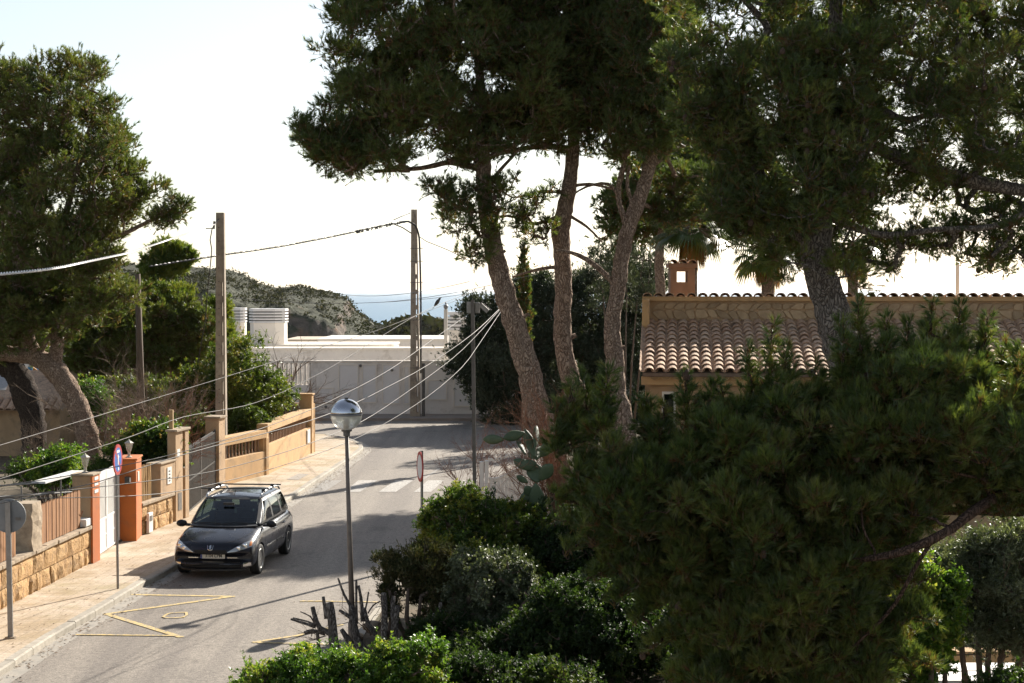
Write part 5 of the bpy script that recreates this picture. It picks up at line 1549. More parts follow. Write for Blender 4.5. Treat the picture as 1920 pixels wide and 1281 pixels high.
mb = MB(); mb.prism([(-26, D-.4), (xpx(112, D), D-.4), (xpx(112, D), D+3), (-26, D+3)], [zpx(769, D)]*2+[zpx(769, D)+1.2]*2, [zpx(768, D)]*2+[zpx(768, D)+1.25]*2); mb.build('roof', M['tile'], cot)
# pale awning at the left edge
mb = MB(); a = P(-40, 700, 58); b = P(20, 729, 58); c_ = P(10, 712, 59.5)
mb.prism([(a.x, 57.4), (b.x, 57.4), (b.x-.25, 59.6), (a.x, 59.6)], [b.z-.02]*2+[b.z+.7]*2, [b.z]*2+[b.z+.72]*2)
props(mb.build('awning', M['galv']), 'pale grey awning over the cottage at the left edge', 'awning')
# blue and orange sign
sgn = empty('shop_sign', tuple(P(65, 700, 66)), 'blue and orange painted sign behind the leaning trunk at left', 'sign')
c_ = P(67, 703, 66); mb = MB(); mb.lathe([(.001, -.03), (.235, -.03), (.235, .03), (.001, .03)], tuple(c_), 28, 'y'); mb.build('disc', simple('sign_cyan', (.0, .17, .42), .5), sgn)
mb = MB(); mb.box(P(54, 700, 66).x, P(61.5, 700, 66).x, 65.9, 65.96, P(0, 703, 66).z, P(0, 688, 66).z); mb.build('bar', bpy.data.materials['sign_cyan'], sgn)
mb = MB(); p0, p1, p2 = P(61.5, 700, 65.9), P(61.5, 688, 65.9), P(76, 698.5, 65.9)
mb.add([p0, p2, p1, p0+Vector((0, .05, 0)), p2+Vector((0, .05, 0)), p1+Vector((0, .05, 0))], [(0, 1, 2), (5, 4, 3), (0, 3, 4, 1), (1, 4, 5, 2), (2, 5, 3, 0)]); mb.build('wedge', simple('sign_orange', (.55, .24, .03), .5), sgn)
MB().tube([(c_.x, 66.1, 0), (c_.x, 66.1, c_.z)], .05, 8).build('post', M['galv_dark'], sgn)

# ================================================================== TILED HOUSE AT RIGHT
RD = 35.0
rx0 = xpx(1207, RD); rx1 = xpx(2150, RD)
pitch_x = .234; expo = .285
slope = math.atan2(zpx(603, 38.2)-zpx(694, RD), 3.2)
th_ = empty('tiled_house', (rx0, RD, 0), 'sandy house with a barrel tile roof and stone clad parapet, right of the pines', 'house')
z_e = zpx(697, RD)
SW = xpx(1530, RD)     # right of this the eave drops lower towards us
nrow = 12
mb = MB(); ze2 = z_e-5*expo*math.sin(slope)
zt_ = z_e+nrow*expo*math.sin(slope); yt_ = RD+nrow*expo*math.cos(slope)
mb.prism([(rx0-.02, RD+.05), (SW, RD+.05), (SW, yt_+.2), (rx0-.02, yt_+.2)], [z_e-.10, z_e-.10, zt_-.10, zt_-.10], [z_e-.03, z_e-.03, zt_-.03, zt_-.03])
yl = RD-5*expo*math.cos(slope)
mb.prism([(SW+.002, yl+.05), (rx1, yl+.05), (rx1, yt_+.2), (SW+.002, yt_+.2)], [ze2-.10, ze2-.10, zt_-.10, zt_-.10], [ze2-.03, ze2-.03, zt_-.03, zt_-.03])
roofp = mb.build('roof', mat('roof_bed', (.22, .15, .11), (.16, .11, .08), 8, .95), th_)
tmesh = []
for k in range(5):
    v_, f_ = tile_mesh(.106+.004*random.random(), .078, .40, .018); t_ = bpy.data.meshes.new('roof_tile'); t_.from_pydata([(a+random.uniform(-.002, .002), b, c) for a, b, c in v_], [], f_); t_.update(); t_.materials.append(M['tile']); tmesh.append(t_)
PI_ = Matrix.Translation(th_.location).inverted()
cnt = 0; extra = MB(); ncol = int((rx1-rx0)/pitch_x)
for c_ in range(ncol):
    x = rx0+pitch_x*(c_+.45)+random.uniform(-.008, .008)
    r0_ = 0 if x < SW else -5
    for r_ in range(r0_, nrow):
        yy = RD+r_*expo*math.cos(slope); zz = z_e+r_*expo*math.sin(slope)
        dx, dz, ty = random.uniform(-.007, .007), random.uniform(-.003, .004), random.uniform(-.03, .03)
        vis = (c_ < 17) or (c_ > 24)
        if vis and cnt < 290:
            o = bpy.data.objects.new('roof_tile', random.choice(tmesh)); link(o); o.parent = th_; o.matrix_parent_inverse = PI_
            o.location = (x+dx, yy+random.uniform(-.012, .012), zz+dz); o.rotation_euler = (slope-.06, 0, ty); cnt += 1
        else:
            v_, f_ = tile_mesh(.108, .080, .40, .018); Mx = Matrix.Translation((x+dx, yy, zz+dz)) @ Matrix.Rotation(ty, 4, 'Z') @ Matrix.Rotation(slope-.06, 4, 'X')
            extra.add([Mx @ Vector(q) for q in v_], f_)
# channel tiles between the covers, joined
for c_ in range(ncol+1):
    x = rx0+pitch_x*(c_-.05); r0_ = 0 if x < SW else -5
    for r_ in range(r0_, nrow, 1):
        yy = RD+r_*expo*math.cos(slope); zz = z_e+r_*expo*math.sin(slope)+.045
        v_, f_ = tile_mesh(.080, .070, .38, seg=5); Mx = Matrix.Translation((x, yy+.03, zz)) @ Matrix.Rotation(slope-.02, 4, 'X') @ Matrix.Diagonal((1, 1, -.9, 1))
        extra.add([Mx @ Vector(q) for q in v_], f_)
extra.build('roof_tiles', M['tile'], th_, kind='stuff')
# eave: mortar, wall below
mb = MB(); mb.box(rx0-.05, SW, RD+.10, RD+.35, z_e-.28, z_e-.101); mb.build('eave_moulding', M['render_ochre'], th_, bevel=.02)
v_, f_ = tile_mesh(.10, .09, .22)
for c_ in range(int((SW-rx0)/pitch_x)):
    x = rx0+pitch_x*(c_+.95); o = MB(); o.add([(x+a, RD+.0+b, z_e-.11-c2*.7) for a, b, c2 in v_], f_).build('eave_tile', M['render_ochre'], th_)
mb = MB(); mb.box(rx0+.12, SW, RD+.36, yt_, 0, z_e-.15); mb.build('wall', M['render_beige'], th_)
mb = MB(); mb.box(SW-.3, rx1, yl+.4, yt_, 0, ze2-.15); mb.build('front_wall', M['render_beige'], th_)
# window recess at the corner below the eave
mb = MB(); mb.box(xpx(1232, RD)+.1, xpx(1258, RD)+.1, RD+.30, RD+.358, z_e-1.3, z_e-.42); wn_ = mb.build('window', M['white_wall2'], th_)
mb = MB(); mb.box(xpx(1236, RD)+.1, xpx(1254, RD)+.1, RD+.285, RD+.299, z_e-1.25, z_e-.47); mb.build('pane', M['glass_car'], wn_)
# parapet
PD = yt_+.12
zp0, zp1 = zt_-.15, zpx(565, PD)
px0, px1 = rx0-.02, xpx(2150, PD)
mb = MB(); mb.box(px0, px1, PD, PD+.35, 0, zp1); mb.build('parapet', M['render_beige'], th_)
mb = MB(); mb.box(px0-.06, px1, PD-.10, PD+.45, zp1+.001, zpx(556, PD)); mb.build('parapet_coping', M['render_ochre'], th_, bevel=.015)
mb = MB(); mb.box(px0-.06, px0+.10, PD-.5, PD-.001, zp0-.2, zp1+.05); mb.build('gable_end', M['render_ochre'], th_, bevel=.01)
x = px0+.05; zc = zpx(556, PD); k = 0
while x < px1:
    o = bpy.data.objects.new('cap_tile', random.choice(tmesh)); link(o); o.parent = th_; o.matrix_parent_inverse = PI_
    o.location = (x, PD-.14, zc-.004); o.rotation_euler = (R(-2), 0, random.uniform(-.04, .04)); o.scale = (1.02, 1.45, 1.0); x += .243
# stone cladding: irregular flat stones, jittered cells
nx_, nz_ = int((px1-px0)/.235), 3
def jit(i, j):
    random.seed(i*131+j*17+5); a = random.uniform(-.07, .07); b = random.uniform(-.05, .05)
    return (px0+.13+.235*i+a+(.11 if j % 2 else 0), zp0+.04+(zp1-zp0-.07)*j/nz_+(b if 0 < j < nz_ else 0))
M['clad'] = mat('clad_stone', (.46, .33, .20), (.35, .24, .14), 6, .9, .5, 30, .01, rnd=.22)
for i in range(nx_):
    if 16 < i < 24 and False: continue
    for j in range(nz_):
        c4 = [jit(i, j), jit(i+1, j), jit(i+1, j+1), jit(i, j+1)]
        cx_ = sum(a for a, b in c4)/4; cz_ = sum(b for a, b in c4)/4
        q = []
        for a in range(4):
            p0, p1 = c4[a], c4[(a+1) % 4]
            for f in (.18, .82): q.append((p0[0]+(p1[0]-p0[0])*f, p0[1]+(p1[1]-p0[1])*f))
        q = [(cx_+(a-cx_)*.93, cz_+(b-cz_)*.91) for a, b in q]
        n = len(q); th2 = random.uniform(.02, .04)
        V = [(a, PD-.001, b) for a, b in q]+[(cx_+(a-cx_)*.93, PD-th2, cz_+(b-cz_)*.93) for a, b in q]
        MB().add(V, [tuple(range(2*n-1, n-1, -1))[::-1]]+[(a, (a+1) % n, n+(a+1) % n, n+a) for a in range(n)]).build('stone', M['clad'], th_)
random.seed(99)
th_.rotation_euler = (0, 0, R(-5.2))
# chimney
CDp = PD+1.0
ch = empty('chimney', (xpx(1279, CDp), CDp, zp1), 'terracotta chimney with a square opening and small tiles on top', 'chimney')
xa, xb = xpx(1257, CDp), xpx(1303, CDp); zb_, zt2 = zpx(600, CDp), zpx(494, CDp)
zo0, zo1 = zpx(529, CDp), zpx(509, CDp); oa, ob = xpx(1269, CDp), xpx(1289, CDp)
M['terra'] = mat('terracotta_render', (.27, .15, .095), (.20, .115, .07), 4, .9, .3, 40)
w_ = xb-xa
mb = MB(); mb.box(xa, xb, CDp, CDp+w_, zb_, zo0); mb.box(xa, oa, CDp, CDp+w_, zo0, zo1); mb.box(ob, xb, CDp, CDp+w_, zo0, zo1); mb.box(xa, xb, CDp, CDp+w_, zo1, zpx(502, CDp)); mb.build('shaft', M['terra'], ch)
mb = MB(); mb.box(xa-.05, xb+.05, CDp-.05, CDp+w_+.05, zpx(502, CDp)+.001, zpx(494, CDp)); mb.build('cornice', M['terra'], ch, bevel=.01)
for k in range(3):
    o = bpy.data.objects.new('cap_tile', tmesh[k]); link(o); o.parent = ch; o.matrix_parent_inverse = Matrix.Translation(ch.location).inverted(); o.location = (xa+.06+k*(w_-.12)/2, CDp-.08, zpx(494, CDp)); o.scale = (1, 1.6, 1.0)
    o.rotation_euler = (0, 0, 0)
# thin post on the roof far right and rain pipe
mb = MB(); q = P(1795, 560, PD+1.2); mb.tube([(q.x, q.y, q.z-.3), (q.x, q.y, P(1795, 480, PD+1.2).z)], .045, 8); props(mb.build('vent_pipe', M['white_wall2']), 'slim pale vent pipe rising behind the tiled parapet at right', 'pipe')

# ================================================================== GARDEN GATE ON THE RIGHT (white, swooping top)
GD = 43.5
e = empty('garden_gate', (xpx(905, GD), GD, 0), 'white garden gate with a swooping top rail beside the prickly pear', 'gate')
def gx(x): return xpx(x, GD)
mb = MB(); mb.box(gx(899), gx(907), GD, GD+.10, 0, zpx(866, GD)); mb.box(gx(908.5), gx(916), GD-.02, GD+.10, 0, zpx(864, GD)); mb.build('post', M['white_metal'], e, bevel=.008)
def topy(x): return 862-16*sstep(925, 990, x)
def lowy(x): return 898-24*sstep(925, 990, x)
mb = MB(); xs_ = list(range(915, 1046, 6))
for a, b in zip(xs_, xs_[1:]): mb.bar((gx(a), GD+.03, zpx(topy(a), GD)), (gx(b), GD+.03, zpx(topy(b), GD)), .05, .06)
mb.build('top_rail', M['white_metal'], e)
mb = MB()
for a, b in zip(xs_, xs_[1:]): mb.bar((gx(a), GD+.03, zpx(lowy(a), GD)), (gx(b), GD+.03, zpx(lowy(b), GD)), .06, .05)
mb.build('mid_rail', M['white_metal'], e)
x = 917
while x < 1044:
    x2 = x+7.2; mb = MB(); mb.prism([(gx(x), GD+.02), (gx(x2)-.004, GD+.02), (gx(x2)-.004, GD+.045), (gx(x), GD+.045)], .1, [zpx(lowy(x), GD)-.02, zpx(lowy(x2), GD)-.02, zpx(lowy(x2), GD)-.02, zpx(lowy(x), GD)-.02]); mb.build('board', M['white_metal'], e); x = x2
# white low wall/slab and wire fence low right
D = 23.0
e = empty('paving_slab', tuple(P(1810, 1262, D)), 'sunlit white slab seen through the wire fence at bottom right', 'slab')
a = P(1755, 1276, D); b = P(1905, 1276, D)
mb = MB(); mb.prism([(a.x, D), (b.x+.8, D), (b.x+.9, D+1.1), (a.x+.1, D+1.1)], a.z-.25, a.z); mb.build('slab', M['white_metal'], e)
mb = MB(); mb.prism([(a.x-.2, D+2.2), (b.x+2, D+2.2), (b.x+2, D+2.5), (a.x-.2, D+2.5)], .1, P(1800, 1222, D+2.2).z); mb.build('low_wall', M['render_ochre'], e)
e = empty('wire_fence', tuple(P(1805, 1260, 22)), 'thin rusty wire fence in front of the white slab at bottom right', 'fence')
mb = MB(); q = P(1806, 1300, 22); mb.tube([q, P(1804, 1215, 22)], .018, 6); mb.tube([P(1775, 1300, 22), P(1774, 1236, 22)], .012, 6); mb.build('post', M['wood_pole'], e)
mb = MB(); mb.tube([P(1755, 1259, 22), P(1840, 1258, 22)], .007, 5); mb.tube([P(1780, 1229, 22), P(1825, 1227, 22), P(1850, 1234, 22)], .009, 5); mb.tube([P(1700, 1285, 22), P(1920, 1283, 22)], .007, 5); mb.build('wire', M['wood_pole'], e)
# ================================================================== PLANTS
def unit(a): return a/np.maximum(np.linalg.norm(a, axis=-1, keepdims=True), 1e-9)
def in_poly(x, y, poly):
    c = False; n = len(poly)
    for i in range(n):
        x1, y1 = poly[i]; x2, y2 = poly[(i+1) % n]
        if (y1 > y) != (y2 > y) and x < (x2-x1)*(y-y1)/(y2-y1)+x1: c = not c
    return c
def edge_d(x, y, poly):
    best = 1e9; n = len(poly)
    for i in range(n):
        x1, y1 = poly[i]; x2, y2 = poly[(i+1) % n]
        dx, dy = x2-x1, y2-y1; t = max(0, min(1, ((x-x1)*dx+(y-y1)*dy)/(dx*dx+dy*dy+1e-9)))
        best = min(best, math.hypot(x-x1-t*dx, y-y1-t*dy))
    return best
def blobs_in(poly, D, thick, n, r0, r1, edge=.55, seed=1, even=.8):
    """clump centres filling a solid whose silhouette is poly at distance D"""
    rd = random.Random(seed)
    xs_ = [p[0] for p in poly]; ys_ = [p[1] for p in poly]; out = []
    tries = 0
    while len(out) < n and tries < n*60:
        tries += 1
        x = rd.uniform(min(xs_), max(xs_)); y = rd.uniform(min(ys_), max(ys_)); r = rd.uniform(r0, r1)
        if not in_poly(x, y, poly): continue
        e = edge_d(x, y, poly)*S(D)
        if e < r*edge: continue
        half = thick/2*min(1, math.sqrt(e/(thick*.45)))
        d = D+rd.uniform(-1, 1)*half
        # keep the silhouette: place on the real ray of that pixel
        p = P(x, y, d)
        if p.z < .1+r*.3: continue
        if any((p-q).length < even*(r+s)*.5 for q, s in out[-60:]) and rd.random() < .7: continue
        out.append((p, r))
    return out

def pine_needles(bl, n_sh, n_nd, sh_len, nd_len, nd_w, up=.55, hue0=0, hue1=.75, dead=.02, seed=3, droop=0, flat=.8, shv=.24, al0=.3, al1=.85):
    g = np.random.default_rng(seed)
    Cn = np.array([tuple(p) for p, r in bl]); Rr = np.array([r for p, r in bl])
    nb = len(bl); cnt = np.maximum(6, (n_sh*(Rr/Rr.mean())**1.6).astype(int)); idx = np.repeat(np.arange(nb), cnt); m = len(idx)
    # every clump is a handful of boughs, each a loose tuft of its own
    K_ = 7; sd_ = unit(g.normal(0, 1, (nb, K_, 3))); sc_ = Cn[:, None, :]+sd_*(Rr[:, None]*g.uniform(.25, 1.02, (nb, K_)))[:, :, None]*np.array([1, 1, flat])
    kk = g.integers(0, K_, m); cen = sc_[idx, kk]
    d = unit(g.normal(0, 1, (m, 3)))
    rad = np.minimum(np.abs(g.normal(0, .36, m)), 1.0)
    base = cen+d*(Rr[idx]*rad)[:, None]*np.array([1, 1, .75])
    d = unit(d+sd_[idx, kk]*.8)
    ax = unit(d*.75+np.array([0, 0, up])+g.normal(0, .35, (m, 3)))
    L_ = sh_len*g.uniform(.6, 1.25, m)
    bh = g.uniform(hue0, hue1, nb)
    sh = np.clip(bh[idx]+g.uniform(-1, 1, m)*shv, 0, .82)
    sh = np.where(g.uniform(0, 1, m) < dead, g.uniform(.88, 1, m), sh)
    # shoots' needles
    N = m*n_nd; si = np.repeat(np.arange(m), n_nd)
    A = ax[si]; t = g.uniform(.15, 1, N)
    rnd = g.normal(0, 1, (N, 3)); perp = unit(rnd-A*np.sum(rnd*A, 1)[:, None])
    al = g.uniform(al0, al1, N)
    dr = unit(A*np.cos(al)[:, None]+perp*np.sin(al)[:, None]+np.array([0, 0, -droop]))
    b0 = base[si]+A*(L_[si]*t)[:, None]
    ln = nd_len*g.uniform(.7, 1.2, N)
    side = unit(np.cross(dr, g.normal(0, 1, (N, 3))))*(nd_w/2)
    V = np.stack([b0-side, b0+side, b0+dr*ln[:, None]], 1).reshape(-1, 3)
    F = np.arange(N*3).reshape(-1, 3)
    H = np.clip(sh[si]+g.uniform(-.08, .08, N), 0, 1)
    # woody twig of every shoot, as thin wedges
    tw = unit(np.cross(ax, g.normal(0, 1, (m, 3))))*(nd_w*.9)
    tb = base-ax*(L_*.7)[:, None]
    V2 = np.stack([tb-tw, tb+tw, base+ax*L_[:, None]], 1).reshape(-1, 3)
    F2 = np.arange(m*3).reshape(-1, 3)+len(V)
    return np.vstack([V, V2]), np.vstack([F, F2]), np.concatenate([H, np.full(m, .93)])

def leaf_rosettes(bl, n_ro, n_lf, lf_len, lf_w, up=.4, hue0=0, hue1=.7, seed=3, spread=(.5, 1.3), flat=.85, shell=.35):
    g = np.random.default_rng(seed)
    Cn = np.array([tuple(p) for p, r in bl]); Rr = np.array([r for p, r in bl]); nb = len(bl)
    cnt = np.maximum(5, (n_ro*(Rr/Rr.mean())**1.8).astype(int)); idx = np.repeat(np.arange(nb), cnt); m = len(idx)
    K_ = 5; sd_ = unit(g.normal(0, 1, (nb, K_, 3))+np.array([0, 0, .25])); sc_ = Cn[:, None, :]+sd_*(Rr[:, None]*g.uniform(.35, 1.0, (nb, K_)))[:, :, None]*np.array([1, 1, flat])
    kk = g.integers(0, K_, m); cen = sc_[idx, kk]
    d = unit(g.normal(0, 1, (m, 3))); rad = np.abs(g.normal(0, .42, m))
    base = cen+d*(Rr[idx]*rad)[:, None]
    d = unit(d+sd_[idx, kk]*.7)
    ax = unit(d*.8+np.array([0, 0, up])+g.normal(0, .35, (m, 3)))
    bh = g.uniform(hue0, hue1, nb); sh = np.clip(bh[idx]+g.uniform(-.25, .25, m), 0, 1)
    N = m*n_lf; si = np.repeat(np.arange(m), n_lf); A = ax[si]
    rnd = g.normal(0, 1, (N, 3)); perp = unit(rnd-A*np.sum(rnd*A, 1)[:, None])
    al = g.uniform(spread[0], spread[1], N)
    dr = unit(A*np.cos(al)[:, None]+perp*np.sin(al)[:, None])
    ln = lf_len*g.uniform(.45, 1.25, N)*(g.uniform(.75, 1.2, m)[si]); wd = lf_w*g.uniform(.7, 1.15, N)
    b0 = base[si]+A*(g.uniform(-.5, .4, N)*lf_len)[:, None]
    side = unit(np.cross(dr, A+g.normal(0, .25, (N, 3))))*(wd/2)[:, None]
    nrm = unit(np.cross(side, dr))
    mid = b0+dr*(ln*.5)[:, None]+nrm*(ln*.06)[:, None]
    V = np.stack([b0, mid-side, b0+dr*ln[:, None]-nrm*(ln*.08)[:, None], mid+side], 1).reshape(-1, 3)
    return V, np.arange(N*4).reshape(-1, 4), np.clip(sh[si]+g.uniform(-.12, .12, N), 0, 1)

def connect(bl, skel, unit_r=.014, jit=.12, seg=5, seed=5, rmax=.12, sink=.25):
    """branch each clump back to the skeleton, pipe-model radii"""
    rd = random.Random(seed)
    nodes_ = [Vector(p) for p in skel]; par = []; order = sorted(range(len(bl)), key=lambda i: min((bl[i][0]-s).length for s in skel))
    pos = np.array([tuple(p) for p in nodes_]); ids = [-1]*len(nodes_)
    parent = {}
    for i in order:
        p = bl[i][0]; dd = np.linalg.norm(pos-np.array(tuple(p)), axis=1)
        k = int(np.argmin(dd+np.maximum(0, pos[:, 2]-p.z)*.5))
        parent[i] = (ids[k], Vector(pos[k])); pos = np.vstack([pos, np.array(tuple(p))]); ids.append(i)
    cnt = {i: 1 for i in order}
    for i in reversed(order):
        if parent[i][0] >= 0: cnt[parent[i][0]] += cnt[i]
    mb = MB()
    for i in order:
        pi, pp = parent[i]; p = bl[i][0]; L_ = (p-pp).length
        r1 = min(rmax, unit_r*math.sqrt(cnt[i])); r0 = min(rmax, unit_r*math.sqrt(cnt[i]+1)*1.08)
        pts = [pp]
        for k in (1, 2, 3):
            f = k/4; q = pp.lerp(p, f)+Vector((rd.uniform(-1, 1), rd.uniform(-1, 1), rd.uniform(-1, 1)))*L_*jit*math.sin(math.pi*f); q.z -= L_*.06*math.sin(math.pi*f); pts.append(q)
        pts.append(p)
        mb.tube(pts, [r0+(r1-r0)*k/4 for k in range(5)], seg, cap=False)
        if cnt[i] == 1:
            for k in range(3):
                d = Vector((rd.gauss(0, 1), rd.gauss(0, 1), rd.gauss(0, .8)+.3)).normalized()
                mb.tube([p, p+d*bl[i][1]*.55, p+d*bl[i][1]+Vector((0, 0, bl[i][1]*.15))], [r1*.8, r1*.5, r1*.25], 3, cap=False)
    return mb

def trunk_px(lst, D, k=.88):
    """[(px,py,width px[,D])] -> world points and radii"""
    pts = []; rad = []
    for t in lst:
        d = t[3] if len(t) > 3 else D
        pts.append(P(t[0], t[1], d)); rad.append(t[2]*S(d)/2*k)
    # resample smoothly
    P2, R2 = [], []
    for i in range(len(pts)-1):
        p0, p1, p2, p3 = pts[max(i-1, 0)], pts[i], pts[i+1], pts[min(i+2, len(pts)-1)]
        n = max(2, int((p2-p1).length/.12))
        for j in range(n):
            t = j/n; P2.append(.5*((2*p1)+(p2-p0)*t+(2*p0-5*p1+4*p2-p3)*t*t+(3*p1-p0-3*p2+p3)*t**3)); R2.append(rad[i]+(rad[i+1]-rad[i])*t)
    P2.append(pts[-1]); R2.append(rad[-1]); return P2, R2

def tree(name, label, cat, trunks, D, bl, foliage, fmat, bmat=None, group=None, unit_r=.014, rmax=.12, twig=None, cones=0, rough=.2, skel_from=.4, seg=20, branches=True, jit=.12):
    bmat = bmat or M['bark']
    tr = [trunk_px(t, D) for t in trunks]
    base = tr[0][0][0]
    e = empty(name, (base.x, base.y, max(0.1, base.z)), label, cat, group)
    skel = []
    for i, (p, r) in enumerate(tr):
        MB().tube(p, r, seg if i == 0 else 10, rough=rough).build('trunk' if i == 0 else 'limb', bmat, e, smooth=True)
        k0 = int(len(p)*skel_from) if i == 0 else len(p)//3
        skel += p[k0::6]
    if branches:
        connect(bl, skel, unit_r, rmax=rmax, jit=jit).build('branches', twig or bmat, e, smooth=True, kind='stuff')
    V, F, H = foliage
    mesh_np('foliage', V, F, fmat, e, hue=H, kind='stuff')
    if cones:
        rd = random.Random(8); mb = MB()
        for k in range(cones):
            p, r = rd.choice(bl); d = Vector((rd.gauss(0, 1), rd.gauss(0, 1), rd.gauss(-.3, .7))).normalized(); c_ = p+d*r*rd.uniform(.4, 1)
            s_ = rd.uniform(.030, .045)
            mb.lathe([(.001, -1.3*s_), (.7*s_, -s_), (s_, -.2*s_), (.75*s_, .7*s_), (.001, 1.3*s_)], tuple(c_), 6)
        mb.build('cones', M['cone'], e, kind='stuff')
    return e

# ---------------- three umbrella pines, centre
crown1 = [(602, -60), (590, 20), (583, 75), (578, 115), (596, 160), (588, 196), (556, 206), (540, 238), (552, 285), (585, 325), (640, 348), (700, 335), (760, 348), (800, 330), (860, 330), (930, 320), (990, 300), (1040, 240), (1080, 120), (1090, -60), (1040, -230), (880, -330), (720, -290), (630, -180)]
bl = blobs_in(crown1, 33, 4.6, 330, .28, .56, .8, 11)
bl += blobs_in([(562, 208), (545, 235), (562, 290), (620, 335), (700, 330), (680, 250), (610, 240)], 32.5, 1.4, 34, .20, .32, .5, 12)
bl += blobs_in([(780, 345), (800, 385), (835, 420), (850, 480), (900, 505), (930, 430), (960, 380), (960, 330), (860, 320)], 32.6, 2.0, 30, .17, .28, .3, 13, .9)
fo = pine_needles(bl, 76, 19, .13, .10, .0125, hue1=.68, dead=.012, seed=21)
tree('pine_tree', 'tall pine with a leaning bare trunk, leftmost of the three tall middle pines', 'tree',
     [[(1075, 1050, 66), (1058, 940, 56), (1038, 850, 54), (1013, 780, 52), (992, 700, 50), (965, 610, 47), (938, 520, 42), (918, 430, 38), (908, 340, 34), (905, 260, 28), (900, 150, 20), (890, 20, 12)],
      [(908, 320, 16), (850, 305, 13), (790, 315, 10), (700, 322, 7)], [(906, 300, 14), (950, 280, 12), (975, 265, 9), (1005, 240, 7)], [(903, 200, 16), (830, 130, 12), (740, 90, 8)], [(910, 350, 9), (955, 300, 7), (985, 268, 5)], [(912, 400, 7), (870, 395, 5), (830, 385, 3)], [(962, 605, 13), (985, 592, 8), (992, 588, 6)], [(1000, 730, 14), (978, 712, 9), (972, 708, 7)], [(930, 480, 10), (948, 470, 6)]], 33,
     bl, fo, M['pine'], group='three pines in the middle', cones=160, unit_r=.011, skel_from=.55)
crown2 = [(900, -60), (880, 60), (900, 180), (960, 290), (1040, 305), (1110, 300), (1180, 250), (1210, 120), (1220, -60), (1180, -230), (1040, -330), (930, -230)]
bl = blobs_in(crown2, 34, 4.4, 270, .28, .54, .6, 15)
bl += blobs_in([(955, 320), (950, 400), (985, 470), (1040, 470), (1045, 330)], 33.5, 1.8, 18, .14, .21, .3, 17, .9)
fo = pine_needles(bl, 74, 19, .13, .10, .0125, hue1=.68, dead=.012, seed=22)
tree('pine_tree', 'tall pine with an upright knobbly trunk, middle one of the three tall pines', 'tree',
     [[(1120, 1060, 66), (1105, 900, 54), (1090, 780, 52), (1072, 715, 44), (1058, 660, 38), (1054, 600, 38), (1057, 540, 36), (1054, 480, 36), (1052, 430, 40), (1064, 370, 32), (1071, 320, 30), (1078, 240, 24), (1085, 120, 16), (1080, 0, 10)],
      [(1062, 400, 10), (1000, 420, 7), (950, 405, 5), (880, 425, 3)], [(1068, 360, 9), (1010, 360, 6), (960, 370, 4), (930, 345, 3)], [(1055, 500, 9), (1010, 505, 7), (960, 520, 4)], [(1060, 400, 8), (1100, 425, 6), (1130, 455, 3)], [(1056, 640, 16), (1080, 628, 9)], [(1070, 710, 12), (1050, 690, 8)], [(1072, 350, 8), (1105, 345, 7), (1150, 355, 4)], [(1076, 280, 16), (1010, 275, 12), (930, 290, 8)]], 34,
     bl, fo, M['pine'], group='three pines in the middle', cones=170, unit_r=.011, skel_from=.6)
crown3 = [(1060, -60), (1050, 80), (1080, 220), (1110, 300), (1170, 320), (1250, 310), (1310, 300), (1320, 200), (1320, 120), (1310, -60), (1290, -230), (1240, -330), (1110, -230)]
bl = blobs_in(crown3, 33.5, 4.4, 260, .28, .54, .6, 16)
bl += blobs_in([(1215, 330), (1205, 400), (1235, 440), (1300, 430), (1340, 400), (1340, 330), (1300, 300)], 34.5, 1.8, 34, .2, .34, .4, 18)
fo = pine_needles(bl, 74, 19, .13, .10, .0125, hue1=.66, dead=.012, seed=23)
tree('pine_tree', 'tall forked pine, rightmost of the three pines, nearest the tiled roof', 'tree',
     [[(1185, 1060, 60), (1180, 900, 54), (1166, 790, 50), (1155, 730, 42), (1152, 670, 40), (1148, 610, 34), (1157, 550, 32), (1165, 490, 32), (1178, 430, 32), (1196, 380, 30), (1216, 320, 26), (1240, 220, 22), (1260, 100, 16), (1262, 0, 10)],
      [(1180, 440, 16), (1168, 405, 13), (1159, 370, 12), (1163, 335, 12), (1172, 290, 10), (1150, 230, 8)], [(1160, 540, 14), (1130, 510, 12), (1100, 487, 11), (1072, 474, 9), (1040, 470, 6)], [(1163, 372, 8), (1140, 345, 7), (1100, 350, 5), (1075, 365, 4)], [(1190, 395, 9), (1176, 350, 8), (1180, 310, 6)], [(1220, 310, 16), (1280, 270, 12), (1300, 250, 8)], [(1152, 660, 12), (1172, 650, 8)], [(1160, 740, 14), (1140, 722, 9)]], 33.5,
     bl, fo, M['pine'], group='three pines in the middle', cones=90, unit_r=.011, skel_from=.6)

# pine standing behind, which shades the road
bl = blobs_in([(1112, 445), (1125, 385), (1190, 300), (1235, 232), (1290, 170), (1380, 165), (1450, 250), (1470, 350), (1440, 455), (1330, 465), (1200, 455)], 58, 5.0, 170, .5, .85, .4, 19)
fo = pine_needles(bl, 100, 13, .22, .16, .036, hue1=.6, seed=24)
tree('pine_tree', 'dense pine farther back, its crown filling in behind the forked pine', 'tree', [[(1232, 870, 26), (1240, 600, 22), (1236, 480, 20), (1250, 380, 16), (1262, 280, 10)]], 57.5, bl, fo, M['pine'], unit_r=.014)

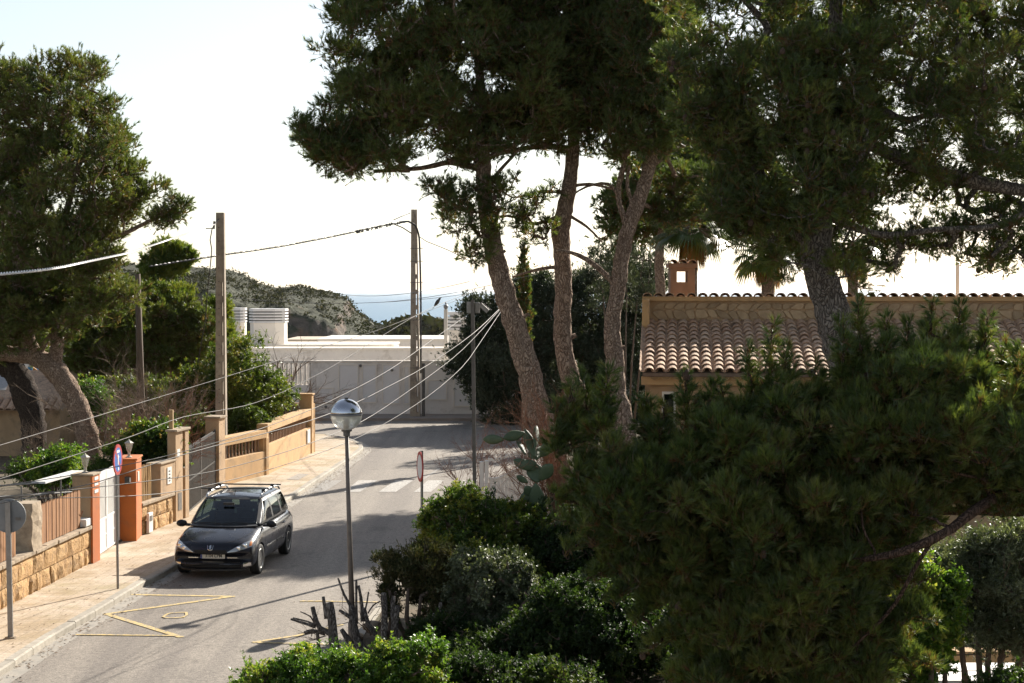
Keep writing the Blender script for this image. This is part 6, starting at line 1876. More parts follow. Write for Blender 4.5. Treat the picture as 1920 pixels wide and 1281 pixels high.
# ---------------- the old pine at left
crownL = [(-90, 70), (-10, 82), (40, 92), (90, 82), (130, 90), (158, 76), (192, 92), (216, 112), (219, 140), (204, 166), (232, 184), (244, 212), (262, 216), (250, 258), (262, 300), (262, 340), (270, 380), (262, 420), (250, 452), (236, 492), (252, 545), (190, 600), (120, 600), (60, 640), (-20, 620), (-90, 640)]
bl = blobs_in(crownL, 48, 6.5, 300, .32, .64, .8, 31)
bl += blobs_in([(240, 300), (300, 318), (300, 360), (250, 420), (200, 400)], 48, 2, 14, .3, .45, .25, 32)
bl += blobs_in([(270, 400), (330, 362), (368, 372), (350, 398), (280, 440)], 48, 1.4, 12, .22, .34, .2, 33)
bl += blobs_in([(-60, 560), (60, 560), (130, 560), (240, 500), (250, 560), (180, 620), (80, 660), (-60, 640)], 47, 4, 26, .35, .55, .3, 34)
fo = pine_needles(bl, 84, 17, .15, .115, .019, hue0=.1, hue1=.82, dead=.022, seed=25)
tree('pine_tree', 'big old pine with a crooked leaning trunk behind the white metal gate', 'tree',
     [[(180, 960, 56), (174, 900, 50), (168, 840, 47), (158, 795, 44), (140, 750, 43), (112, 705, 45), (88, 682, 42), (55, 668, 34), (20, 664, 34), (-30, 655, 28), (-90, 620, 20)],
      [(70, 680, 34), (50, 630, 32), (38, 590, 32), (32, 520, 28), (50, 420, 20), (70, 280, 14), (90, 160, 8)], [(100, 700, 28), (108, 640, 30), (112, 590, 26), (125, 540, 20), (118, 440, 16), (150, 300, 12), (190, 180, 8)],
      [(116, 590, 18), (122, 560, 14), (180, 470, 12), (250, 430, 9), (320, 395, 6)], [(118, 480, 12), (180, 400, 9), (240, 340, 7)], [(70, 672, 14), (95, 630, 10), (130, 620, 8), (190, 560, 6)]], 48,
     bl, fo, M['pine_warm'], cones=220, unit_r=.013, skel_from=.7)
# trunk behind, its shade put into the bark colour
bl = blobs_in([(-120, 560), (-60, 520), (40, 560), (110, 640), (60, 680), (-60, 690), (-120, 650)], 55, 4, 40, .45, .7, .3, 35)
fo = pine_needles(bl, 80, 13, .2, .15, .03, hue1=.6, dead=.03, seed=26)
tree('pine_tree', 'pine with a thick dark trunk against the brown cottage at far left', 'tree', [[(62, 960, 60), (64, 860, 52), (62, 790, 50), (48, 740, 58), (30, 700, 52), (0, 680, 40), (-40, 660, 26)]], 55, bl, fo, M['pine_warm'], bmat=M['bark_shaded'], unit_r=.013, skel_from=.6)
# small pines in the middle distance, left
def mid_pine(poly, D, n, r, trunk, label, seed, th=3.0, m='lentisk', hue=(.2, .85), k=150):
    bl = blobs_in(poly, D, th, n, r*.75, r*1.2, .4, seed)
    fo = pine_needles(bl, k, 14, .2, .15, .034, hue0=hue[0], hue1=hue[1], seed=seed, dead=.01)
    return tree('pine_tree', label, 'tree', trunk, D, bl, fo, M[m], group='small pines beyond the left gardens', unit_r=.013, seg=10)
mid_pine([(262, 500), (285, 474), (300, 463), (335, 455), (362, 470), (376, 492), (350, 500), (330, 520), (290, 540), (262, 530)], 70, 26, .36, [[(290, 780, 16), (288, 640, 12), (296, 560, 9), (322, 520, 7), (332, 485, 5)]], 'small pine with one bright round clump rising above the headland skyline', 41, 1.6)
mid_pine([(250, 560), (300, 530), (350, 535), (358, 570), (330, 620), (400, 600), (408, 660), (330, 720), (240, 700), (180, 700), (170, 640)], 68, 75, .55, [[(300, 800, 16), (292, 700, 14), (280, 620, 10)]], 'bright green bushy pine left of the nearer utility pole', 42)
mid_pine([(130, 560), (190, 520), (250, 520), (262, 600), (240, 700), (150, 720), (110, 660)], 64, 62, .55, [[(236, 700, 16), (232, 665, 16), (215, 648, 16), (190, 645, 14), (176, 655, 12), (178, 680, 10)], [(232, 668, 7), (215, 640, 6), (245, 645, 4)]], 'olive green pine with a looping bare limb, behind the timber pole', 43, m='pine_warm', hue=(.1, .8))
mid_pine([(380, 590), (398, 560), (412, 545), (428, 590), (432, 650), (390, 660)], 69, 20, .42, [[(405, 780, 12), (405, 600, 8)]], 'narrow green pine rising right behind the nearer utility pole', 44, 1.6)

mid_pine([(200, 560), (240, 530), (300, 540), (360, 560), (395, 600), (400, 690), (340, 740), (260, 720), (200, 660)], 66, 60, .5, [[(320, 800, 14), (316, 700, 12), (300, 600, 9)]], 'loose olive green pine filling in between the timber pole and the nearer concrete pole', 45, m='pine_warm', hue=(.2, .85))
# ---------------- lentisk / wild olive masses behind the ochre wall
def bush(name, label, poly, D, th, n, r, fol, fm, seed, trunk=None, cat='bush', group=None, twig='twig', unit_r=.010, edge=.35, flowers=0, even=.8):
    bl = blobs_in(poly, D, th, n, r*.7, r*1.2, edge, seed, even)
    kind_, a = fol
    fo = leaf_rosettes(bl, seed=seed, **a) if kind_ == 'leaf' else pine_needles(bl, seed=seed, **a)
    if trunk is None:
        cx = sum(p[0] for p in poly)/len(poly); yb = max(p[1] for p in poly)
        b = P(cx, yb, D); gy = G(cx, 700, .1)
        p0 = Vector((b.x, D, .1)); e = empty(name, tuple(p0), label, cat, group)
        top = P(cx, sum(p[1] for p in poly)/len(poly), D)
        skel = []
        rd = random.Random(seed); ys_ = min(p[1] for p in poly); mb = MB()
        for k in range(5):
            xk = min(p[0] for p in poly)+(max(p[0] for p in poly)-min(p[0] for p in poly))*(.2+.6*k/4)
            q = P(xk, (yb+ys_)/2+rd.uniform(-.2, .2)*(yb-ys_), D+rd.uniform(-.3, .3)*th); a0 = Vector((p0.x+(q.x-p0.x)*.35, D+rd.uniform(-.2, .2), .08))
            mid = a0.lerp(q, .5)+Vector((rd.uniform(-.1, .1), rd.uniform(-.1, .1), 0)); mb.tube([a0, mid, q], [.05, .04, .025], 7, rough=.1); skel += [mid, q]
        mb.build('stems', M[twig], e, smooth=True)
    connect(bl, skel, unit_r, rmax=.05, seg=4).build('branches', M[twig], e, kind='stuff')
    mesh_np('foliage', *fo[:2], fm, e, hue=fo[2], kind='stuff')
    if flowers:
        rd = random.Random(seed); mb = MB()
        for k in range(flowers):
            p, r_ = rd.choice(bl)
            if p.z < np.median([b_.z for b_, _ in bl]): continue
            d = Vector((rd.gauss(0, 1), rd.gauss(0, 1)-.8, abs(rd.gauss(.6, .6)))).normalized(); c_ = p+d*r_*rd.uniform(.9, 1.1)
            mb.lathe([(.001, -.03), (.035, 0), (.001, .04)], tuple(c_), 5)
        mb.build('blossom', M['flower'], e, kind='stuff')
    return e
LF = lambda n_ro=60, n_lf=7, L=.06, W=.026, h0=0, h1=.7, up=.4, sp=(.5, 1.3), shell=.35: ('leaf', dict(n_ro=n_ro, n_lf=n_lf, lf_len=L, lf_w=W, hue0=h0, hue1=h1, up=up, spread=sp, shell=shell))
bush('lentisk_bush', 'broad green bush spilling over the ochre wall right of the nearer utility pole', [(330, 800), (318, 730), (345, 690), (395, 650), (430, 640), (455, 622), (478, 646), (495, 690), (528, 700), (550, 738), (540, 775), (500, 800), (495, 830), (460, 835), (430, 815), (400, 830)], 58.5, 4.0, 120, .52, LF(120, 7, .10, .042, .1, .95), M['lentisk'], 51)
bush('lentisk_bush', 'dark green bush leaning over the first ochre bay beside the nearer utility pole', [(428, 790), (470, 760), (510, 790), (500, 830), (470, 822), (440, 815)], 56.0, 1.2, 26, .30, LF(90, 7, .08, .034, .0, .7), M['lentisk'], 52)
bush('lentisk_bush', 'small dark clump of leaves on the corner of the ochre wall by the bare branches', [(505, 745), (530, 715), (553, 735), (548, 765), (520, 780)], 61.5, 1.2, 12, .26, LF(80, 7, .07, .03, 0, .5), M['olive'], 53)
bush('lentisk_bush', 'dull green scrub behind the leafless thicket at the foot of the timber pole', [(130, 800), (140, 740), (200, 700), (280, 720), (340, 710), (400, 720), (410, 800), (300, 815)], 60, 2.5, 80, .45, LF(150, 7, .10, .042, 0, .8), M['lentisk'], 59)
bush('lemon_shrub', 'glossy dark shrub dotted with yellow blossom behind the orange pillar', [(200, 870), (205, 835), (235, 820), (245, 795), (290, 800), (325, 795), (345, 830), (335, 868), (300, 862), (262, 862), (225, 858)], 45.2, 2.0, 62, .34, LF(120, 7, .085, .04, .0, .85), M['glossy'], 54, flowers=150)
bush('hedge_shrub', 'light green shrub behind the picket fence, left of the gate pillar', [(62, 880), (70, 850), (110, 835), (148, 842), (150, 880), (120, 905), (80, 912)], 42, 2.0, 44, .30, LF(90, 7, .07, .035, .1, .95), M['glossy_b'], 55)
bush('hedge_shrub', 'green shrub between the leaning trunk and the timber pole', [(145, 770), (150, 720), (185, 705), (200, 740), (215, 780), (190, 800), (165, 800)], 52, 2.0, 30, .36, LF(80, 7, .08, .035, .1, .95), M['glossy_b'], 56)
bush('hedge_shrub', 'dark evergreen shrub behind the dark gate', [(345, 830), (350, 780), (385, 770), (400, 800), (398, 850), (350, 850)], 54.5, 1.6, 24, .36, LF(80, 7, .08, .035, 0, .6), M['lentisk'], 57)
bush('hedge_shrub', 'low dark shrub under the leaning pine trunk', [(-20, 880), (40, 860), (140, 870), (220, 860), (260, 880), (200, 905), (60, 915)], 44.5, 2.5, 50, .34, LF(70, 7, .07, .03, 0, .6), M['glossy'], 58)

# ---------------- olive mass behind the three trunks
bush('olive_tree', 'dark spreading olive behind the trunks of the three pines', [(845, 700), (850, 640), (870, 585), (905, 555), (935, 560), (985, 500), (1040, 520), (1090, 490), (1130, 465), (1180, 480), (1235, 500), (1250, 560), (1225, 640), (1220, 760), (1180, 800), (960, 795), (900, 790), (880, 740), (850, 715)], 78.3, 4, 290, .70, LF(230, 8, .135, .042, 0, .65, .8, (.3, 1.0)), M['olive'], 61, cat='tree', unit_r=.013)
bush('olive_tree', 'olive with tall feathery shoots standing beside the chimney of the tiled house', [(1100, 520), (1108, 455), (1140, 440), (1175, 455), (1215, 430), (1250, 470), (1248, 560), (1180, 590), (1110, 600)], 72, 3, 60, .46, LF(90, 8, .10, .024, .1, .9, 1.4, (.15, .7)), M['olive'], 62, cat='tree')
# slim cypress between trunks
bl = [(P(982+random.uniform(-3, 3), y, 62), .14+.10*(y-455)/90) for y in range(460, 640, 9)]
V, F, H = pine_needles(bl, 60, 8, .12, .10, .03, up=1.2, hue1=.5, seed=63)
tree('cypress', 'slim dark cypress top seen between the left and middle pine trunks', 'tree', [[(982, 850, 10), (982, 700, 9), (982, 540, 5), (982, 455, 3)]], 62, bl, (V, F, H), M['pine'], branches=False)

# ---------------- palms behind the tiled house
def palm(px, ytop, D, rfr, label, seed, ytr=640, spread=1.0, nfr=34, skirt=True, wtr=30):
    rd = random.Random(seed); c_ = P(px, ytop, D); b = Vector((c_.x, D, 0.1))
    e = empty('fan_palm', tuple(b), label, 'palm tree', 'fan palms behind the tiled house')
    r = wtr*S(D)/2
    MB().tube([b, b.lerp(c_, .5), c_], [r*1.1, r, r*.95], 12, rough=.12).build('trunk', M['bark'], e, smooth=True)
    V = []; F = []; H = []
    mb = MB()
    def frond(dirv, rad, hue):
        tip = c_+dirv*rd.uniform(.5, .8)*rad
        mb.tube([c_, tip], [.02, .012], 4, cap=False)
        up_ = Vector((0, 0, 1)); sd_ = dirv.cross(up_)
        if sd_.length < .1: sd_ = Vector((1, 0, 0))
        sd_.normalize(); nn = dirv.cross(sd_).normalized()
        k = 22
        for i in range(k):
            a = math.pi*1.25*(i/(k-1)-.5); d = (dirv*math.cos(a)+sd_*math.sin(a)).normalized(); L_ = rad*.62*(1-.18*abs(a))
            m1 = tip+d*L_*.55+nn*(-.05); m2 = tip+d*L_+Vector((0, 0, -.30*L_-rd.uniform(0, .15)*L_)); w1 = d.cross(nn)*.030*rad/1.1
            n0 = len(V); V.extend([tuple(tip), tuple(m1-w1), tuple(m2), tuple(m1+w1)]); F.append((n0, n0+1, n0+2, n0+3)); H.append(min(1, max(0, hue+rd.uniform(-.1, .1))))
    for i in range(nfr):
        el = R(rd.uniform(-48, 78)); az = rd.uniform(0, 2*math.pi)
        frond(Vector((math.cos(az)*math.cos(el), math.sin(az)*math.cos(el), math.sin(el))), rfr*rd.uniform(.85, 1.1), .15+.45*rd.random() if el > -.4 else .45+.5*rd.random())
    if skirt:
        for i in range(16):
            az = rd.uniform(0, 6.28); frond(Vector((math.cos(az)*.3, math.sin(az)*.3, -.95)).normalized(), rfr*.8, .95)
    mb.build('stalks', M['twig'], e, kind='stuff')
    mesh_np('fronds', np.array(V), np.array(F), M['palm'], e, hue=np.array(H), kind='stuff')
palm(1298, 425, 52, 1.15, 'fan palm behind the chimney of the tiled house', 71, nfr=46, wtr=20)
palm(1440, 470, 50, 1.05, 'fan palm with a brown skirt of dead fronds, right of the chimney', 72, nfr=40, wtr=26)
palm(1600, 455, 55, 1.15, 'fan palm half hidden behind the big grey pine trunk', 73, nfr=40, wtr=20)

# ---------------- prickly pear
pc = empty('prickly_pear', tuple(Vector((P(1005, 900, 31.6).x, 31.6, .1))), 'prickly pear cactus with long flat pads beside the white garden gate', 'cactus')
M['cactus'] = mat('cactus_skin', (.085, .12, .06), (.06, .09, .045), 8, .55, .2, 60, .003)
def pad(p0, p1, w_, yaw=0.0, D=31.6):
    a, b = P(p0[0], p0[1], D), P(p1[0], p1[1], D+yaw*1.0); ax = (b-a); L_ = ax.length; ax.normalize()
    view = Vector((math.sin(yaw), -math.cos(yaw), 0)); n_ = (view-ax*view.dot(ax)).normalized(); s_ = ax.cross(n_)
    V = []; F = []; nu, nv = 12, 10
    for i in range(nu+1):
        t = i/nu; wd = math.sin(math.pi*min(1, t*.93+.07)**1.25)**.75*w_*S(D)/2 if 0 < t < 1 else .002
        if t == 0: wd = .02
        for k in range(nv):
            an = 2*math.pi*k/nv; V.append(a+ax*L_*t+s_*math.cos(an)*wd+n_*math.sin(an)*min(.025, wd*.6))
    for i in range(nu):
        for k in range(nv): k2 = (k+1) % nv; F.append((i*nv+k, i*nv+k2, (i+1)*nv+k2, (i+1)*nv+k))
    F += [tuple(reversed(range(nv))), tuple(nu*nv+k for k in range(nv))]
    MB().add(V, F).build('pad', M['cactus'], pc, smooth=True)
for q in (((945, 824), (905, 824), 19), ((984, 812), (943, 822), 20), ((1003, 858), (984, 804), 20, .3), ((985, 852), (968, 820), 16, .5), ((1004, 838), (1006, 798), 16, .4), ((1008, 860), (990, 848), 15), ((1006, 868), (977, 876), 22), ((1008, 905), (1000, 868), 34), ((990, 905), (968, 892), 13), ((1000, 930), (984, 912), 20), ((1012, 990), (1004, 905), 32), ((1014, 856), (1030, 832), 22), ((1012, 900), (1036, 870), 26), ((1005, 862), (1016, 836), 16, .4), ((1000, 880), (962, 862), 20), ((1008, 925), (974, 935), 22)):
    pad(*q[:3], yaw=q[3] if len(q) > 3 else random.uniform(-.3, .3))

# ---------------- bare twiggy shrubs
def twiggy(name, label, px0, py0, D, tips, r0, m, seed, sub=5, depth=3, cat='shrub', spread=.45, shrink=.6, zb=None, group=None):
    rd = random.Random(seed); b = P(px0, py0, D)
    if zb is not None: b.z = zb
    e = empty(name, tuple(b), label, cat, group); mb = MB(); mb2 = MB()
    def grow(p, d, L_, r, lv, tgt):
        n = 4; pts = [p]; q = p
        for k in range(n):
            d = (d+Vector((rd.gauss(0, .13), rd.gauss(0, .13), rd.gauss(0, .10)))).normalized(); q = q+d*L_/n; pts.append(q)
        tgt.tube(pts, [r*(1-.5*k/n) for k in range(n+1)], 5 if lv == 0 else 3, cap=False)
        if lv >= depth: return
        for i in range(sub):
            k = rd.randint(1, n); dd = (d+Vector((rd.gauss(0, spread), rd.gauss(0, spread), rd.gauss(.1, spread)))).normalized()
            grow(pts[k], dd, L_*shrink*rd.uniform(.6, 1.1), r*.5, lv+1, mb2)
    for t in tips:
        q = P(t[0], t[1], D+rd.uniform(-.7, .7)); v = q-b; grow(b+Vector((rd.uniform(-.15, .15), rd.uniform(-.15, .15), 0)), v.normalized(), v.length*.62, r0, 0, mb)
    mb.build('stem', M[m], e); mb2.build('twigs', M[m], e, kind='stuff')
    return e
twiggy('bare_shrub', 'leafless shrub with pale thin twigs by the roadside, around the steel post', 895, 960, 45.5, [(830, 840), (800, 870), (850, 800), (880, 780), (905, 790), (930, 800), (960, 830), (815, 905), (870, 830), (920, 850)], .016, 'twig_red', 81, 5, 3, zb=.1)
twiggy('bare_shrub', 'tangle of dry pale twigs in the garden between the leaning trunk and the timber pole', 250, 800, 47.5, [(170, 720), (200, 690), (240, 670), (280, 680), (320, 700), (350, 740), (230, 740), (300, 740), (190, 770), (160, 750)], .02, 'twig_pale', 82, 6, 3, zb=.2)
twiggy('bare_shrub', 'dry grey brush beside the brown cottage wall at left', 80, 880, 46.5, [(30, 790), (60, 770), (100, 780), (130, 800), (20, 830), (150, 830), (75, 800)], .018, 'twig_pale', 83, 6, 3, zb=.2)
twiggy('bare_tree', 'bare branches reaching over the street corner in front of the white wall', 530, 770, 64.5, [(620, 690), (600, 665), (560, 650), (640, 720), (650, 750), (600, 700), (545, 640), (630, 780), (610, 740), (530, 640)], .03, 'twig', 84, 4, 3, spread=.35)
twiggy('dry_brush', 'russet dry brush at the foot of the left leaning pine', 1035, 880, 32.4, [(1000, 740), (1030, 730), (960, 760), (985, 790), (1060, 760), (940, 790), (1080, 740), (1010, 770), (1050, 720), (970, 820)], .02, 'twig_red', 85, 6, 3, zb=1.0)
twiggy('bare_shrub', 'grey leafless thicket at the foot of the timber pole', 300, 800, 54, [(180, 700), (220, 700), (262, 700), (300, 690), (340, 700), (360, 740), (200, 740), (280, 740), (320, 750)], .025, 'twig_pale', 89, 7, 3, zb=.2)
twiggy('bare_shrub', 'reddish leafless bush above the yellow flowering shrub', 285, 850, 46.4, [(220, 770), (250, 740), (290, 735), (330, 750), (350, 790), (270, 760)], .02, 'twig_red', 90, 7, 3, zb=.2)
# broken side branches of the leaning trunk
twiggy('bare_shrub', 'thin bare branch crossing the dark trunk at far left', 115, 770, 47.8, [(30, 722), (60, 735), (80, 715)], .02, 'twig_pale', 86, 3, 2)

# ---------------- pruned tree stumps at the bottom
pr_ = empty('pruned_tree', tuple(Vector((P(640, 1230, 27.0).x, 27.0, .1))), 'hard pruned leafless tree with stubby cut limbs in front of the lamp post', 'tree')
def stub(lst, D, parent, name='limb', m='bark_grey', k=1.0):
    p, r = trunk_px(lst, D, k); MB().tube(p, r, 9, rough=.16).build(name, M[m], parent, smooth=True); return p
stub([(650, 1290, 26), (628, 1222, 20), (624, 1180, 17), (620, 1150, 17), (617, 1131, 15)], 27, pr_)
stub([(625, 1190, 12), (600, 1178, 10), (590, 1155, 9), (586, 1138, 8)], 27, pr_)
stub([(612, 1160, 8), (609, 1140, 7), (606, 1119, 6)], 26.7, pr_)
stub([(610, 1188, 9), (585, 1183, 8), (571, 1187, 7)], 27.2, pr_)
stub([(592, 1176, 6), (565, 1167, 5), (545, 1161, 4)], 27, pr_)
stub([(592, 1172, 4), (575, 1165, 3), (549, 1159, 3)], 26.8, pr_)
stub([(590, 1170, 4), (582, 1156, 3), (563, 1147, 2)], 27.2, pr_)
stub([(600, 1230, 7), (597, 1210, 7), (595, 1185, 6)], 27.5, pr_)
twiggy('bare_shrub', 'spray of fine twigs sticking out left of the pruned tree', 600, 1190, 27, [(540, 1190), (560, 1150), (575, 1130), (535, 1210), (600, 1130), (550, 1215)], .008, 'twig', 87, 3, 2, spread=.6)
pr2 = empty('pruned_tree', tuple(Vector((P(680, 1230, 28.2).x, 28.2, .1))), 'pruned tree of several thin upright cut shoots wrapped round the lamp pole', 'tree')
for l in ([(640, 1180, 8), (660, 1210, 14), (690, 1250, 22)], [(690, 1260, 24), (672, 1210, 18), (662, 1170, 15), (658, 1135, 9)], [(660, 1140, 7), (645, 1115, 5), (634, 1084, 4)], [(668, 1170, 7), (668, 1130, 5), (668, 1087, 4)], [(680, 1165, 9), (678, 1130, 6), (672, 1098, 5)],
          [(705, 1190, 10), (690, 1170, 9), (682, 1140, 8)], [(660, 1160, 8), (645, 1150, 6), (636, 1144, 6)], [(683, 1150, 4), (688, 1130, 3), (691, 1110, 3)], [(690, 1150, 3), (700, 1135, 3), (712, 1128, 2)], [(700, 1250, 20), (680, 1215, 14), (668, 1190, 9)]):
    stub(l, 28.2, pr2, m='bark_grey')
pr3 = empty('pruned_tree', tuple(Vector((P(725, 1240, 27.6).x, 27.6, .1))), 'two thick upright cut stems right of the lamp pole', 'tree')
for l in ([(722, 1270, 16), (720, 1200, 13), (721, 1150, 12), (719, 1112, 11)], [(735, 1270, 16), (738, 1200, 14), (742, 1160, 13), (745, 1136, 11)], [(740, 1180, 10), (736, 1150, 9), (738, 1118, 8)], [(800, 1290, 12), (808, 1210, 9), (815, 1150, 7)], [(820, 1290, 9), (822, 1200, 7), (826, 1130, 6)]):
    stub(l, 27.6, pr3, m='bark_grey')
twiggy('bare_shrub', 'thin leafy twigs between the lamp pole and the upright cut stems', 700, 1190, 28.5, [(640, 1090), (690, 1110), (715, 1120), (700, 1130), (730, 1140), (655, 1120)], .009, 'twig', 88, 3, 2, spread=.5)
# pale boulders at the verge foot
for i, (x, y, w_, h_) in enumerate(((700, 1175, 40, 22), (712, 1188, 18, 34), (672, 1195, 20, 16))):
    bm = bmesh.new(); bmesh.ops.create_icosphere(bm, subdivisions=3, radius=1); c_ = P(x, y, 29.2)
    for v in bm.verts:
        n_ = noise.fractal(v.co*1.4+Vector((i*7, 0, 0)), .8, 2, 4); v.co = Vector((v.co.x*w_*S(29)/2, v.co.y*.22, v.co.z*h_*S(29)/2))*(1+.22*n_)+c_
    me = bpy.data.meshes.new('boulder'); bm.to_mesh(me); bm.free()
    props(finish('boulder', me, M['coping'], smooth=True), ('flat pale boulder behind the pruned stems', 'upright pale boulder beside the thick cut stems', 'small pale boulder at the foot of the lamp pole')[i], 'boulder', 'boulders at the lamp post')

# ---------------- hedges and shrubs on the near right
bush('pittosporum_hedge', 'glossy light green hedge below the white garden gate, beside the road', [(792, 1010), (790, 965), (805, 945), (835, 922), (872, 908), (905, 926), (950, 934), (985, 938), (1012, 948), (1030, 975), (1012, 1005), (1000, 1080), (960, 1120), (850, 1110), (805, 1060)], 31.5, 3.0, 330, .20, LF(62, 8, .062, .026, .15, 1.0, .6), M['glossy'], 91)
bush('pittosporum_hedge', 'mottled hedge of small glossy leaves under the light green hedge, right of the juniper', [(840, 1080), (850, 1040), (900, 1030), (960, 1040), (1000, 1070), (1010, 1120), (1000, 1200), (940, 1240), (860, 1220), (840, 1140)], 28.5, 2.0, 260, .17, LF(75, 8, .045, .020, .1, .95, .5), M['silver'], 92)
bush('juniper', 'ragged olive brown juniper standing over the road edge', [(710, 1062), (714, 1040), (728, 1020), (744, 1038), (752, 1042), (775, 1022), (800, 1018), (838, 1022), (862, 1050), (868, 1100), (858, 1150), (840, 1190), (800, 1210), (790, 1130), (760, 1110), (735, 1090), (722, 1105)], 29.0, 1.6, 110, .19, ('pine', dict(n_sh=120, n_nd=9, sh_len=.07, nd_len=.035, nd_w=.012, up=.7, hue0=.1, hue1=.9, dead=0)), M['juniper'], 93)
bush('juniper', 'small dark juniper sprig at the left edge of the ragged juniper', [(712, 1130), (716, 1090), (736, 1082), (748, 1110), (745, 1150), (725, 1165)], 28.8, .6, 18, .13, ('pine', dict(n_sh=80, n_nd=9, sh_len=.06, nd_len=.03, nd_w=.012, up=.7, hue0=0, hue1=.5, dead=0)), M['juniper'], 94)
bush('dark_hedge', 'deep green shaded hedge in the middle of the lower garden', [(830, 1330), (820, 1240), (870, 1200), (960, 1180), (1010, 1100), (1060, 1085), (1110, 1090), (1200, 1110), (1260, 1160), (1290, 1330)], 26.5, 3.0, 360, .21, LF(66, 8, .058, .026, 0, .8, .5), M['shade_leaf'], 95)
bush('front_hedge', 'bright glossy hedge along the bottom edge in front of the pruned trees', [(440, 1300), (450, 1276), (490, 1250), (540, 1222), (575, 1216), (610, 1232), (680, 1228), (720, 1222), (760, 1200), (800, 1192), (830, 1215), (840, 1250), (870, 1340), (430, 1380)], 20.5, 2.0, 180, .19, LF(95, 9, .050, .022, .2, 1.0, .7), M['glossy_b'], 96)
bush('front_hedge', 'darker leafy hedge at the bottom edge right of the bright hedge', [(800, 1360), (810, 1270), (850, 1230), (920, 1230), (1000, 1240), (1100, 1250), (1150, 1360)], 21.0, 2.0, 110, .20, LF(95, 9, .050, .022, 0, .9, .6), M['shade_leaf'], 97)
bush('laurel_shrub', 'bright green climber lit through at the lower right, left of the silvery olive', [(1690, 1180), (1680, 1080), (1710, 1040), (1740, 1070), (1780, 1080), (1800, 1120), (1792, 1190), (1775, 1240), (1740, 1290), (1660, 1290)], 21.5, 1.2, 90, .19, LF(90, 7, .070, .036, .35, 1.0, .3), M['glossy_b'], 98)
bush('olive_shrub', 'silvery olive with sparkling narrow leaves at the lower right edge', [(1745, 1060), (1780, 1010), (1830, 985), (1880, 985), (1980, 960), (1990, 1240), (1900, 1235), (1840, 1220), (1800, 1160)], 22.5, 2.2, 170, .24, LF(120, 9, .055, .013, .1, 1.0, .4, (.3, 1.1)), M['silver'], 99)
bush('dark_hedge', 'low dark shrub at the bottom right corner in front of the white slab', [(1800, 1340), (1835, 1275), (1870, 1262), (1990, 1250), (1990, 1340)], 20.0, 1.2, 50, .17, LF(90, 8, .045, .02, 0, .5), M['glossy'], 100)
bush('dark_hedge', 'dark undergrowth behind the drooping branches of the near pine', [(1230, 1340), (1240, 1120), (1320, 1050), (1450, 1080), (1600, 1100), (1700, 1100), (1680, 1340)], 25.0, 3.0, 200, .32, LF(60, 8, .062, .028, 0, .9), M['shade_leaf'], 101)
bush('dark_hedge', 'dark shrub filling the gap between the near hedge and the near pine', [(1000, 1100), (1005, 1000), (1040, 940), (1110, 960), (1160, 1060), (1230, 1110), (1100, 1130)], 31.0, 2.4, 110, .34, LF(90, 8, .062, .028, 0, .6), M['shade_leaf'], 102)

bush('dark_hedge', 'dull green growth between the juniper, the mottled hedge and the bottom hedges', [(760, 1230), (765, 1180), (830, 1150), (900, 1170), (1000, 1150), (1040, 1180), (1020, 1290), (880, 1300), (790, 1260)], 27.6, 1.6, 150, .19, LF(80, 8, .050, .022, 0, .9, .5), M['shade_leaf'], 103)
bush('dark_hedge', 'olive green growth joining the light hedge and the mottled hedge', [(800, 1060), (830, 1000), (900, 1010), (1000, 1040), (1040, 1090), (960, 1130), (850, 1110)], 30.2, 1.6, 120, .19, LF(80, 8, .052, .023, .1, .95, .5), M['glossy'], 104)
# ---------------- big pine, upper right (D about 24)
crownA = [(1250, -60), (1235, 40), (1232, 105), (1222, 130), (1260, 150), (1235, 185), (1240, 225), (1275, 260), (1310, 300), (1315, 350), (1370, 400), (1400, 450), (1470, 470), (1560, 520), (1620, 510), (1650, 420), (1680, 400), (1780, 400), (1850, 350), (1930, 360), (2050, 370), (2120, 100), (2050, -200), (1700, -300), (1400, -250)]
bl = blobs_in(crownA, 24.0, 4.2, 420, .20, .40, .6, 111)
bl += blobs_in([(1228, 90), (1250, 80), (1320, 110), (1400, 150), (1400, 200), (1320, 160), (1240, 135)], 23, 1.0, 14, .16, .24, .2, 112)
bl += blobs_in([(1240, 180), (1290, 180), (1360, 210), (1420, 260), (1340, 260), (1260, 215)], 23, 1.0, 14, .16, .24, .2, 113)
bl += blobs_in([(1620, 420), (1700, 400), (1850, 400), (1990, 360), (1990, 480), (1850, 500), (1760, 480), (1680, 520), (1620, 500)], 24.5, 2.5, 34, .17, .26, .2, 114, .9)
bl += blobs_in([(1300, 320), (1420, 330), (1560, 400), (1620, 520), (1560, 560), (1500, 520), (1400, 470), (1330, 420)], 23.5, 2.0, 50, .24, .36, .3, 115)
gapA = [[(1600, 140), (1700, 150), (1740, 190), (1690, 210), (1610, 190)], [(1600, 235), (1700, 235), (1860, 300), (1860, 345), (1760, 335), (1620, 300)], [(1475, 440), (1500, 410), (1570, 410), (1600, 640), (1520, 640)], [(1380, 225), (1430, 230), (1450, 340), (1400, 340)], [(1640, 100), (1980, 100), (1980, 420), (1640, 420)]]
gapK = [.3, .35, 0, .3, .9]
rd_ = random.Random(4)
def keepA(p):
    x, y = proj(p)
    for g_, k_ in zip(gapA, gapK):
        if in_poly(x, y, g_) and (p.y < 24.6 or k_ > 0) and rd_.random() > k_: return False
    return True
bl += blobs_in([(1440, 60), (1660, 60), (1640, 300), (1600, 425), (1480, 425), (1430, 300)], 22.6, 1.2, 70, .2, .32, .3, 116)
bl = [b for b in bl if keepA(b[0])]
bl += blobs_in([(1440, -40), (1440, 200), (1500, 330), (1640, 400), (1760, 395), (1900, 380), (2060, 360), (2060, -60)], 26.5, 1.6, 210, .2, .36, .4, 117, .7)
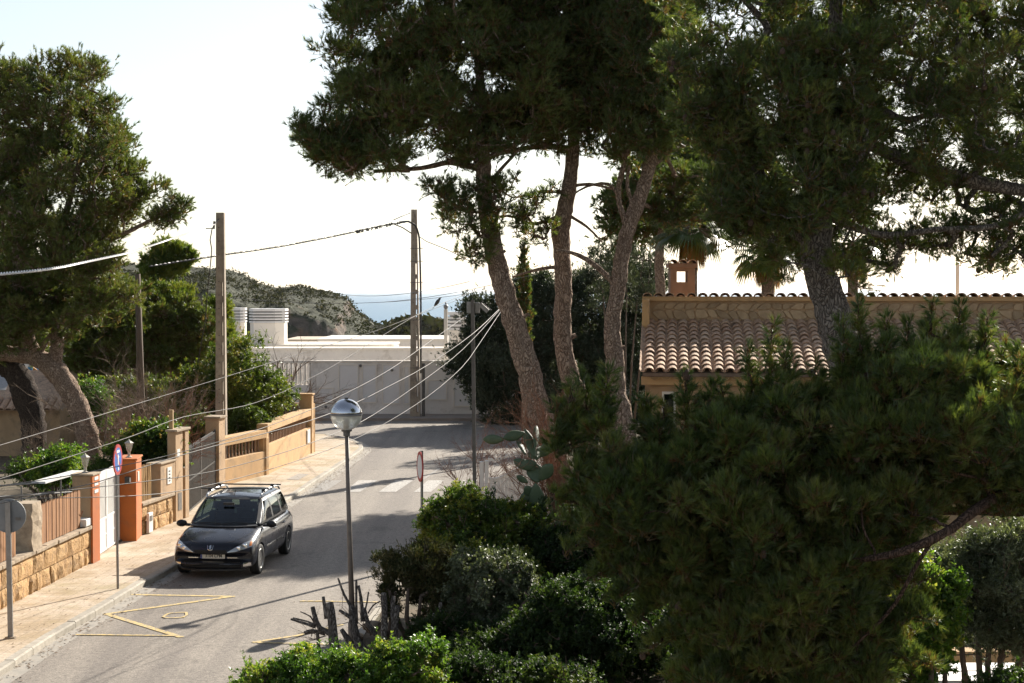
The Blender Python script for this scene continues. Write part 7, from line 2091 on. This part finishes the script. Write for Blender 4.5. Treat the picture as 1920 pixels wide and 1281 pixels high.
bl += blobs_in([(1600, 400), (1760, 390), (1960, 350), (2000, 470), (1880, 520), (1760, 500), (1660, 530), (1600, 500)], 25.4, 1.6, 46, .12, .2, .3, 118, .9)
bl += blobs_in([(1330, 380), (1400, 360), (1500, 400), (1580, 480), (1560, 530), (1490, 500), (1400, 450)], 25.4, 1.4, 40, .16, .26, .3, 119, .8)
fo = pine_needles(bl, 62, 24, .11, .085, .0075, hue1=.78, dead=.02, seed=121, up=.45, shv=.36, al0=.2, al1=.7)
tree('pine_tree', 'big near pine with a thick grey trunk crossing the tiled roof', 'tree',
     [[(1640, 1250, 90), (1625, 1000, 84), (1610, 820, 82), (1592, 700, 84), (1575, 630, 78), (1555, 565, 72), (1535, 500, 70), (1530, 430, 64), (1528, 360, 58), (1540, 250, 46), (1560, 100, 34), (1570, -50, 24), (1560, -200, 14)],
      [(1530, 470, 30), (1480, 420, 26), (1440, 350, 22), (1405, 290, 20), (1385, 240, 20), (1400, 160, 16), (1420, 90, 14), (1440, 55, 16), (1400, 5, 13), (1350, -60, 10)],
      [(1560, 190, 22), (1620, 262, 24), (1660, 285, 28), (1720, 310, 33), (1780, 330, 34), (1850, 345, 30), (1930, 360, 26), (2020, 380, 18)],
      [(1545, 260, 24), (1640, 210, 18), (1700, 225, 14), (1760, 215, 11), (1840, 250, 8)], [(1600, -20, 24), (1700, -60, 20), (1850, -90, 14), (1980, -60, 8)], [(1540, 400, 22), (1650, 440, 14), (1760, 430, 12), (1860, 425, 12), (1930, 395, 12)],
      [(1640, 270, 11), (1560, 300, 8), (1500, 310, 6)], [(1790, 110, 12), (1800, 60, 14), (1795, 0, 14), (1780, -60, 10)]], 24.0,
     bl, fo, M['pine_near'], bmat=M['bark_grey'], cones=150, unit_r=.0075, rmax=.06, skel_from=.62, seg=18)

# ---------------- young pine in the near foreground, right (D about 16)
crownB = [(1040, 890), (1050, 840), (1100, 790), (1150, 790), (1200, 800), (1240, 800), (1285, 760), (1330, 745), (1370, 720), (1430, 720), (1500, 700), (1560, 700), (1620, 640), (1700, 600), (1800, 600), (1870, 640), (1960, 620), (2100, 640), (2150, 900), (2050, 1010), (1880, 1000), (1800, 1000), (1740, 1060), (1700, 1120), (1705, 1340), (1500, 1360), (1255, 1350), (1245, 1200), (1225, 1120), (1160, 1080), (1080, 1010), (1050, 950)]
bl = blobs_in(crownB, 17.0, 3.6, 820, .11, .25, 1.35, 131, .7)
def spray(poly, D, n, r, seed, th=.8): return blobs_in(poly, D, th, int(n*1.6), r*.45, r*.75, .75, seed, .9)
rs_ = random.Random(132)
for (x0, y0, x1, y1, w0, d0) in ((1075, 830, 1070, 730, 40, 17), (1100, 820, 1092, 705, 36, 17.3), (1128, 820, 1140, 700, 40, 16.8), (1045, 850, 1045, 760, 30, 17), (1212, 820, 1208, 750, 40, 17), (1240, 820, 1245, 765, 34, 16.7),
        (1290, 800, 1284, 705, 32, 16.6), (1318, 800, 1338, 722, 36, 17), (1360, 780, 1352, 720, 30, 17.2), (1412, 780, 1402, 655, 30, 16.8), (1438, 780, 1448, 612, 28, 16.6), (1470, 760, 1476, 650, 32, 17.0), (1535, 760, 1528, 690, 36, 16.9),
        (1585, 720, 1580, 610, 34, 16.5), (1615, 720, 1610, 572, 38, 16.7), (1650, 720, 1664, 600, 34, 16.9), (1700, 700, 1704, 606, 32, 17.2), (1742, 690, 1748, 568, 32, 17.5), (1790, 690, 1800, 578, 36, 17.3), (1838, 700, 1852, 596, 34, 17.6), (1880, 700, 1884, 650, 34, 17.4), (1070, 940, 1032, 925, 30, 16.6), (1090, 980, 1040, 975, 30, 16.8), (1110, 1010, 1062, 1035, 30, 16.6), (1150, 1060, 1100, 1085, 34, 16.8), (1190, 1090, 1150, 1130, 34, 16.5), (1240, 1120, 1190, 1165, 36, 16.8), (1270, 1180, 1205, 1225, 36, 16.6), (1700, 1150, 1755, 1165, 34, 16.6), (1700, 1230, 1760, 1250, 34, 16.4), (1690, 1090, 1740, 1085, 30, 16.6)):
    n_ = max(3, int(math.hypot(x1-x0, y1-y0)/13))
    for k in range(n_+1):
        f = k/n_; r_ = w0*S(d0)*(.62-.40*f)
        bl.append((P(x0+(x1-x0)*f+rs_.uniform(-1, 1)*w0*.28*(1-f), y0+(y1-y0)*f, d0+rs_.uniform(-.12, .12)), r_))
bl += spray([(1230, 1280), (1270, 1120), (1400, 1130), (1520, 1130), (1600, 1180), (1560, 1290), (1400, 1340)], 17.5, 46, .2, 141, 2)
bl += spray([(1560, 1290), (1600, 1150), (1700, 1120), (1720, 1200), (1680, 1290)], 16.8, 20, .17, 142, 1)
bl += spray([(1180, 1100), (1200, 1060), (1260, 1090), (1240, 1160)], 17, 9, .17, 143)
fo = pine_needles(bl, 58, 26, .08, .085, .0058, hue0=.0, hue1=.82, dead=.025, seed=151, up=.75, shv=.40, al0=.15, al1=.65)
tree('pine_tree', 'bushy young pine in the near foreground, covering the right half under the tiled roof', 'tree',
     [[(1900, 1500, 70, 18), (1960, 1200, 56, 18), (1960, 1000, 46, 18), (1930, 800, 36, 17.6), (1900, 680, 20, 17.4)],
      [(1960, 880, 26, 17.4), (1890, 920, 22, 16.6), (1830, 955, 22, 16.1), (1770, 1000, 20, 15.7), (1700, 1032, 18, 15.6), (1640, 1046, 14, 15.7), (1590, 1056, 10, 16.0), (1520, 1085, 6, 16.6)],
      [(1750, 1010, 9, 15.8), (1710, 1075, 9, 15.8), (1680, 1130, 9, 15.9), (1640, 1175, 7, 16.0), (1580, 1225, 5, 16.2), (1470, 1275, 3, 16.4)],
      [(1945, 900, 26, 17.4), (1800, 850, 20, 17.2), (1600, 850, 16, 17), (1400, 880, 12, 17), (1200, 900, 8, 17)], [(1940, 960, 22, 17.6), (1700, 960, 16, 17.6), (1450, 980, 12, 17.6), (1250, 1010, 8, 17.6)], [(1935, 820, 22, 17.6), (1750, 740, 16, 17.4), (1600, 740, 12, 17.2), (1400, 790, 8, 17)]], 17.0,
     bl, fo, M['pine_near'], bmat=M['bark_limb'], cones=40, unit_r=.0050, rmax=.03, skel_from=.5, seg=12)

# ================================================================== SEA AIR
hm = bpy.data.materials.new('sea_air'); hm.use_nodes = True; hn = hm.node_tree.nodes; hn.remove(hn['Principled BSDF'])
pv = hn.new('ShaderNodeVolumePrincipled'); pv.inputs['Color'].default_value = (.97, .98, 1, 1); pv.inputs['Density'].default_value = HAZE; pv.inputs['Anisotropy'].default_value = .55
hm.node_tree.links.new(pv.outputs[0], hn['Material Output'].inputs['Volume'])
mb = MB(); mb.box(-70000, 70000, -400, 95000, -33.2, 18.5); hz = mb.build('haze', hm, kind='stuff')
